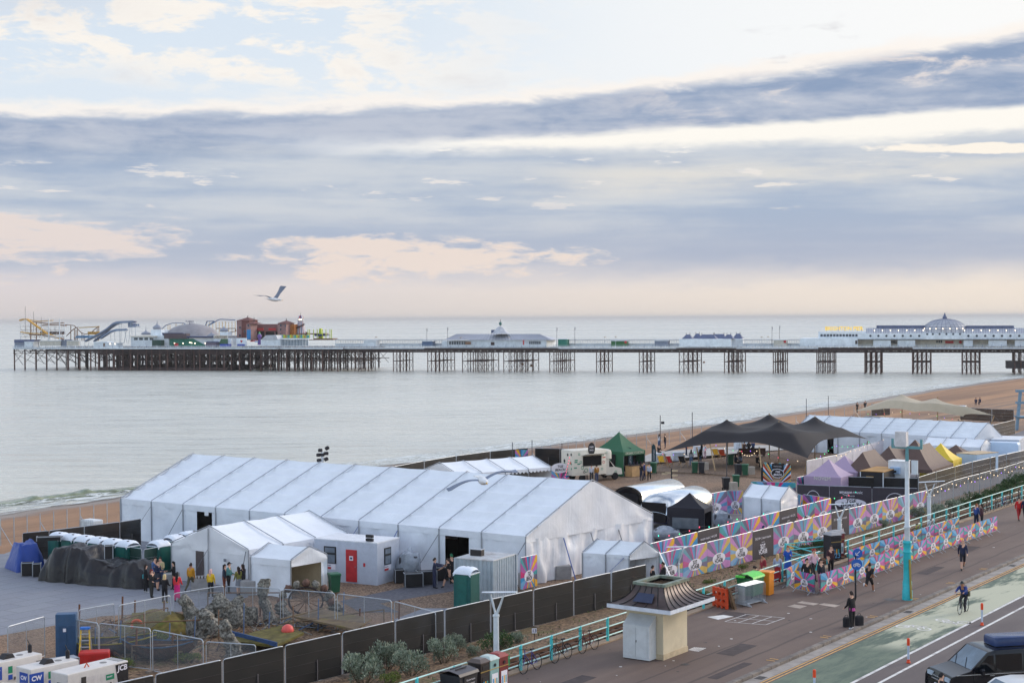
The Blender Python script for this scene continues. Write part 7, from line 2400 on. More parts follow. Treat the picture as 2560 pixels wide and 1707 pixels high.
def build_vehicles():
 navy=mat('dark navy van paint',(12,13,22),0.16,var=0.04,spec=0.45)
 rz=YAW_S
 q=P(2345,1742,ROAD_Z)
 prof=[(0.0,0.45),(0.02,0.8),(0.12,1.02),(0.95,1.22),(1.75,1.92),(2.0,1.98),(5.0,1.99),(5.15,1.9),(5.2,0.5)]
 v=vehicle('black people carrier van with roof box at the bottom right corner','van','van',q,math.radians(12),prof,1.95,navy,[('side',[(1.12,1.18),(1.95,1.16),(1.95,1.80),(1.72,1.80)]),('side',[(2.05,1.15),(3.2,1.15),(3.2,1.82),(2.05,1.82)]),('side',[(3.3,1.15),(4.9,1.15),(4.9,1.82),(3.3,1.82)]),('windscreen',((1.0,1.25),(1.74,1.9)),0.88)],(0.95,4.1),0.35)
 b=MB()
 for s in(-1,1):
  b.rbox((1.35,s*1.12,1.22),(0.14,0.22,0.22),navy,0.05)
 b.build('wing_mirror',v)
 for s in(-1,1):
  b=MB();b.box((0.12,s*0.72,0.86),(0.22,0.40,0.16),mat('clear headlight',(176,190,204),0.1));b.build('headlight',v)
 b=MB()
 for z in(0.72,0.84):
  b.box((0.0,0,z),(0.05,1.0,0.04),CHROME)
 b.build('grille',v)
 b=MB();b.box((-0.01,0,0.5),(0.03,0.52,0.12),BAN_WHITE);b.build('number_plate',v)
 b=MB()
 for x in(1.08,2.02,3.26):
  b.box((x,-0.985,0.85),(0.012,0.01,0.7),RUBBER)
 b.box((2.6,-0.985,1.08),(4.6,0.012,0.03),CHROME);b.box((2.9,-0.99,0.45),(3.0,0.03,0.12),RUBBER);b.build('trim',v)
 b=MB();b.box((1.85,-0.99,1.02),(0.2,0.03,0.04),CHROME);b.build('door_handle',v)
 b=MB()
 for y in(-0.4,0.4):b.beam((0.98,y,1.27),(1.3,y+0.45,1.55),0.02,0.02,RUBBER)
 b.build('wiper',v)
 b=MB();b.rbox((3.4,0.1,2.2),(2.2,1.0,0.36),mat('dark blue roof box',(30,52,96),0.25),0.14);b.build('roof_box',v,40)
 prof=[(0.0,0.4),(0.05,0.7),(0.9,0.92),(1.55,1.38),(2.2,1.46),(3.2,1.42),(4.0,1.0),(4.2,0.5)]
 vehicle('white car cut off by the bottom edge in front of the black van','car','car',P(2420,1800,ROAD_Z),math.radians(10),prof,1.8,mat('white car paint',(206,204,202),0.25,var=0.04),[('side',[(1.15,0.95),(2.2,0.95),(2.2,1.36),(1.6,1.34)]),('side',[(2.28,0.95),(3.6,0.95),(3.15,1.36),(2.28,1.36)]),('windscreen',((0.95,0.95),(1.53,1.36)))],(0.8,3.3),0.32)
 cols=[(206,210,216),(60,62,70),(150,152,160),(38,38,44),(196,200,206)]
 used={}
 spots=[(2166,1042,1),(2185,1043,1),(2206,1045,0),(2228,1046,2),(2253,1048,0),(2280,1050,3),(2305,1051,4),(2378,1055,0),(2403,1056,4),(2436,1059,0),(2478,1063,2),(2395,1014,4)]
 words_=['dark car leftmost','dark car second from the left','white car third from the left','grey car fourth from the left','white car fifth from the left','black car sixth from the left','pale car seventh from the left','white car below the second beige peak','pale car beside the beige tent tip','white car right of the beige tent tip','grey car rightmost','pale car alone on the shingle beyond the beige tent']
 for i,(u,vv,c)in enumerate(spots):
  q=P(u,vv+2,SITE_Z+1.4);q.z=SITE_Z
  lab=words_[i]+(' in the row parked behind the long marquee' if i<11 else '')
  yw=math.atan2(DW.y,DW.x)+0.1
  if c in used:
   dup(used[c],q,yw,lab)
  else:
   used[c]=vehicle(lab,'car','parked_car',q,yw,prof,1.8,mat('car paint %d'%c if False else('pale','dark','grey','black','cream')[c]+' car paint',cols[c],0.25,var=0.03),[('side',[(1.15,0.95),(2.2,0.95),(2.2,1.36),(1.6,1.34)]),('side',[(2.28,0.95),(3.6,0.95),(3.15,1.36),(2.28,1.36)]),('windscreen',((0.95,0.95),(1.53,1.36)))],(0.8,3.3),0.32,'cars parked behind the long marquee')
 q=P(1430,1205,SITE_Z)
 nf,nl,nr=P(1481,1195,SITE_Z),P(1427,1204,SITE_Z),P(1532,1196,SITE_Z)
 X=Vector((0.62,0.78,0)).normalized()
 root=thing('food_truck','white food truck printed with green and red doodles, hatch open','food truck',P(1432,1206,SITE_Z),math.atan2(0.50,0.86))
 wt=mat('white truck paint',(212,204,190),0.45,var=0.05)
 b=MB();b.rbox((2.0,1.1,1.9),(4.0,2.2,2.5),wt,0.1);b.rbox((4.2,1.1,2.6),(1.2,2.1,0.95),wt,0.3);b.build('body',root,40)
 b=MB()
 prof2=[(4.0,0.5),(4.0,2.1),(4.35,2.1),(5.1,1.3),(5.9,1.1),(6.0,0.5)]
 b.slab([(x,0.1,z)for x,z in prof2],(0,2.0,0),wt);b.build('cab',root)
 b=MB();b.poly([(4.4,0.09,1.3),(4.95,0.09,1.3),(4.4,0.09,2.0)],GLASS);b.poly([(4.42,0.25,2.06),(5.1,0.25,1.34),(5.1,1.95,1.34),(4.42,1.95,2.06)][::-1],GLASS);b.build('window',root)
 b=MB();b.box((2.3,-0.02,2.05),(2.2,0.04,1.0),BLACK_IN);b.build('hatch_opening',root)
 b=MB();b.beam((1.1,-0.02,2.62),(1.1,-1.1,2.85),0.03,0.03,GALV);b.slab([(1.15,-0.02,2.6),(3.45,-0.02,2.6),(3.45,-1.1,2.8),(1.15,-1.1,2.8)],(0,0,0.06),wt);b.build('hatch',root)
 r=random.Random(4)
 b=MB()
 dg,dr=mat('green doodle ink',(60,140,112),0.6),mat('red doodle ink',(206,110,96),0.6)
 for k in range(26):
  x,z,m=r.uniform(0.1,5.4),r.uniform(0.75,2.9),r.choice((dg,dr,dg,INK))
  if 1.1<x<3.5 and z>1.45 or x>4.0 and z>1.2:
   continue
  if r.random()<0.5:
   arc(b,x,z,r.uniform(0.12,0.22),0.05,-0.02 if x<4 else 0.08,m,0,2*math.pi,10)
  else:
   b.poly([(x,-0.02 if x<4 else 0.08,z),(x+0.35,-0.02 if x<4 else 0.08,z),(x+0.35,-0.02 if x<4 else 0.08,z+0.12),(x,-0.02 if x<4 else 0.08,z+0.12)],m)
 for k in range(12):
  y,z=r.uniform(0.15,2.0),r.uniform(0.8,2.9)
  t=r.uniform(0.1,0.2)
  b.poly([(-0.02,y+t,z),(-0.02,y,z+t),(-0.02,y-t,z),(-0.02,y,z-t)],r.choice((dg,dr,INK)))
 b.build('printed_pattern',root)
 b=MB();oval(b,2.2,3.25,0.42,0.62,-0.05,INK);b.text('HAI',1,BAN_WHITE,Matrix.Translation((2.2,-0.06,3.42))@VX,width=0.45);b.text('PHO',1,BAN_WHITE,Matrix.Translation((2.2,-0.06,3.1))@VX,width=0.45);b.build('roof_sign',root)
 for x in(1.2,5.1):
  for y in(0.12,2.0):
   wheel(root,x,y,0.36,0.22)
 def box_truck(lab,N,L,R,h,m,top,name,cat,panel=None):
  l,rz,lx,ly=frame3(N,L,R,SITE_Z+h)
  root=thing(name,lab,cat,(l.x,l.y,SITE_Z),rz)
  b=MB();b.rbox((lx/2,ly/2,(h+0.5)/2),(lx,ly,h-0.5),m,0.05);b.build('body',root)
  b=MB();b.box((lx/2,ly/2,h+0.01),(lx+0.04,ly+0.04,0.06),top);b.build('roof',root)
  for x in(lx*0.25,lx*0.75):
   for y in(0.1,ly-0.1):
    wheel(root,x,y,0.34,0.2)
  if panel:
   panel(root,lx,ly,h)
  return root
 def gold(root,lx,ly,h):
  b=MB();b.box((lx*0.42,-0.01,h*0.72),(lx*0.3,0.02,h*0.22),mat('gold lettering panel',(166,130,52),0.5));b.text('FOOD',1,INK,Matrix.Translation((lx*0.42,-0.03,h*0.72))@VX,width=lx*0.22);b.build('sign',root)
  b=MB();b.box((0.04,-0.01,h*0.6),(0.08,0.03,h-0.6),LAMP_WHITE);b.box((lx-0.04,-0.01,h*0.6),(0.08,0.03,h-0.6),LAMP_WHITE);b.build('edge_trim',root)
 box_truck('black catering trailer with an ochre roof behind the black fence',(2209,1180),(2150,1177),(2252,1169),2.5,INK,mat('ochre trailer roof',(176,132,74),0.7,var=0.1),'catering_trailer','trailer',gold)
 def reefer(root,lx,ly,h):
  b=MB();b.rbox((lx*0.45,-0.12,h*0.75),(lx*0.6,0.28,0.6),mat('pale blue unit',(150,176,206),0.4),0.06);b.box((lx*0.4,-0.27,h*0.72),(lx*0.3,0.02,0.2),INK);b.build('cooling_unit',root)
 box_truck('white refrigerated box truck behind the tall lamp column',(2262,1154),(2220,1152),(2287,1151),3.2,mat('white truck body',(212,216,222),0.4,var=0.05),mat('white truck roof',(222,222,222),0.45),'box_truck','truck',reefer)
 box_truck('white trailer box with a sandy roof right of the yellow gazebo',(2441,1136),(2391,1132),(2476,1129),2.4,mat('white trailer panel',(178,200,224),0.4,var=0.05),mat('sandy trailer roof',(190,166,134),0.7),'catering_trailer','trailer')
 box_truck('white site cabin at the right edge behind the white van',(2548,1100),(2478,1098),(2600,1092),2.6,mat('pale grey cabin steel',(182,188,202),0.5),mat('white cabin roof',(214,216,222),0.5),'site_cabin','cabin')
 prof=[(0,0.5),(0.02,0.95),(0.35,1.1),(1.0,1.25),(1.75,2.3),(2.2,2.52),(5.6,2.52),(5.75,2.3),(5.8,0.5)]
 q=P(2412,1150,SITE_Z+0.4)
 vehicle('long white van parked between the trailer box and the site cabin','van','van',(q.x,q.y,SITE_Z),math.atan2(-DL.y,-DL.x)+0.12,prof,2.0,mat('white van paint',(186,206,230),0.3,var=0.03),[('side',[(1.4,1.35),(2.3,1.35),(2.3,2.1),(1.9,2.1)]),('windscreen',((1.05,1.3),(1.72,2.25)))],(1.1,4.6),0.36)
 sil=mat('polished trailer skin',(206,210,214),0.16,metal=0.85,var=0.03)
 def silver(lab,A,B,r,closed):
  A,B=P(*A,SITE_Z),P(*B,SITE_Z)
  d=B-A;L=d.length
  root=thing('silver_trailer',lab,'trailer',A,math.atan2(d.y,d.x))
  b=MB()
  rings=[]
  xs=[0,0.15,0.5,1.0,L-1.0,L-0.4,L-0.1,L]if closed else[0,0.5,L-0.9,L-0.3,L]
  ks=[0.35,0.62,0.85,1,1,0.85,0.6,0.3]if closed else[1,1,1,0.8,0.4]
  for x,k in zip(xs,ks):
   rings.append([(x,r*1.05*math.cos(a)*(0.7+0.3*k),0.5+(1.2*k+0.1)*(1 if 0.2<a<math.pi-0.2 else 0.0)+r*0.62*math.sin(a)*k)for a in[math.pi*i/14 for i in range(15)]])
  b.loft(rings,sil,False);b.build('shell',root,50)
  b=MB();b.box((L/2,0,0.55),(L*0.9,r*2.0,0.3),mat('dark blue skirt',(52,56,96),0.5));b.build('skirt',root)
  b=MB();b.box((0.03,0,1.3),(0.05,r*1.5,1.5),BLACK_IN);b.build('end_opening' if not closed else 'end_panel',root)
  b=MB();b.text('STAGE & SOUND',1,BAN_WHITE,Matrix.Translation((L*0.55,-r*1.08,1.35))@VX,width=L*0.4);b.build('lettering',root)if False else None
  for y in(-r*0.9,r*0.9):
   wheel(root,L*0.5,y,0.34,0.2)
  return root
 silver('rounded silver trailer with open end, behind the other silver trailer',(1570,1296),(1690,1270),1.3,False)
 silver('rounded silver trailer with closed blunt end, beside the black gazebo',(1634,1322),(1752,1292),1.4,True)
build_vehicles()
def bicycle(lab,q,rz,col,grp,lean=0.12):
 root=thing('bicycle',lab,'bicycle',q,rz,grp)
 root.rotation_euler=(lean,0,rz)
 m=mat('bike frame '+'%s'%{0:'black',1:'dark red',2:'blue',3:'white',4:'lime'}[col],((28,28,32),(96,36,40),(54,52,120),(196,196,200),(150,170,40))[col],0.4)
 for x in(-0.52,0.52):
  b=MB();b.tube([(x+0.34*math.cos(a),0,0.34+0.34*math.sin(a))for a in[2*math.pi*i/20 for i in range(20)]],0.018,RUBBER,5,closed=True);w=b.build('wheel',root)
  b=MB()
  for i in range(8):
   a=math.pi*i/8
   b.tube([(x+0.32*math.cos(a),0,0.34+0.32*math.sin(a)),(x-0.32*math.cos(a),0,0.34-0.32*math.sin(a))],0.0035,GALV,3)
  b.build('spokes',w)
 b=MB()
 for A,B in(((-0.52,0,0.34),(-0.08,0,0.30)),((-0.52,0,0.34),(-0.2,0,0.82)),((-0.08,0,0.30),(-0.23,0,0.9)),((-0.08,0,0.30),(0.33,0,0.78)),((-0.2,0,0.82),(0.32,0,0.86)),((0.34,0,0.72),(0.31,0,0.98)),((0.35,0,0.72),(0.52,0,0.34))):
  b.tube([A,B],0.02,m,6)
 b.build('frame',root)
 b=MB();b.rbox((-0.25,0,0.93),(0.25,0.12,0.06),INK,0.03);b.build('saddle',root)
 b=MB();b.tube([(0.36,-0.26,1.0),(0.32,-0.1,1.0),(0.32,0.1,1.0),(0.36,0.26,1.0)],0.016,INK,5);b.build('handlebar',root)
 b=MB();b.tube([(-0.08,-0.08,0.30),(0.05,-0.1,0.18)],0.012,GALV,4);b.tube([(-0.08,0.08,0.30),(-0.2,0.1,0.42)],0.012,GALV,4);b.build('crank',root)
 return root
def build_bikes():
 g='bicycles leaning on the near railing'
 bicycle('blue and red bicycle leaning on the railing, nearest the bins',PR(-3.0,8.18),YAW_S+math.pi,2,g)
 bicycle('black bicycle with fat tyres leaning on the railing, middle of the three',PR(-0.55,8.2),YAW_S+math.pi,0,g)
 bicycle('dark red bicycle with white grips leaning on the railing, nearest the kiosk',PR(1.7,8.2),YAW_S+math.pi,1,g)
 bicycle('bicycle half hidden behind the far side of the kiosk',PR(9.6,8.1),YAW_S,3,g)
 g='bicycles leaning on the far railing'
 for i,(s,c)in enumerate(((44.5,4),(47.2,3),(51.2,0),(57.5,1),(59.4,0),(61.5,0),(63.4,2),(65.2,0),(67.4,0),(70.0,1),(73.0,0))):
  bicycle(('lime','white','black','dark red','black','black','blue','black','black','dark red','black')[i]+' bicycle on the far railing, '+('first','second','third','fourth','fifth','sixth','seventh','eighth','ninth','tenth','last')[i]+' from the lamp column',PR(s,8.6),YAW_S+RND.uniform(-0.15,0.15),c,g)
 e=thing('green_tag','green plastic board hung on the railing by the nearest bicycle','sign',PR(-4.4,8.5),YAW_S)
 b=MB();b.rbox((0,-0.06,0.72),(0.34,0.03,0.5),mat('green board',(30,140,84),0.5),0.01);b.box((0,-0.08,0.82),(0.08,0.006,0.1),BAN_WHITE);b.build('board',e)
build_bikes()
# ---------------------------------------------------------------- people
SKINS=[mat('skin light',(206,160,136),0.55,var=0.05),mat('skin tan',(168,118,92),0.55,var=0.05),mat('skin brown',(108,72,54),0.55,var=0.05)]
CLOTH={}
def cloth(rgb):
 if rgb not in CLOTH:
  CLOTH[rgb]=mat('clothing fabric %d %d %d'%rgb,rgb,0.8,var=0.14,scale=5,bump=0.3,bscale=14)
 return CLOTH[rgb]
def grow(nodes,edges,root):
 """Skin-modifier surface over a skeleton of joints."""
 me=bpy.data.meshes.new('person')
 me.from_pydata([n[0]for n in nodes],edges,[])
 ob=bpy.data.objects.new('person',me)
 COL.objects.link(ob)
 sk=ob.modifiers.new('skin','SKIN')
 sk.use_smooth_shade=True
 for i,n in enumerate(nodes):
  d=me.skin_vertices[0].data[i]
  r=n[1]if isinstance(n[1],tuple)else(n[1],n[1])
  d.radius=r
  d.use_root=i==root
 ob.modifiers.new('sub','SUBSURF').levels=1
 dg=bpy.context.evaluated_depsgraph_get()
 out=bpy.data.meshes.new_from_object(ob.evaluated_get(dg))
 bpy.data.objects.remove(ob)
 bpy.data.meshes.remove(me)
 return out
def person(lab,q,face,top,bot,pose='stand',hair=(44,32,28),hl=0,h=1.72,skin=0,shoe=(40,38,40),sleeve=True,shorts=False,skirt=None,coat=None,hat=None,bag=None,grp=None,arms=None):
 """face: heading in degrees clockwise from 'away from the camera' (180 = towards it)."""
 k=h/1.76
 A={'stand':(4,-4,0,0),'walk':(24,-20,8,26),'run':(42,-30,20,85),'sit':(82,82,85,85),'ride':(66,40,78,44),'bend':(4,-6,6,8)}[pose]
 arm=arms or{'stand':((8,14),(-4,26)),'walk':((-24,14),(26,22)),'run':((-40,90),(44,85)),'sit':((24,40),(20,50)),'ride':((62,14),(62,14)),'bend':((10,20),(16,26))}[pose]
 lean={'bend':68,'ride':34,'run':9}.get(pose,2)
 R=math.radians
 hip=Vector((0,0,0.94))
 def fw(v,a):
  return Vector((0,-math.sin(R(a)),-math.cos(R(a))))*v
 up=Vector((0,-math.sin(R(lean)),math.cos(R(lean))))
 side=Vector((1,0,0))
 N,E,B=[],[],[]
 def add(p,r,par=None,b='top'):
  N.append((tuple(p),r));B.append(b)
  if par is not None:E.append((par,len(N)-1))
  return len(N)-1
 pel=add(hip,(0.172,0.135),None,'bot')
 wa=add(hip+up*0.20,(0.168,0.13),pel)
 ch=add(hip+up*0.42,(0.198,0.145),wa)
 ne=add(hip+up*0.565,0.058,ch,'skin')
 hd=up if pose not in('bend','ride')else Vector((0,-math.sin(R(lean*0.5)),math.cos(R(lean*0.5))))
 h0=hip+up*0.565
 h1=add(h0+hd*0.09+Vector((0,-0.015,0)),(0.080,0.092),ne,'skin')
 h2=add(h0+hd*0.18+Vector((0,-0.012,0)),(0.080,0.096),h1,'skin')
 h3=add(h0+hd*0.255,(0.05,0.065),h2,'skin')
 nose=add(h0+hd*0.135+Vector((0,-0.115,0)),0.014,h1,'skin')
 headc=h0+hd*0.17
 for sx,(a,e),leg,knee in((-1,arm[0],A[0],A[2]),(1,arm[1],A[1],A[3])):
  sh=hip+up*0.475+side*0.185*sx
  s_=add(sh,0.078,ch)
  el=sh+fw(0.29,a)+side*0.045*sx
  e_=add(el,0.060,s_)
  wr=el+fw(0.25,a+e)-side*0.02*sx
  w_=add(wr,0.040,e_,'top' if sleeve else 'skin')
  d=fw(1.0,a+e+6)
  p_=add(wr+d*0.08,(0.036,0.024),w_,'skin')
  for j,(o,L)in enumerate(((-0.027,0.07),(-0.009,0.082),(0.009,0.076),(0.027,0.058))):
   f1=add(wr+d*(0.09+L*0.5)+side*0+Vector((0,o,0))+d.cross(side)*0.004,0.0085,p_,'skin')
   add(wr+d*(0.09+L)+Vector((0,o,0))+fw(0.012,a+e+60),0.0075,f1,'skin')
  add(wr+d*0.075+Vector((0,-0.045,0)),0.009,w_,'skin')
  hp=hip+side*0.095*sx+Vector((0,0,-0.05))
  l0=add(hp,0.112,pel,'bot')
  kn=hp+fw(0.42,leg)+side*0.01*sx
  l1=add(kn,0.078,l0,'bot')
  an=kn+fw(0.41,leg-knee)
  l2=add(an,0.056,l1,'skin' if shorts else 'bot')
  hl_=add(an+fw(0.055,leg-knee),0.042,l2,'shoe')
  fd=Vector((0,-math.cos(R((leg-knee)*0.8)),-math.sin(R((leg-knee)*0.8))*-1))if pose=='run' else Vector((0,-1,0))
  add(an+fw(0.065,leg-knee)+fd*0.155,(0.042,0.028),hl_,'shoe')
 me=grow(N,E,pel)
 mats=[cloth(top),cloth(bot),SKINS[skin],cloth(shoe)]
 for m in mats:me.materials.append(m)
 idx={'top':0,'bot':1,'skin':2,'shoe':3}
 segs=[(Vector(N[a][0]),Vector(N[b][0]),idx[B[b]])for a,b in E]
 low=min(v.co.z for v in me.vertices)
 for pl in me.polygons:
  c=pl.center
  best,bi=9,0
  for a,b_,i in segs:
   ab=b_-a
   t=max(0,min(1,(c-a).dot(ab)/ab.length_squared))
   dd=(c-a-ab*t).length
   if dd<best:best,bi=dd,i
  pl.material_index=bi
 zo=-low
 if pose=='sit':zo=-(0.94-0.16)+0.45
 if pose=='ride':zo=0.0
 me.transform(Matrix.Diagonal((k,k,k,1))@Matrix.Translation((0,0,zo)))
 me.name='person'
 o=bpy.data.objects.new('person',me)
 COL.objects.link(o)
 o.location=q
 o.rotation_euler=(0,0,math.pi-R(face))
 tag(o,lab,'person',grp)
 def part(b,nm,sm=60):
  T=Matrix.Diagonal((k,k,k,1))@Matrix.Translation((0,0,zo))
  b.v=[tuple(T@Vector(v))for v in b.v]
  return b.build(nm,o,sm)
 hm=cloth(hair)
 rot=hd.to_track_quat('Z','Y').to_matrix().to_4x4()
 HM=Matrix.Translation(headc)@Matrix.Rotation(R(lean*(0.5 if pose in('bend','ride')else 1)),4,'X')
 b=MB()
 rings=[]
 for i in range(7):
  a=math.pi/2*i/6
  rings.append([(0.092*math.cos(a)*math.cos(t),0.112*math.cos(a)*math.sin(t)+0.012,0.112*math.sin(a)+(0.015 if math.sin(t)<0 else-0.07*(1-i/6)))for t in[2*math.pi*j/14 for j in range(14)]])
 b.loft(rings,cloth(hat)if hat else hm,True,HM,True)
 if hat:b.box((0,-0.13,0.03),(0.13,0.11,0.015),cloth(hat),0,None)if False else b.add(*MB._bx(0.13,0.12,0.016),cloth(hat),HM@Matrix.Translation((0,-0.13,0.03)))
 part(b,'hat' if hat else 'hair')
 if hl:
  b=MB();b.loft([[(x*w,y,z)for x,y in((-0.095,0.0),(-0.08,0.10),(0,0.125),(0.08,0.10),(0.095,0.0),(0,0.05))]for w,z in((0.9,0.06),(1.0,-0.08),(1.05,-0.08-hl*0.5),(0.75,-0.08-hl))],hm,True,HM,True);part(b,'long_hair')
 if skirt or coat:
  c,ln,r1=skirt or coat
  z1=1.02 if skirt else 1.40
  prof=[(0.165,z1),(0.175,0.95),(0.175+r1*0.4,0.95-ln*0.5),(0.175+r1,0.95-ln)]
  if coat:prof[0]=(0.20,1.40)if coat[1]>0.3 else(0.172,1.0)
  rings=[[(r*math.cos(t)*(1+0.05*math.sin(5*t)),r*0.78*math.sin(t)*(1+0.05*math.sin(5*t)),z)for t in[2*math.pi*j/18 for j in range(18)]]for r,z in prof]
  b=MB();b.loft(rings,cloth(c),True);part(b,'skirt' if skirt else 'coat')
 if bag:
  b=MB();b.rbox((0.2,0.06,0.98),(0.12,0.22,0.26),cloth(bag),0.04);b.tube([(0.16,0.06,1.1),(0.05,0.10,1.38),(-0.12,0.02,1.42)],0.012,cloth(bag),4);part(b,'shoulder_bag')
 return o
K,W_,NV,DG=(24,22,26),(214,214,220),(32,38,66),(58,56,62)
def build_people():
 S,Z=SITE_Z,0.0
 pp=person
 g='people queuing by the scalloped tent'
 pp('person in black jacket and leggings with a teal bag, at the end of the tarpaulin',P(364,1481,S),70,K,K,hl=0.25,h=1.66,bag=(50,140,150),shoe=(190,190,190),grp=g)
 pp('person with red hair in black top and dark trousers holding a cup',P(379,1493,S),120,K,(46,46,44),hair=(110,40,40),hl=0.12,h=1.62,arms=((8,60),(10,90)),grp=g)
 pp('person in navy jacket and shorts facing right beside the person with red hair',P(394,1475,S),110,NV,(60,62,74),shorts=True,h=1.78,arms=((10,80),(12,60)),grp=g)
 pp('person in a blue shirt half hidden behind the navy jacket',P(387,1467,S),120,(72,96,140),(54,60,84),h=1.80,grp=g)
 pp('person in a cream patterned jacket and jeans looking at a phone',P(402,1467,S),190,(186,170,128),(60,76,110),h=1.80,arms=((14,90),(14,95)),grp=g)
 pp('person with long black hair in a black top by the tent corner',P(435,1473,S),250,K,K,hair=K,hl=0.4,h=1.66,arms=((20,70),(0,10)),grp=g)
 pp('blonde person in black jacket and black trousers seen from behind',P(412,1507,S),20,K,K,hair=(206,180,130),hl=0.14,h=1.62,shoe=(170,150,60),arms=((8,60),(8,60)),grp=g)
 pp('person in a coral red jacket and long hot pink skirt',P(443,1503,S),10,(226,62,66),(214,40,120),hair=K,hl=0.42,h=1.66,skirt=((214,40,120),0.72,0.0),arms=((14,40),(6,10)),grp=g)
 pp('person in a mustard jacket and olive trousers',P(477,1479,S),20,(190,132,28),(82,78,58),'walk',h=1.74,arms=((4,10),(0,8)),skin=1,grp=g)
 pp('person in yellow and black jacket with a pale pink head covering',P(527,1495,S),15,(216,176,40),K,hair=(214,170,164),hl=0.1,h=1.66,shoe=(200,200,204),coat=((30,32,46),0.10,0.01),grp=g)
 pp('person in dark jacket and rust trousers beside the teal vest',P(561,1481,S),95,(52,56,72),(120,62,44),hl=0.3,h=1.66,grp=g)
 pp('person in teal vest over black sleeves with a black cap',P(572,1482,S),100,(74,124,122),K,hat=K,h=1.80,arms=((10,70),(8,60)),grp=g)
 pp('person in olive top and grey skirt near the tent leg',P(597,1487,S),320,(112,110,50),(150,150,156),hl=0.32,h=1.64,skirt=((120,122,130),0.36,0.06),shorts=True,arms=((20,80),(8,30)),grp=g)
 pp('person in a dark coat beside the olive top',P(608,1482,S),300,(46,44,52),(40,38,44),hl=0.3,h=1.68,bag=(40,36,44),grp=g)
 g='crew by the big marquee door'
 pp('crew person in navy overalls reaching out with both arms',P(1086,1470,S),90,(44,48,74),(44,48,74),h=1.80,arms=((70,14),(74,10)),grp=g)
 pp('crew person in black T-shirt and black shorts walking',P(1121,1468,S),250,K,K,'walk',shorts=True,sleeve=False,h=1.78,arms=((50,10),(-10,12)),grp=g)
 pp('crew person in black with a green cap at the marquee door',P(1130,1459,S),330,K,K,hat=(30,96,66),sleeve=False,h=1.80,grp=g)
 pp('person in an orange top seated inside the scalloped tent by the hoarding',P(1584,1472,S),150,(180,80,44),K,'sit',skin=1)
 pp('person in black jacket beside the tied curtain of the scalloped tent',P(1631,1488,S),70,K,K,h=1.72)
 pp('person in dark clothes with a white sash in front of the first starburst panel',P(1659,1480,S),250,(44,40,46),K,h=1.76,skin=1,bag=W_)
 g='stewards by the steps'
 pp('steward in black with a red and white safety vest, upright',P(1909,1466,Z),250,(140,40,50),K,h=1.80,sleeve=False,skin=1,grp=g)
 pp('steward in a safety vest bending forward over the bins',P(1916,1480,Z),280,(90,40,52),K,'bend',h=1.80,sleeve=False,grp=g)
 pp('person in pale grey sweater and long red skirt',P(1944,1458,Z),20,(158,166,190),(150,40,44),hair=(190,160,112),hl=0.26,h=1.66,skirt=((156,36,42),0.68,0.08),shoe=(200,196,196))
 pp('person in a long bright blue coat with red hair',P(1970,1437,Z),200,(36,84,172),NV,hair=(150,84,50),hl=0.26,h=1.70,coat=((36,84,172),0.62,0.10),arms=((14,90),(16,95)))
 pp('person all in black with white shoes walking between the barriers',P(2017,1477,Z),170,K,K,'walk',h=1.84,shoe=W_)
 pp('person in pale pink and white jacket with a red cap',P(2034,1450,Z),150,(220,180,190),K,'walk',hat=(150,30,36),h=1.84)
 pp('person in pink trousers and a black and white jacket',P(2052,1473,Z),160,(40,40,48),(196,110,150),hl=0.26,h=1.66,shoe=(200,196,196),bag=K)
 pp('person in maroon top wearing a lanyard, arm raised to the bin',P(2077,1440,Z),170,(58,30,38),K,h=1.80,sleeve=False,arms=((6,14),(-96,-10)))
 pp('runner in a black vest and black shorts',P(2173,1481,Z),30,K,K,'run',shorts=True,sleeve=False,skin=1,h=1.76,shoe=W_)
 pp('person in black jacket, pink hem and black trousers standing with luggage at the kerb',P(2130,1572,Z),330,K,K,h=1.80,shoe=W_,coat=((190,80,150),0.10,0.0),arms=((26,70),(10,40)))
 for u,v,lab,sx in((2116,1566,'black soft suitcase left of the person at the kerb',0.34),(2148,1562,'black holdall right of the person at the kerb',0.44)):
  e=thing('suitcase',lab,'luggage',P(u,v,Z),0.3)
  b=MB();b.rbox((0,0,0.25),(sx,0.28,0.48),cloth((30,28,34)),0.1);b.build('body',e)
  b=MB();b.tube([(-0.1,0,0.46),(-0.06,0,0.58),(0.06,0,0.58),(0.1,0,0.46)],0.015,INK,5);b.build('handle',e)
 pp('bald person with beard in navy jacket and dark shorts walking along the promenade',P(2407,1424,Z),190,NV,(32,32,44),'walk',shorts=True,hair=(196,150,128),h=1.82)
 g='pair behind the far barriers'
 pp('person in blue with red hair behind the far end of the barriers',P(2441,1318,Z),60,(50,76,140),NV,hair=(140,80,50),h=1.68,grp=g)
 pp('person in maroon with long dark hair behind the far end of the barriers',P(2455,1320,Z),300,(72,40,50),K,hl=0.36,h=1.70,grp=g)
 pp('person in a red top and red trousers walking at the right edge',P(2547,1300,Z),180,(200,34,36),(160,30,36),'walk',hl=0.2,h=1.70,shoe=K)
 pp('person in dark clothes cut by the right edge beside the person in red',P(2563,1302,Z),180,NV,K,'walk',h=1.80)
 pp('person in a black knitted hat at the bottom edge in front of the van',P(2352,1796,ROAD_Z),90,K,K,hat=K,h=1.72)
 g='people walking between the hoardings'
 pp('person in a black and white top between the hoarding rows, by the charcoal panel',P(1993,1350,S),200,(52,50,56),K,hl=0.2,h=1.66,grp=g)
 pp('person in black with dark hair between the hoarding rows, right of the charcoal panel',P(2014,1347,S),220,K,K,hl=0.2,h=1.64,grp=g)
 pp('person in a blue cap and blue top half hidden behind the front hoarding',P(1908,1378,S),60,(50,70,130),NV,hat=(36,50,90),h=1.76,grp=g)
 g='customers on the beach'
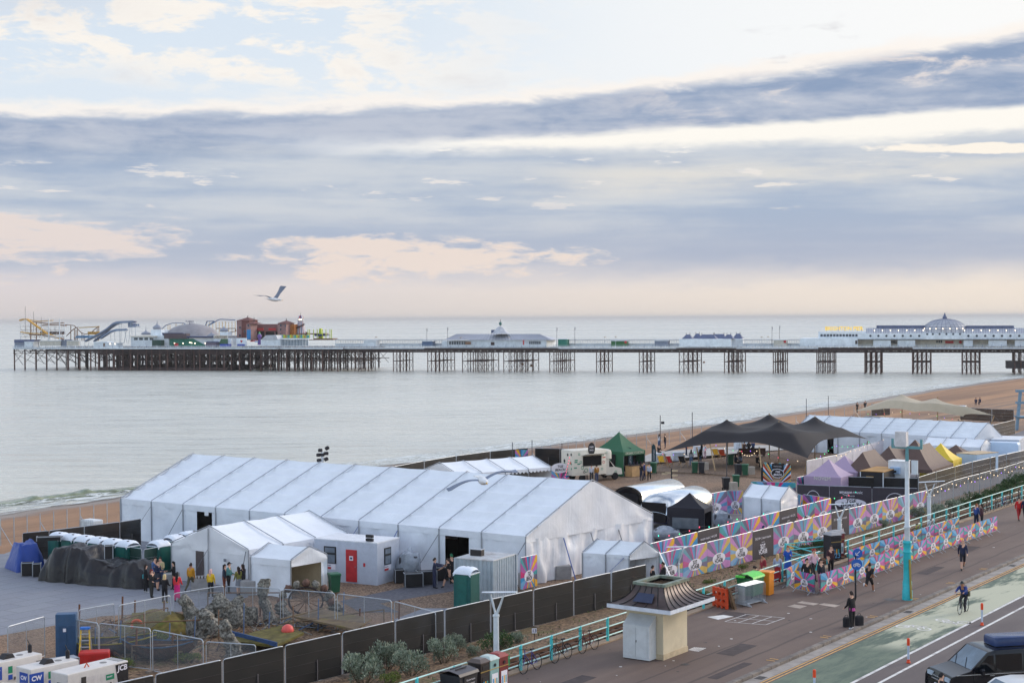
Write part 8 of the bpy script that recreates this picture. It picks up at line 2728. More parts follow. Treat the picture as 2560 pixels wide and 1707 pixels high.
 for lab,u,v,f,t,bt,po,kw in(('person in grey top at the food truck hatch, left of three',1465,1200,10,(130,140,160),DG,'stand',{}),('person in white shirt at the food truck hatch, middle of three',1479,1205,0,(206,206,214),DG,'stand',{}),('person in mustard and brown vest at the food truck hatch',1492,1206,340,(150,104,40),(60,70,100),'stand',{}),('person in black coat at the green stall counter',1603,1201,60,K,(44,48,70),'stand',{'hl':0.2}),('person in blue jacket at the green stall counter',1611,1198,260,(60,70,120),NV,'stand',{}),('person in pale grey jacket with an orange bag by the green stall',1623,1201,190,(178,184,200),K,'walk',{'bag':(220,130,40)}),('person in white top with long hair by the beach pole',1648,1121,60,(206,206,214),(70,90,130),'stand',{'hl':0.3}),('person in dark top by the beach pole',1663,1120,300,K,NV,'stand',{}),('person in black seated by the white counter at the tent tip',1647,1141,150,K,K,'sit',{}),('person in white top and jeans with long hair under the black tent edge',1728,1164,20,(180,180,188),(90,120,160),'stand',{'hl':0.3}),('person in black top and jeans with long hair under the black tent edge',1750,1163,30,K,(66,84,110),'stand',{'hl':0.4}),('person in dark jacket far under the black tent, beside the pale pink trousers',1754,1143,80,K,K,'stand',{'hl':0.3}),('person in white top and pale pink trousers under the black tent',1762,1147,240,W_,(210,180,190),'stand',{}),('person in an orange safety vest under the black tent',1716,1138,100,(226,96,36),NV,'stand',{}),('seated person in brown under the black tent, left of three on the bench',1861,1133,20,(80,60,54),K,'sit',{}),('seated person in black under the black tent, middle of three on the bench',1872,1131,10,K,K,'sit',{'hl':0.2}),('seated person in blue under the black tent, right of three on the bench',1883,1130,350,(50,70,110),K,'sit',{}),('seated person in navy low on the shingle under the black tent',1839,1160,60,NV,K,'sit',{'hl':0.2}),('seated person in pale blue low on the shingle under the black tent',1852,1159,330,(130,150,180),NV,'sit',{'hl':0.3}),('seated person in black behind the arch sign',1893,1168,60,K,K,'sit',{}),('person in black standing near the beige tent, left of two',2143,1031,160,K,K,'stand',{}),('person in black standing near the beige tent, right of two',2163,1027,200,K,K,'stand',{}),('person in navy sitting on the far beach, left of a pair',2440,1009,10,NV,NV,'sit',{}),('person in navy sitting on the far beach, right of a pair',2450,1008,350,NV,NV,'sit',{})):
  pp(lab,P(u,v,S)-(Vector((0,0,0.3))if 'low on' in lab or 'far beach' in lab else Vector()),f,t,bt,po,grp=g,h=1.72,**kw)
 q=PR(20.6,-2.75,ROAD_Z+0.01)
 bicycle('black bicycle ridden along the green lane',q,YAW_S+math.pi,0,None,0.0)
 d=E_S*0.20
 o=pp('cyclist in a blue and green jacket and helmet riding towards us',q+Vector((d.x,d.y,0.0)),90-math.degrees(YAW_S)+180,(36,56,120),(38,36,44),'ride',hat=(52,58,60),h=1.76,skin=1,bag=(60,60,44))
build_people()
def gull(lab,q,lt,rt,tailv,face):
 """Seagull gliding: body lofted along its heading, wings to the two given tips."""
 root=thing('seagull',lab,'seagull',q)
 wt,gy=mat('gull white feathers',(222,222,224),0.7,var=0.06),mat('gull grey feathers',(122,130,148),0.7,var=0.12,dirt=((60,60,70),0.3))
 d=Vector(face).normalized()
 s=d.cross(Vector((0,0,1))).normalized()
 u=s.cross(d)
 b=MB()
 rings=[]
 for t,r in((-0.30,0.01),(-0.22,0.045),(-0.10,0.075),(0.02,0.085),(0.12,0.065),(0.17,0.05),(0.22,0.052),(0.27,0.032),(0.29,0.012)):
  rings.append([tuple(d*t+s*(r*math.cos(a))+u*(r*0.9*math.sin(a)+(0.02 if t>0.15 else 0)))for a in[2*math.pi*j/10 for j in range(10)]])
 b.loft(rings,wt,True,None,True);b.build('body',root,60)
 b=MB();b.tube([d*0.28+u*0.02,d*0.35],0.014,mat('gull bill',(206,160,60),0.5),5,r2=0.006);b.build('bill',root)
 b=MB();b.slab([d*-0.26+s*0.03,d*-0.26-s*0.03,d*-0.42-s*0.08,d*-0.42+s*0.08],u*0.012,wt);b.build('tail',root)
 for tip in(lt,rt):
  tip=Vector(tip)
  b=MB()
  n=10
  rings=[]
  for i in range(n+1):
   t=i/n
   c=tip*t
   c.z+=0.10*tip.length*math.sin(math.pi*min(1,t*1.1))*(1 if tip.z<0.45 else-0.25)
   ch=0.135*(1-t)**0.45+0.012
   rings.append([tuple(c+d*(ch*0.45)-d*(0.20*t*t)),tuple(c+u*0.016*(1-t)),tuple(c-d*(ch*0.75)-d*(0.22*t*t)),tuple(c-u*0.008)])
  b.loft(rings,gy,True,None,True);b.build('wing',root,40)
def build_gulls():
 y=60.0
 q,l,r=at_y(686,749,y),at_y(647,739,y-0.2),at_y(716,716,y+0.3)
 gull('seagull flying high above the pier with one wing raised',q,l-q,r-q,0,(1,0.25,-0.12))
 y=27.5
 q,l,r=at_y(1207,1201,y),at_y(1121,1227,y),at_y(1296,1179,y)
 gull('seagull gliding with wings spread in front of the big marquee roof',q,l-q,r-q,0,(0.25,-0.95,-0.1))
build_gulls()
# ---------------------------------------------------------------- plants, sculpture yard, tarpaulins, beach furniture, bulbs
def leafy(name,lab,seed,n,rx,rz,leaf,m,m2,spiky=0.0):
 r=random.Random(seed)
 root=thing(name,lab,'shrub')
 b=MB();s=MB()
 stem=mat('brown plant stem',(86,74,58),0.9)
 cl=[(r.uniform(-0.65,0.65)*rx,r.uniform(-0.6,0.6)*rx,r.uniform(0.25,0.8)*rz,r.uniform(0.3,0.6))for _ in range(16)]
 for cx,cy,cz,cr in cl:
  s.tube([(cx*0.3,cy*0.3,0),(cx*0.8,cy*0.8,cz*0.6),(cx,cy,cz)],0.014,stem,4)
  for _ in range(n//16):
   a,e=r.uniform(0,2*math.pi),math.asin(r.uniform(-0.6,1))
   d=Vector((math.cos(a)*math.cos(e),math.sin(a)*math.cos(e),math.sin(e)))
   p=Vector((cx,cy,cz))+Vector((d.x*rx,d.y*rx,d.z*rz))*(cr*r.uniform(0.35,1.0)**0.6*0.75)
   if p.z<0.02:continue
   up=(d+Vector((0,0,spiky+0.3))).normalized()
   w=up.cross(Vector((r.uniform(-1,1),r.uniform(-1,1),r.uniform(-1,1)))).normalized()*leaf*0.28
   L=up*leaf*r.uniform(0.7,1.4)
   b.poly([p-w*0.4,p+L*0.5-w,p+L,p+L*0.5+w],m if r.random()<0.7 else m2)
 b.build('foliage',root);s.build('stem',root)
 return root
def build_plants():
 sv,sv2=mat('silver leaf',(142,152,134),0.75,var=0.2),mat('dull silver leaf',(94,108,88),0.75,var=0.2)
 gr,gr2=mat('green leaf',(58,88,42),0.65,var=0.3),mat('dark green leaf',(34,58,32),0.65,var=0.3)
 yg,yg2=mat('yellow green leaf',(104,116,46),0.7,var=0.25),mat('moss green leaf',(74,90,40),0.7,var=0.25)
 A=leafy('silver_shrub','x',1,1900,0.85,1.15,0.10,sv,sv2,0.9)
 G_=leafy('green_shrub','x',2,1900,1.0,0.95,0.09,gr,gr2,0.2)
 Y=leafy('low_shrub','x',3,900,0.8,0.5,0.09,yg,yg2,0.3)
 first={}
 def put_plant(proto,u,v,z,s,lab,grp):
  q=P(u,v,z)
  if proto.name not in first:
   first[proto.name]=1;o=proto;o.location=q;o.scale=(s,s,s)
  else:
   o=dup(proto,q,RND.uniform(0,6),None,None,None,s)
  tag(o,lab,'shrub',grp)
 g='silvery shrubs on the planted strip'
 for u,v,z,s,lab in((909,1712,-0.85,1.15,'tall silvery shrub, leftmost by the black fence'),(966,1672,-0.9,1.05,'bushy silvery shrub against the black fence, second from the left'),(1027,1690,-0.8,0.95,'rounded silvery shrub nearest the black wheeled bin'),(1109,1656,-0.8,0.95,'upright silvery shrub behind the bins'),(1141,1627,-0.9,0.65,'small upright silvery shrub close to the fence'),(1182,1640,-0.8,0.45,'tiny silvery shrub left of the leafy green one'),(1297,1612,-0.85,0.55,'round silvery shrub left of the number 13 plate'),(2212,1322,-0.85,0.6,'silvery shrub under the starburst hoarding right of the second lamp'),(2292,1300,-0.85,0.9,'silvery shrub at the end of the starburst hoarding'),(2345,1298,-0.8,1.0,'silvery shrub beyond the tall lamp column'),(2385,1285,-0.85,1.0,'silvery shrub by the far railing')):
  put_plant(A,u,v,z,s,lab,g)
 g='green shrubs on the planted strip'
 for u,v,z,s,lab in((1236,1630,-0.85,1.0,'leafy green shrub behind the near lamp post'),(2010,1388,-0.7,0.8,'leafy green shrub on the bank left of the black 23 bin'),(2048,1378,-0.8,0.95,'leafy green shrub on the bank beside the black 23 bin'),(2420,1280,-0.9,1.15,'dark green shrub by the path, first past the silvery ones'),(2447,1264,-0.9,1.2,'dark green shrub by the path, second past the silvery ones'),(2478,1252,-0.9,1.1,'dark green shrub by the path, third past the silvery ones'),(2508,1240,-0.9,1.2,'dark green shrub by the path, fourth past the silvery ones'),(2534,1228,-0.9,1.3,'dark green shrub by the path, fifth past the silvery ones'),(2556,1216,-0.9,1.4,'dark green shrub at the right edge')):
  put_plant(G_,u,v,z,s,lab,g)
 g='low yellow green plants on the planted strip'
 for u,v,z,s,lab in((972,1708,-0.75,0.8,'low yellow green plant in front of the silvery shrubs'),(1775,1462,-0.9,0.6,'low yellow green plant behind the lime lid bin'),(1760,1490,-0.6,0.5,'low yellow green plant beside the railing right of the kiosk'),(1420,1585,-0.8,0.35,'low yellow green plant beyond the leaning bicycles'),(1860,1422,-0.9,0.5,'low yellow green plant at the foot of the charcoal hoarding panel'),(2170,1345,-0.8,0.5,'low yellow green plant right of the second lamp post')):
  put_plant(Y,u,v,z,s,lab,g)
 for u,v,lab in((470,1655,'low yellow green plant growing among the wire panels of the sculpture yard'),(395,1605,'low yellow green plant on the mossy mound of the sculpture yard'),(300,1672,'low yellow green plant beside the brown boat')):
  put_plant(Y,u,v,SITE_Z,0.9,lab,'low yellow green plants in the sculpture yard')
 r=random.Random(9)
 b=MB()
 for _ in range(2600):
  s,n=r.uniform(-22,95),r.choice((r.uniform(8.95,9.4),r.uniform(11.6,16),r.uniform(11.6,16)))
  if mnoise.noise(Vector((s*0.35,n*0.8,2)))<-0.02:continue
  z=BED_Z+0.02 if n<12 else-0.62-(n-12.6)*0.1
  q=PR(s,n,z)
  for j in range(3):
   a=r.uniform(0,6.3);L=r.uniform(0.06,0.2)
   d=Vector((math.cos(a)*0.5,math.sin(a)*0.5,1)).normalized()*L
   w=Vector((-math.sin(a),math.cos(a),0))*0.02
   b.poly([q-w,q+w,q+d],r.choice((yg,yg2,sv2,gr)))
 tag(b.build('grass'),kind='stuff')
build_plants()
def lump(b,c,r,sz,m,seed,n=12):
 rings=[]
 for i in range(n//2+1):
  a=-math.pi/2+math.pi*i/(n//2)
  ring=[]
  for j in range(n):
   t=2*math.pi*j/n
   d=Vector((math.cos(a)*math.cos(t),math.cos(a)*math.sin(t),math.sin(a)))
   k=1+0.35*mnoise.noise(d*1.8+Vector((seed,0,0)))+0.18*mnoise.noise(d*5+Vector((0,seed,0)))
   ring.append((c[0]+d.x*r*k,c[1]+d.y*r*k,c[2]+d.z*r*sz*k))
  rings.append(ring)
 b.loft(rings,m)
def build_yard():
 sh=mat('shell encrusted stone',(122,118,110),0.9,var=0.75,scale=9,bump=1.0,bscale=12,dirt=((70,56,44),0.6))
 wood=mat('weathered plank',(112,96,78),0.9,var=0.3,scale=1.5,dirt=((104,96,36),0.8))
 for lab,u,v,vt,w in(('shell covered figure sculpture, leftmost of the tall ones',472,1575,1484,0.55),('low double shell sculpture in front of the tall figures',508,1592,1520,0.6),('broad arched shell sculpture behind the low double one',560,1568,1480,0.75),('shell covered figure sculpture right of the broad arched one',605,1560,1487,0.6),('tall thin shell pillar with a block on top',668,1558,1447,0.42),('small shell figure nearest the black fence',573,1640,1545,0.5),('shell mound left of the wheel',712,1545,1500,0.5),('shell mound at the right end of the wheel arch',830,1530,1487,0.6)):
  q=P(u,v,SITE_Z);H=hgt(q,vt)-SITE_Z
  root=thing('shell_sculpture',lab,'sculpture',q,0,'shell sculptures in the yard')
  b=MB()
  prof=[1.15,1.0,0.85,1.0,0.75,0.9,0.62,0.8,0.55,0.2]
  if 'arched' in lab:prof=[1.2,1.15,1.1,1.0,1.05,0.95,0.9,0.75,0.5,0.15]
  if 'pillar' in lab:prof=[1.3,1.1,0.9,0.8,0.85,0.55,0.9,0.85,0.8,0.6]
  def fs(s,t):
   a=2*math.pi*s;f=t*9;i=min(int(f),8);r_=w*0.8*(prof[i]*(1-f+i)+prof[i+1]*(f-i))
   d=Vector((math.cos(a)*1.3,math.sin(a)*1.3,t*H*1.6+u))
   r_*=1+0.5*mnoise.noise(d)+0.34*mnoise.noise(d*3.1)+0.22*mnoise.noise(d*7)
   return(r_*math.cos(a)+0.22*math.sin(t*4+u),r_*math.sin(a),H*t)
  b.grid(fs,28,30,sh)
  if 'arched' in lab or 'double' in lab:
   for s_ in(-1,1):lump(b,(s_*w*0.9,-0.1,H*0.3),w*0.55,1.7,sh,u+s_,20)
  b.build('stone',root,180)
 b=MB();b.poly([P(u,v,SITE_Z+0.012)for u,v in((150,1625),(300,1590),(470,1560),(640,1545),(720,1540),(880,1545),(940,1560),(640,1660),(420,1700),(250,1700))],MAT_SOIL);tag(b.build('yard_ground'),kind='structure')
 root=thing('cart_wheel','big rusty wheel under a stone arch in the sculpture yard','wheel',P(765,1535,SITE_Z))
 b=MB();b.tube([(0.95*math.cos(a),0,0.75+0.75*math.sin(a))for a in[2*math.pi*i/24 for i in range(24)]],0.06,DARK_IRON,6,closed=True)
 b.build('rim',root)
 b=MB()
 for i in range(6):
  a=math.pi*i/6;b.tube([(0.92*math.cos(a),0,0.75+0.72*math.sin(a)),(-0.92*math.cos(a),0,0.75-0.72*math.sin(a))],0.03,BROWN_S,5)
 b.build('spokes',root)
 b=MB()
 for i in range(9):
  a=math.pi*i/8;lump(b,(-1.4*math.cos(a),0.1,0.7+1.0*math.sin(a)),0.22,1,sh if i%2 else mat('red pebble stone',(98,72,62),0.9,var=0.5),i)
 b.build('arch',root,180)
 root=thing('mossy_deck','low mossy plank deck in the sculpture yard edged in blue','deck',P(640,1625,SITE_Z))
 b=MB();b.slab([P(560,1598,-0.5),P(700,1562,-0.5),P(760,1580,-0.5),P(690,1612,-0.5)],(0,0,-0.12),mat('mossy board',(92,84,40),0.95,var=0.45,scale=2));put(b,'deck_top',root)
 b=MB();b.beam(P(548,1574,-0.42),P(692,1610,-0.42),0.08,0.22,mat('blue edge board',(46,74,118),0.7,var=0.25));put(b,'edge_board',root)
 root=thing('mossy_deck','sloping weathered plank roof in the sculpture yard beside the mesh panels','deck',P(800,1560,SITE_Z))
 b=MB();b.slab([P(735,1540,-0.4),P(800,1520,-0.3),P(930,1545,-0.3),P(890,1572,-0.4)],(0,0,-0.1),wood);put(b,'deck_top',root)
 b=MB();b.beam(P(700,1548,-0.2),P(820,1516,-0.1),0.12,0.06,wood);put(b,'plank',root)
 root=thing('buoy','coral pink round buoy lying in the sculpture yard','buoy',P(719,1575,-0.45))
 b=MB();b.lathe([(0.05,-0.3),(0.24,-0.2),(0.33,0),(0.26,0.2),(0.1,0.3)],mat('pink buoy plastic',(226,92,84),0.45),14);b.build('body',root,60)
 root=thing('life_ring','orange life ring hanging at the left of the sculpture yard','life ring',P(342,1562,0.0-0.35))
 b=MB();b.tube([(0.26*math.cos(a),0,0.26*math.sin(a))for a in[2*math.pi*i/18 for i in range(18)]],0.075,mat('orange life ring',(226,90,40),0.5),8,closed=True);b.build('ring',root,60)
 for lab,u,v,L,m,rz in(('grey rowing boat with a yellow rim in the yard',270,1640,4.6,'b',0.2),('brown boat with a blue rim half buried beside the grey one',400,1648,3.6,'r',-0.15)):
  root=thing('rowing_boat',lab,'boat',P(u,v,SITE_Z),rz)
  hull=mat('blue boat paint',(66,74,82),0.8,var=0.35,scale=3,dirt=((90,74,60),0.8))if m=='b' else mat('red boat paint',(88,64,56),0.85,var=0.35,scale=3,dirt=((70,66,60),0.8))
  b=MB();rings=[]
  for i in range(9):
   t=i/8;w=0.85*math.sin(math.pi*(0.06+0.88*t))**0.6
   rings.append([(L*(t-0.5),w*math.cos(a),0.75-0.7*math.sin(a)*min(1,w*1.5)+0.25*(2*t-1)**2)for a in[math.pi*j/8 for j in range(9)]])
  b.loft(rings,hull,False);b.build('hull',root,60)
  b=MB()
  for e in(0,8):b.tube([r_[e]for r_ in rings],0.035,mat('yellow rim',(142,130,44),0.7,var=0.3)if m=='b' else mat('dull blue rim',(58,84,112),0.7,var=0.3),5)
  b.build('rim',root)
  b=MB()
  for x in(-1.0,0.3,1.2):b.box((x,0,0.55),(0.25,1.3,0.05),wood)
  b.build('seat',root)
 root=thing('wreck_mound','mossy earth mound with planks behind the boats','mound',P(395,1580,SITE_Z))
 b=MB();lump(b,(0,0,0.1),1.9,0.5,mat('mossy earth',(106,92,48),0.95,var=0.4,scale=3,bump=0.6,dirt=((84,110,44),0.7)),5,16);b.build('earth',root,180)
 g='wire and posts round the sculpture yard'
 for i,(u,v,vt)in enumerate(((197,1585,1510),(305,1570,1490),(336,1565,1500),(409,1560,1500),(560,1520,1460),(997,1560,1500),(898,1570,1520),(650,1540,1480),(340,1650,1570),(430,1640,1580))):
  q=P(u,v,SITE_Z);e=thing('rusty_post','thin rusty post in the sculpture yard, '+('far left','left of the life ring','with ragged rope','near the blonde person','behind the arched sculpture','at the right corner','by the plank roof','beside the tall pillar','over the grey rowing boat','beside the brown boat')[i],'post',q,0,g)
  b=MB();b.tube([(0,0,0),(0.05,0,hgt(q,vt)-SITE_Z)],0.05,mat('rusty post iron',(104,66,44),0.8,var=0.3),6);b.build('post',e)
 for(u0,v0,u1,v1,z0,z1)in((170,1618,560,1590,1.1,0.9),(250,1600,420,1575,0.8,1.2),(330,1660,520,1640,0.9,0.6),(520,1540,700,1530,1.3,1.1),(690,1585,960,1560,0.5,0.8),(740,1570,900,1585,0.4,0.6),(200,1655,360,1625,0.5,1.0)):
  a,c=P(u0,v0,SITE_Z),P(u1,v1,SITE_Z)
  e=thing('scaffold_rail','thin weathered rail across the clutter of the sculpture yard','rail',a,0,'rails in the sculpture yard')
  b=MB();b.tube([(0,0,z0),(c.x-a.x,c.y-a.y,z1)],0.035,wood if v0%2 else BROWN_S,5);b.build('rail',e)
  b=MB();b.tube([(0,0,0),(0,0,z0)],0.035,wood,5);b.build('post',e)
  b=MB();b.tube([(c.x-a.x,c.y-a.y,0),(c.x-a.x,c.y-a.y,z1)],0.035,wood,5);b.build('post',e)
 for i in range(12):
  u=175+i*62;v=1612+(i*37)%40-i*4.5
  q=P(u,v,SITE_Z);e=thing('timber_post','thin grey post among the clutter of the sculpture yard','post',q,0,'grey posts in the sculpture yard')
  b=MB();b.tube([(0,0,0),(0.04*(i%3),0,1.3+0.2*(i%4))],0.03,STEEL_B if i%3 else BROWN_S,5);b.build('post',e)
 b=MB()
 r=random.Random(2)
 for _ in range(420):
  u,v=r.uniform(170,900),r.uniform(1560,1660)
  if v>1690-(u-150)*0.16:continue
  q=P(u,v,SITE_Z);a=r.uniform(0,3.1);L=r.uniform(0.3,1.3)
  b.beam(q+Vector((0,0,0.05)),q+Vector((math.cos(a)*L,math.sin(a)*L,r.uniform(0.02,0.5))),r.uniform(0.03,0.10),0.04,r.choice((wood,BROWN_S,wood,DARK_IRON,sh,STEEL_B)))
 tag(b.build('driftwood_debris'),kind='stuff')
build_yard()
def build_tarps():
 blk=cloth_mat('black tarpaulin',(30,27,31),0.36,1.0,(1.5,3.0))
 blu=cloth_mat('blue tarpaulin',(30,62,140),0.45,0.8)
 def heap(lab,px,hs,m,nm):
  A,B=P(*px[0],SITE_Z),P(*px[1],SITE_Z)
  d=B-A;L=d.length;X=d.normalized();Y=Vector((-X.y,X.x,0));W=px[2]
  root=thing(nm,lab,'tarpaulin',A,math.atan2(X.y,X.x))
  def H(x):
   f=x*(len(hs)-1);i=min(int(f),len(hs)-2);t=max(0,min(1,(f-i-0.3)/0.4))
   return hs[i]*(1-t)+hs[i+1]*t
  b=MB()
  def fn(s,t):
   ex,ey=min(s,1-s)*L/0.45,min(t,1-t)*W/0.6
   k=max(0.0,min(1,ex))**0.35*max(0.0,min(1,ey))**0.4
   f=0.10*mnoise.noise(Vector((s*L*2.2,t*W*1.0,1)))+0.16*mnoise.noise(Vector((s*L*0.8,t*W,5)))
   dr=(1-min(1,t*W/1.6))*(0.13*math.sin(s*L*4.2+5*mnoise.noise(Vector((s*L*0.5,2,0))))+0.16*mnoise.noise(Vector((s*L*2.0+t*2,t*1.5,12))))
   yo=dr+0.18*mnoise.noise(Vector((s*L*1.7,3,0)))*(1-k)
   return(s*L,t*W+yo,max(0.01,k*(H(s)+f+0.42*(abs(mnoise.noise(Vector((s*L*1.1+t,t*W*0.7,8))))-0.2)-0.26*abs(mnoise.noise(Vector((s*L*2.6,t*0.8,4)))))+0.02))
  b.grid(fn,int(L*9),int(W*10),m);b.build('sheet',root,180)
  return root,X,L
 heap('long heap of equipment under a wrinkled black tarpaulin on the paving',((92,1452),(352,1474),3.0),(1.5,2.1,2.15,1.5,1.25,1.45,1.2),blk,'black_tarpaulin')
 heap('blue tarpaulin over cases at the left end of the black one',((42,1432),(118,1424),2.6),(1.1,1.7,1.75,1.6),blu,'blue_tarpaulin')
 for lab,u,v,w in(('black flight case peeping from under the blue tarpaulin',68,1440,0.7),('silver edged flight case beside the blue tarpaulin',92,1442,0.5),('grey flat case on top of the blue tarpaulin',122,1353,1.5),('silver framed case on the black tarpaulin',272,1398,0.5),('flight case between the crew and the cabin, left',1035,1468,1.1),('flight case between the crew and the cabin, right',1068,1462,1.2),('tall dark case behind the crew',1105,1452,0.9),('flight case at the foot of the plastic sheet',1000,1458,0.6)):
  z=SITE_Z if v>1430 else(SITE_Z+2.0 if u<200 else SITE_Z+1.55)
  e=thing('flight_case',lab,'flight case',P(u,v,z),0.25,'flight cases on the site')
  h=0.25 if 'flat' in lab else 0.8
  b=MB();b.rbox((0,0.25,h/2+0.05),(w,0.6,h),mat('black case board',(30,28,30),0.6),0.02);b.build('case',e)
  b=MB()
  for x in(-w/2,w/2):
   b.box((x,-0.05,h/2+0.05),(0.05,0.05,h),ALU);b.box((x,0.25,h+0.05),(0.05,0.6,0.03),ALU)
  b.box((0,-0.05,h+0.05),(w,0.05,0.04),ALU);b.build('edging',e)
 e=thing('yellow_case','yellow case at the right end of the black tarpaulin','case',P(340,1466,SITE_Z),0.2)
 b=MB();b.rbox((0,0.2,0.3),(0.6,0.5,0.5),mat('yellow case board',(206,150,40),0.6),0.03);b.build('body',e)
 b=MB();b.box((0,0.2,0.56),(0.64,0.54,0.03),DARK_IRON);b.build('lid',e)
 clear=mat('clear plastic sheet',(176,184,196),0.18,var=0.2,alpha=0.62,bump=0.8,bscale=5)
 for lab,u,v,r_,h in(('heap wrapped in clear plastic sheet beside the cabin',1022,1450,1.1,1.9),('gear under clear plastic beside the black gazebo, right',1805,1318,1.1,1.3),('gear under clear plastic between big marquee and black gazebo',1665,1352,1.5,1.1)):
  e=thing('wrapped_equipment',lab,'wrapped equipment',P(u,v,SITE_Z))
  b=MB();b.rbox((0,0.2,h*0.4),(r_*1.1,0.9,h*0.8),mat('shadowy gear',(60,62,70),0.6),0.1);b.build('gear',e)
  b=MB();lump(b,(0,0.2,h*0.45),r_*0.75,h/r_*0.72,clear,u,16);b.build('plastic_sheet',e,60)
 for lab,u,v,w in(('grey concrete block by the table of cups',505,1478,1.3),('grey concrete block behind the coral red jacket',428,1470,1.0),('concrete block at the foot of the big marquee gable',1410,1448,1.0),('concrete block behind the grey container',1320,1470,0.9),('pale concrete block under the tent leg',620,1488,0.9)):
  e=thing('concrete_block',lab,'concrete block',P(u,v,SITE_Z),0.2,'concrete tent weights')
  b=MB();b.rbox((0,0.4,0.42),(w,0.8,0.85),mat('grey concrete',(150,148,148),0.9,var=0.12),0.04);b.build('block',e)
 for k in range(4):
  e=thing('cup','dark takeaway cup on the grey concrete block, '+('first','second','third','fourth')[k]+' from the left','cup',P(493+k*8,1446,SITE_Z+0.85),0,'cups on the block')
  b=MB();b.lathe([(0.035,0),(0.05,0.15),(0.052,0.16)],mat('cup card',(90,80,74),0.6),8);b.build('body',e)
build_tarps()
def build_beach_kit():
 Z=SITE_Z
 q=P(1942,1224,Z);H=hgt(q,1157)-Z
 root=thing('arch_sign','colourful striped entrance arch with an oval badge on the shingle','arch',q,math.atan2(-DL.y,-DL.x))
 cs=[BURST[3],INK,BURST[2],BAN_WHITE,mat('banner red',(190,62,44),0.6),INK,mat('banner orange',(226,130,40),0.6),BURST[5]]
 hw=1.38
 b=MB()
 n=44
 for i in range(n):
  f0,f1=i/n,(i+1)/n
  def inner(f):a=math.pi*(1-f);return(0.62*math.cos(a),H*0.12+H*0.33*math.sin(a))if 0<f<1 else(0.62*math.cos(a),0)
  def outer(f):a=math.pi*(1.12-1.24*f);s=hw/max(abs(math.cos(a)),0.62);return(max(-hw,min(hw,s*math.cos(a))),max(0,min(H*(0.94+0.06*(i%2)),H*0.4+s*1.0*math.sin(a))))
  p=[inner(f0),outer(f0),outer(f1),inner(f1)]
  b.slab([(x,0,z)for x,z in p],(0,0.1,0),cs[i%8])
 b.build('striped_board',root)
 b=MB()
 for x in(-hw-0.1,hw*0.62):b.box((x,0.2,H*0.4),(0.3,0.3,H*0.8),INK)
 b.build('leg',root)
 b=MB();oval(b,0.1,H*0.62,0.66,0.43,-0.05,BAN_WHITE);oval(b,0.1,H*0.62,0.61,0.38,-0.06,INK)
 b.text('TGE',1,BAN_WHITE,Matrix.Translation((0.1,-0.07,H*0.62+0.14))@VX,0.25,0.03,width=0.48);b.text('BEACH',1,BAN_WHITE,Matrix.Translation((0.1,-0.07,H*0.62-0.14))@VX,0.25,0.03,width=0.82)
 b.poly([(-0.5,-0.02,H*0.76),(0.7,-0.02,H*0.76),(0.7,-0.02,H*0.98),(-0.5,-0.02,H*0.98)],INK);b.text('amazon music',1,BAN_WHITE,Matrix.Translation((0.1,-0.03,H*0.88))@VX,width=0.8)
 b.build('badge',root)
 q=P(1306,1187,Z);q=Vector((q.x,q.y-1.0,Z))
 root=thing('bar_banner','starburst banner reading BAR between two scaffold poles at the bar tent','banner',q)
 zt,zb=hgt(q,1124),hgt(q,1168);x0,x1=at_y(1288,1140,q.y).x-q.x,at_y(1320,1140,q.y).x-q.x
 b=MB();c=((x0+x1)/2,(zt+zb)/2-Z)
 burst(b,x0,zb-Z,x1,zt-Z,c,0,21,24)
 oval(b,c[0],c[1],(x1-x0)*0.36,(zt-zb)*0.14,-0.01,INK);b.text('BAR',1,BAN_WHITE,Matrix.Translation((c[0],-0.02,c[1]))@VX,0.25,0.04,width=(x1-x0)*0.5);b.build('banner',root)
 for u,v in((1281,1105),(1330,1100)):
  x=at_y(u,v,q.y).x-q.x
  b=MB();b.tube([(x,0.06,0),(x,0.06,hgt(q,v)-Z)],0.045,mat('dark scaffold',(90,90,98),0.5,metal=0.4),6);b.build('pole',root)
 b=MB();z=hgt(q,1170)-Z;b.tube([(at_y(1266,1170,q.y).x-q.x,0.1,z),(at_y(1345,1164,q.y).x-q.x,0.1,z+0.2)],0.04,mat('dark scaffold',(90,90,98),0.5),6);b.build('crossbar',root)
 q=P(1400,1204,Z)
 root=thing('oval_sign','dark striped banner with a white oval badge beside the food truck','banner',q,0.3)
 b=MB();H=hgt(q,1157)-Z
 burst(b,-0.95,0.2,0.95,H-0.4,(0,0.1),0,31,20);oval(b,0,H-0.5,0.95,0.5,-0.02,BAN_WHITE)
 b.text('TGE',1,INK,Matrix.Translation((0,-0.03,H-0.35))@VX,0.25,0.03,width=0.6);b.text('BEACH',1,INK,Matrix.Translation((0,-0.03,H-0.68))@VX,0.25,0.03,width=1.1);b.build('board',root)
 for(u,v,vt),lab in(((1570,1187,1117),'dark teal feather flag in front of the green stall counter'),((1629,1165,1109),'dark teal feather flag right of the green stall')):
  q=P(u,v,Z);H=hgt(q,vt)-Z
  root=thing('feather_flag',lab,'flag',q,0.2,'feather flags at the green stall')
  b=MB();b.slab([(0.05,0,0.3),(0.5,0,0.5),(0.52,0,H*0.7),(0.42,0,H*0.92),(0.2,0,H),(0.05,0,H*0.9)],(0,0.02,0),mat('teal flag cloth',(30,62,70),0.6));b.text('COCKTAILS',1,BAN_WHITE,Matrix.Translation((0.28,-0.01,H*0.5))@VX@Matrix.Rotation(math.radians(90),4,'Z'),width=H*0.5);b.build('flag',root)
  b=MB();b.tube([(0,0,0),(0.03,0,H)],0.025,INK,5);b.build('pole',root)
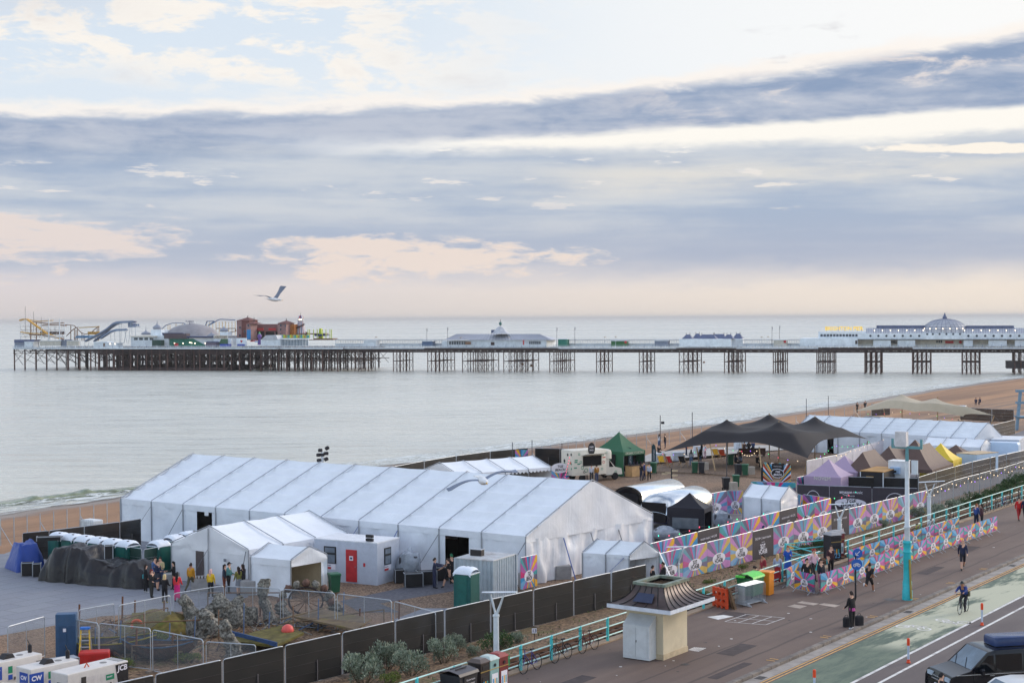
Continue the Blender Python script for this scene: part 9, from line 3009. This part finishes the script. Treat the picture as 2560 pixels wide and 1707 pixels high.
 q=P(1679,1210,Z);root=thing('finger_post','black finger post with pale wooden arrows behind the silver trailers','signpost',q)
 H=hgt(q,1171)-Z
 b=MB();b.box((0,0,H/2),(0.14,0.14,H),INK);b.build('post',root)
 for x,z in((0.3,H-0.2),(-0.35,H-0.42),(0.3,H-0.65),(0.3,H-1.05),(-0.7,H-0.5)):
  b=MB();b.rbox((x,-0.09,z),(0.55,0.03,0.17),mat('pale finger board',(196,176,146),0.8),0.01);b.build('arrow',root)
 pole=mat('thin dark pole',(70,66,70),0.6)
 for u,v,vt,w_,lab in((1651,1122,1038,1,'thin beach pole with a small lamp beyond the green stall'),(1731,1112,1030,0,'thin beach pole beyond the black tent tip'),(2016,1052,996,0,'thin beach pole beyond the long marquee, left'),(2071,1045,989,0,'thin beach pole beyond the long marquee, right'),(1817,1210,1104,0,'thin mast with bulbs left of the arch sign'),(2476,1112,1041,1,'dark pole with a floodlight at the long marquee gable'),(1548,1100,1078,0,'short post on the crest of the beach'),(1405,1135,1107,0,'thin pole behind the food truck')):
  q=P(u,v,Z);H=hgt(q,vt)-Z
  root=thing('beach_pole',lab,'pole',q,0,'poles along the beach')
  b=MB();b.tube([(0,0,0),(0,0,H)],0.05,pole,5);b.build('pole',root)
  if w_:
   b=MB();b.rbox((0.3 if u<2000 else-0.4,0,H*(0.78 if u<2000 else 0.52)),(0.4,0.3,0.3),INK,0.06);b.build('lamp_head',root)
 q=P(806,1260,Z);q=G_TOWER(q);zt=hgt(q,1117)
 root=thing('floodlight_tower','mast with a cluster of dark floodlights rising behind the big marquee','floodlight',q)
 b=MB();b.tube([(0,0,0),(0,0,zt-Z-0.4)],0.10,GALV,8);b.build('mast',root)
 H=zt-Z
 for x,z,t in((-0.22,H-0.25,0),(-0.4,H-0.62,0),(0.42,H-0.5,0),(-0.36,H-1.05,0),(0.4,H-0.95,0.4),(0.5,H-0.08,0.5),(0.02,H-0.6,0)):
  b=MB();b.rbox((0,0,0),(0.32,0.26,0.23),INK,0.05);o=b.build('lamp_head',root);o.location=(x*0.75,0,z);o.rotation_euler=(0.2,-t,x)
 for u,v,c,lab in((1655,1165,(220,170,40),'yellow deckchair beside the red one near the tent tip'),(1673,1166,(186,40,40),'red deckchair beside the yellow one near the tent tip'),(1707,1166,(44,40,40),'dark deckchair right of the red one'),(1791,1146,(222,170,50),'yellow deckchair under the black tent'),(1807,1148,(206,80,40),'orange red deckchair under the black tent')):
  root=thing('deckchair',lab,'deckchair',P(u,v,Z),0.3,'deckchairs')
  b=MB()
  for x in(-0.36,0.36):b.beam((x,-0.5,0.02),(x,0.5,1.1),0.05,0.04,wood_p());b.beam((x,0.55,0.02),(x,-0.5,0.55),0.05,0.04,wood_p())
  b.build('frame',root)
  b=MB();b.grid(lambda s,t:(-0.32+0.64*s,0.48-0.95*t,1.1-0.6*t-0.28*math.sin(math.pi*t)),3,8,cloth(c));b.build('sling',root,180)
 for u,v,w,lab in((1696,1151,1.4,'white block counter right of the dark deckchair'),(1648,1155,1.4,'white block counter beside the seated person at the tent tip'),(1852,1122,1.6,'white block counter behind the bench'),(1745,1136,1.0,'white block counter far under the black tent')):
  e=thing('white_counter',lab,'counter',P(u,v,Z),0.2,'white counters')
  b=MB();b.rbox((0,0,0.5),(w,0.7,1.0),mat('white counter board',(196,202,210),0.6),0.03);b.build('body',e)
 e=thing('timber_bench','long dark timber bench under the black tent','bench',P(1878,1140,Z),0.1)
 b=MB();b.box((0,0,0.45),(3.2,0.8,0.1),IRON_BROWN);b.build('seat',e)
 b=MB();b.box((0,-0.42,0.6),(3.2,0.08,0.75),IRON_BROWN);b.build('backrest',e)
 for x in(-1.5,1.5):
  b=MB();b.box((x,0,0.2),(0.12,0.7,0.4),IRON_BROWN);b.build('leg',e)
 q=P(2552,1075,Z);root=thing('zip_wire_tower','blue grey steel tower cut by the right edge on the far beach','tower',q)
 tw=mat('blue grey tower steel',(120,146,166),0.5);H=hgt(q,977)-Z
 for x in(-0.3,1.8):
  b=MB();b.beam((x-0.3,0,0),(x+0.25,0,H),0.45,0.35,tw);b.build('leg',root)
 b=MB()
 for z in(H*0.33,H*0.7,H):b.box((0.9,0,z),(3.2,0.5,0.35),tw)
 b.box((1.0,0,H*0.35),(3.4,2.0,0.15),tw);b.build('platform',root)
 def string(lab,pts,n,cols,sag=0.25):
  root=thing('festoon_lights',lab,'festoon lights',pts[0],0,'festoon lights')
  cable,by=MB(),{}
  path=[]
  for i in range(len(pts)-1):
   for j in range(6):
    t=j/6;p=Vector(pts[i]).lerp(Vector(pts[i+1]),t);p.z-=sag*4*t*(1-t);path.append(p)
  path.append(Vector(pts[-1]))
  cable.tube(path,0.012,INK,3);put(cable,'cable',root)
  for k in range(n):
   f=k/max(1,n-1)*(len(path)-1);i=min(int(f),len(path)-2);p=path[i].lerp(path[i+1],f-i)
   b=MB();b.lathe([(0.01,-0.11),(0.032,-0.085),(0.04,-0.04),(0.015,0)],cols[k%len(cols)],6,p);put(b,'bulb',root)
 wm,pk,tl,vi,gn=glow('warm bulb',(255,226,186),2.2),glow('pink bulb',(255,90,120),2.0),glow('teal bulb',(70,230,200),2.0),glow('violet bulb',(170,120,255),2.2),glow('green bulb',(90,240,150),2.0)
 U=lambda u,v,z:P(u,v,z)
 top=lambda pts:[P(u,v,Z+2.05)for u,v in pts]
 string('warm bulbs strung along the wire fence of the seafront path',top([(2316,1228),(2350,1216),(2383,1203),(2420,1193),(2449,1186),(2477,1178),(2510,1170),(2542,1160),(2575,1150)]),30,[wm,vi,wm,wm],0.5)
 string('coloured bulbs strung along the inner hoarding',[PR(31+i*5.1,21.4-i*0.2,Z+1.75)for i in range(7)],24,[tl,pk,gn,pk,pk,tl],0.2)
 string('warm bulbs along the white banner fence behind the gazebos',top([(2091,1137),(2130,1123),(2168,1111),(2208,1098)]),11,[wm],0.25)
 string('coloured bulbs along the front edge of the black stretch tent',[P(1657,1134,0.5),P(1790,1112,1.4),P(1898,1122,1.2),P(2019,1151,0.45)],16,[pk,vi,wm,gn],0.4)
 string('green and violet bulbs along the right edge of the black stretch tent',[P(2021,1151,0.4),P(2085,1112,1.2),P(2172,1104,1.3)],14,[gn,gn,tl,vi],0.3)
 string('warm bulbs looped in front of the bench under the black tent',[P(1850,1126,0.6),P(1898,1118,1.2)],9,[wm],0.7)
 string('pink bulbs climbing the pole beside the food truck',[P(1411,1198,Z+0.3),P(1424,1142,Z+3.6)],9,[pk],0.0)
 string('coloured bulbs under the beige stretch tent',[P(2170,1034,0.3),P(2244,1027,0.6),P(2330,1034,0.3),P(2400,1048,-0.2)],12,[gn,vi,pk,wm],0.2)
def wood_p():
 return mat('pale deckchair wood',(176,140,98),0.7)
def G_TOWER(q):
 o=P(1315,1340,SITE_Z+3.03)
 y=(o+DL*17+DW*22).y
 q=at_y(806,1150,y)
 return Vector((q.x,q.y,SITE_Z))
build_beach_kit()
# ---------------------------------------------------------------- pieces that are parts of their own
def split_loose(o):
 me=o.data
 par=list(range(len(me.vertices)))
 def find(a):
  while par[a]!=a:
   par[a]=par[par[a]];a=par[a]
  return a
 for e in me.edges:
  a,b=find(e.vertices[0]),find(e.vertices[1])
  if a!=b:par[a]=b
 groups={}
 for p in me.polygons:groups.setdefault(find(p.vertices[0]),[]).append(p)
 if not 1<len(groups)<60:return
 name=o.name.split('.')[0]
 sm=any(p.use_smooth for p in me.polygons)
 for ps in groups.values():
  b=MB();idx={}
  for p in ps:
   for v in p.vertices:
    if v not in idx:idx[v]=len(b.v);b.v.append(tuple(me.vertices[v].co))
   b.f.append(tuple(idx[v]for v in p.vertices));b.mi.append(b.slot(me.materials[p.material_index]))
  b.build(name,o.parent,40 if sm else None)
 bpy.data.objects.remove(o)
for o in list(COL.objects):
 if o.type=='MESH' and o.parent and o.data.users==1 and o.name.split('.')[0]in('lamp','pilaster','window','post','column','porthole','red_sign','screen','wing_mirror','roof_scoop','doorway','notice_board','roof_patch'):
  split_loose(o)
def build_haze():
 b=MB()
 b.box((0,18000,-3.5),(64000,62000,71),None)
 b.mats[0]=m=bpy.data.materials.new('sea haze')
 m.use_nodes=True
 m.node_tree.nodes.clear()
 v=m.node_tree.nodes.new('ShaderNodeVolumePrincipled')
 v.inputs['Color'].default_value=(*lin(235,232,232),1)
 v.inputs['Density'].default_value=0.00008
 o=m.node_tree.nodes.new('ShaderNodeOutputMaterial')
 m.node_tree.links.new(v.outputs[0],o.inputs['Volume'])
 tag(b.build('haze'),kind='stuff')
build_haze()
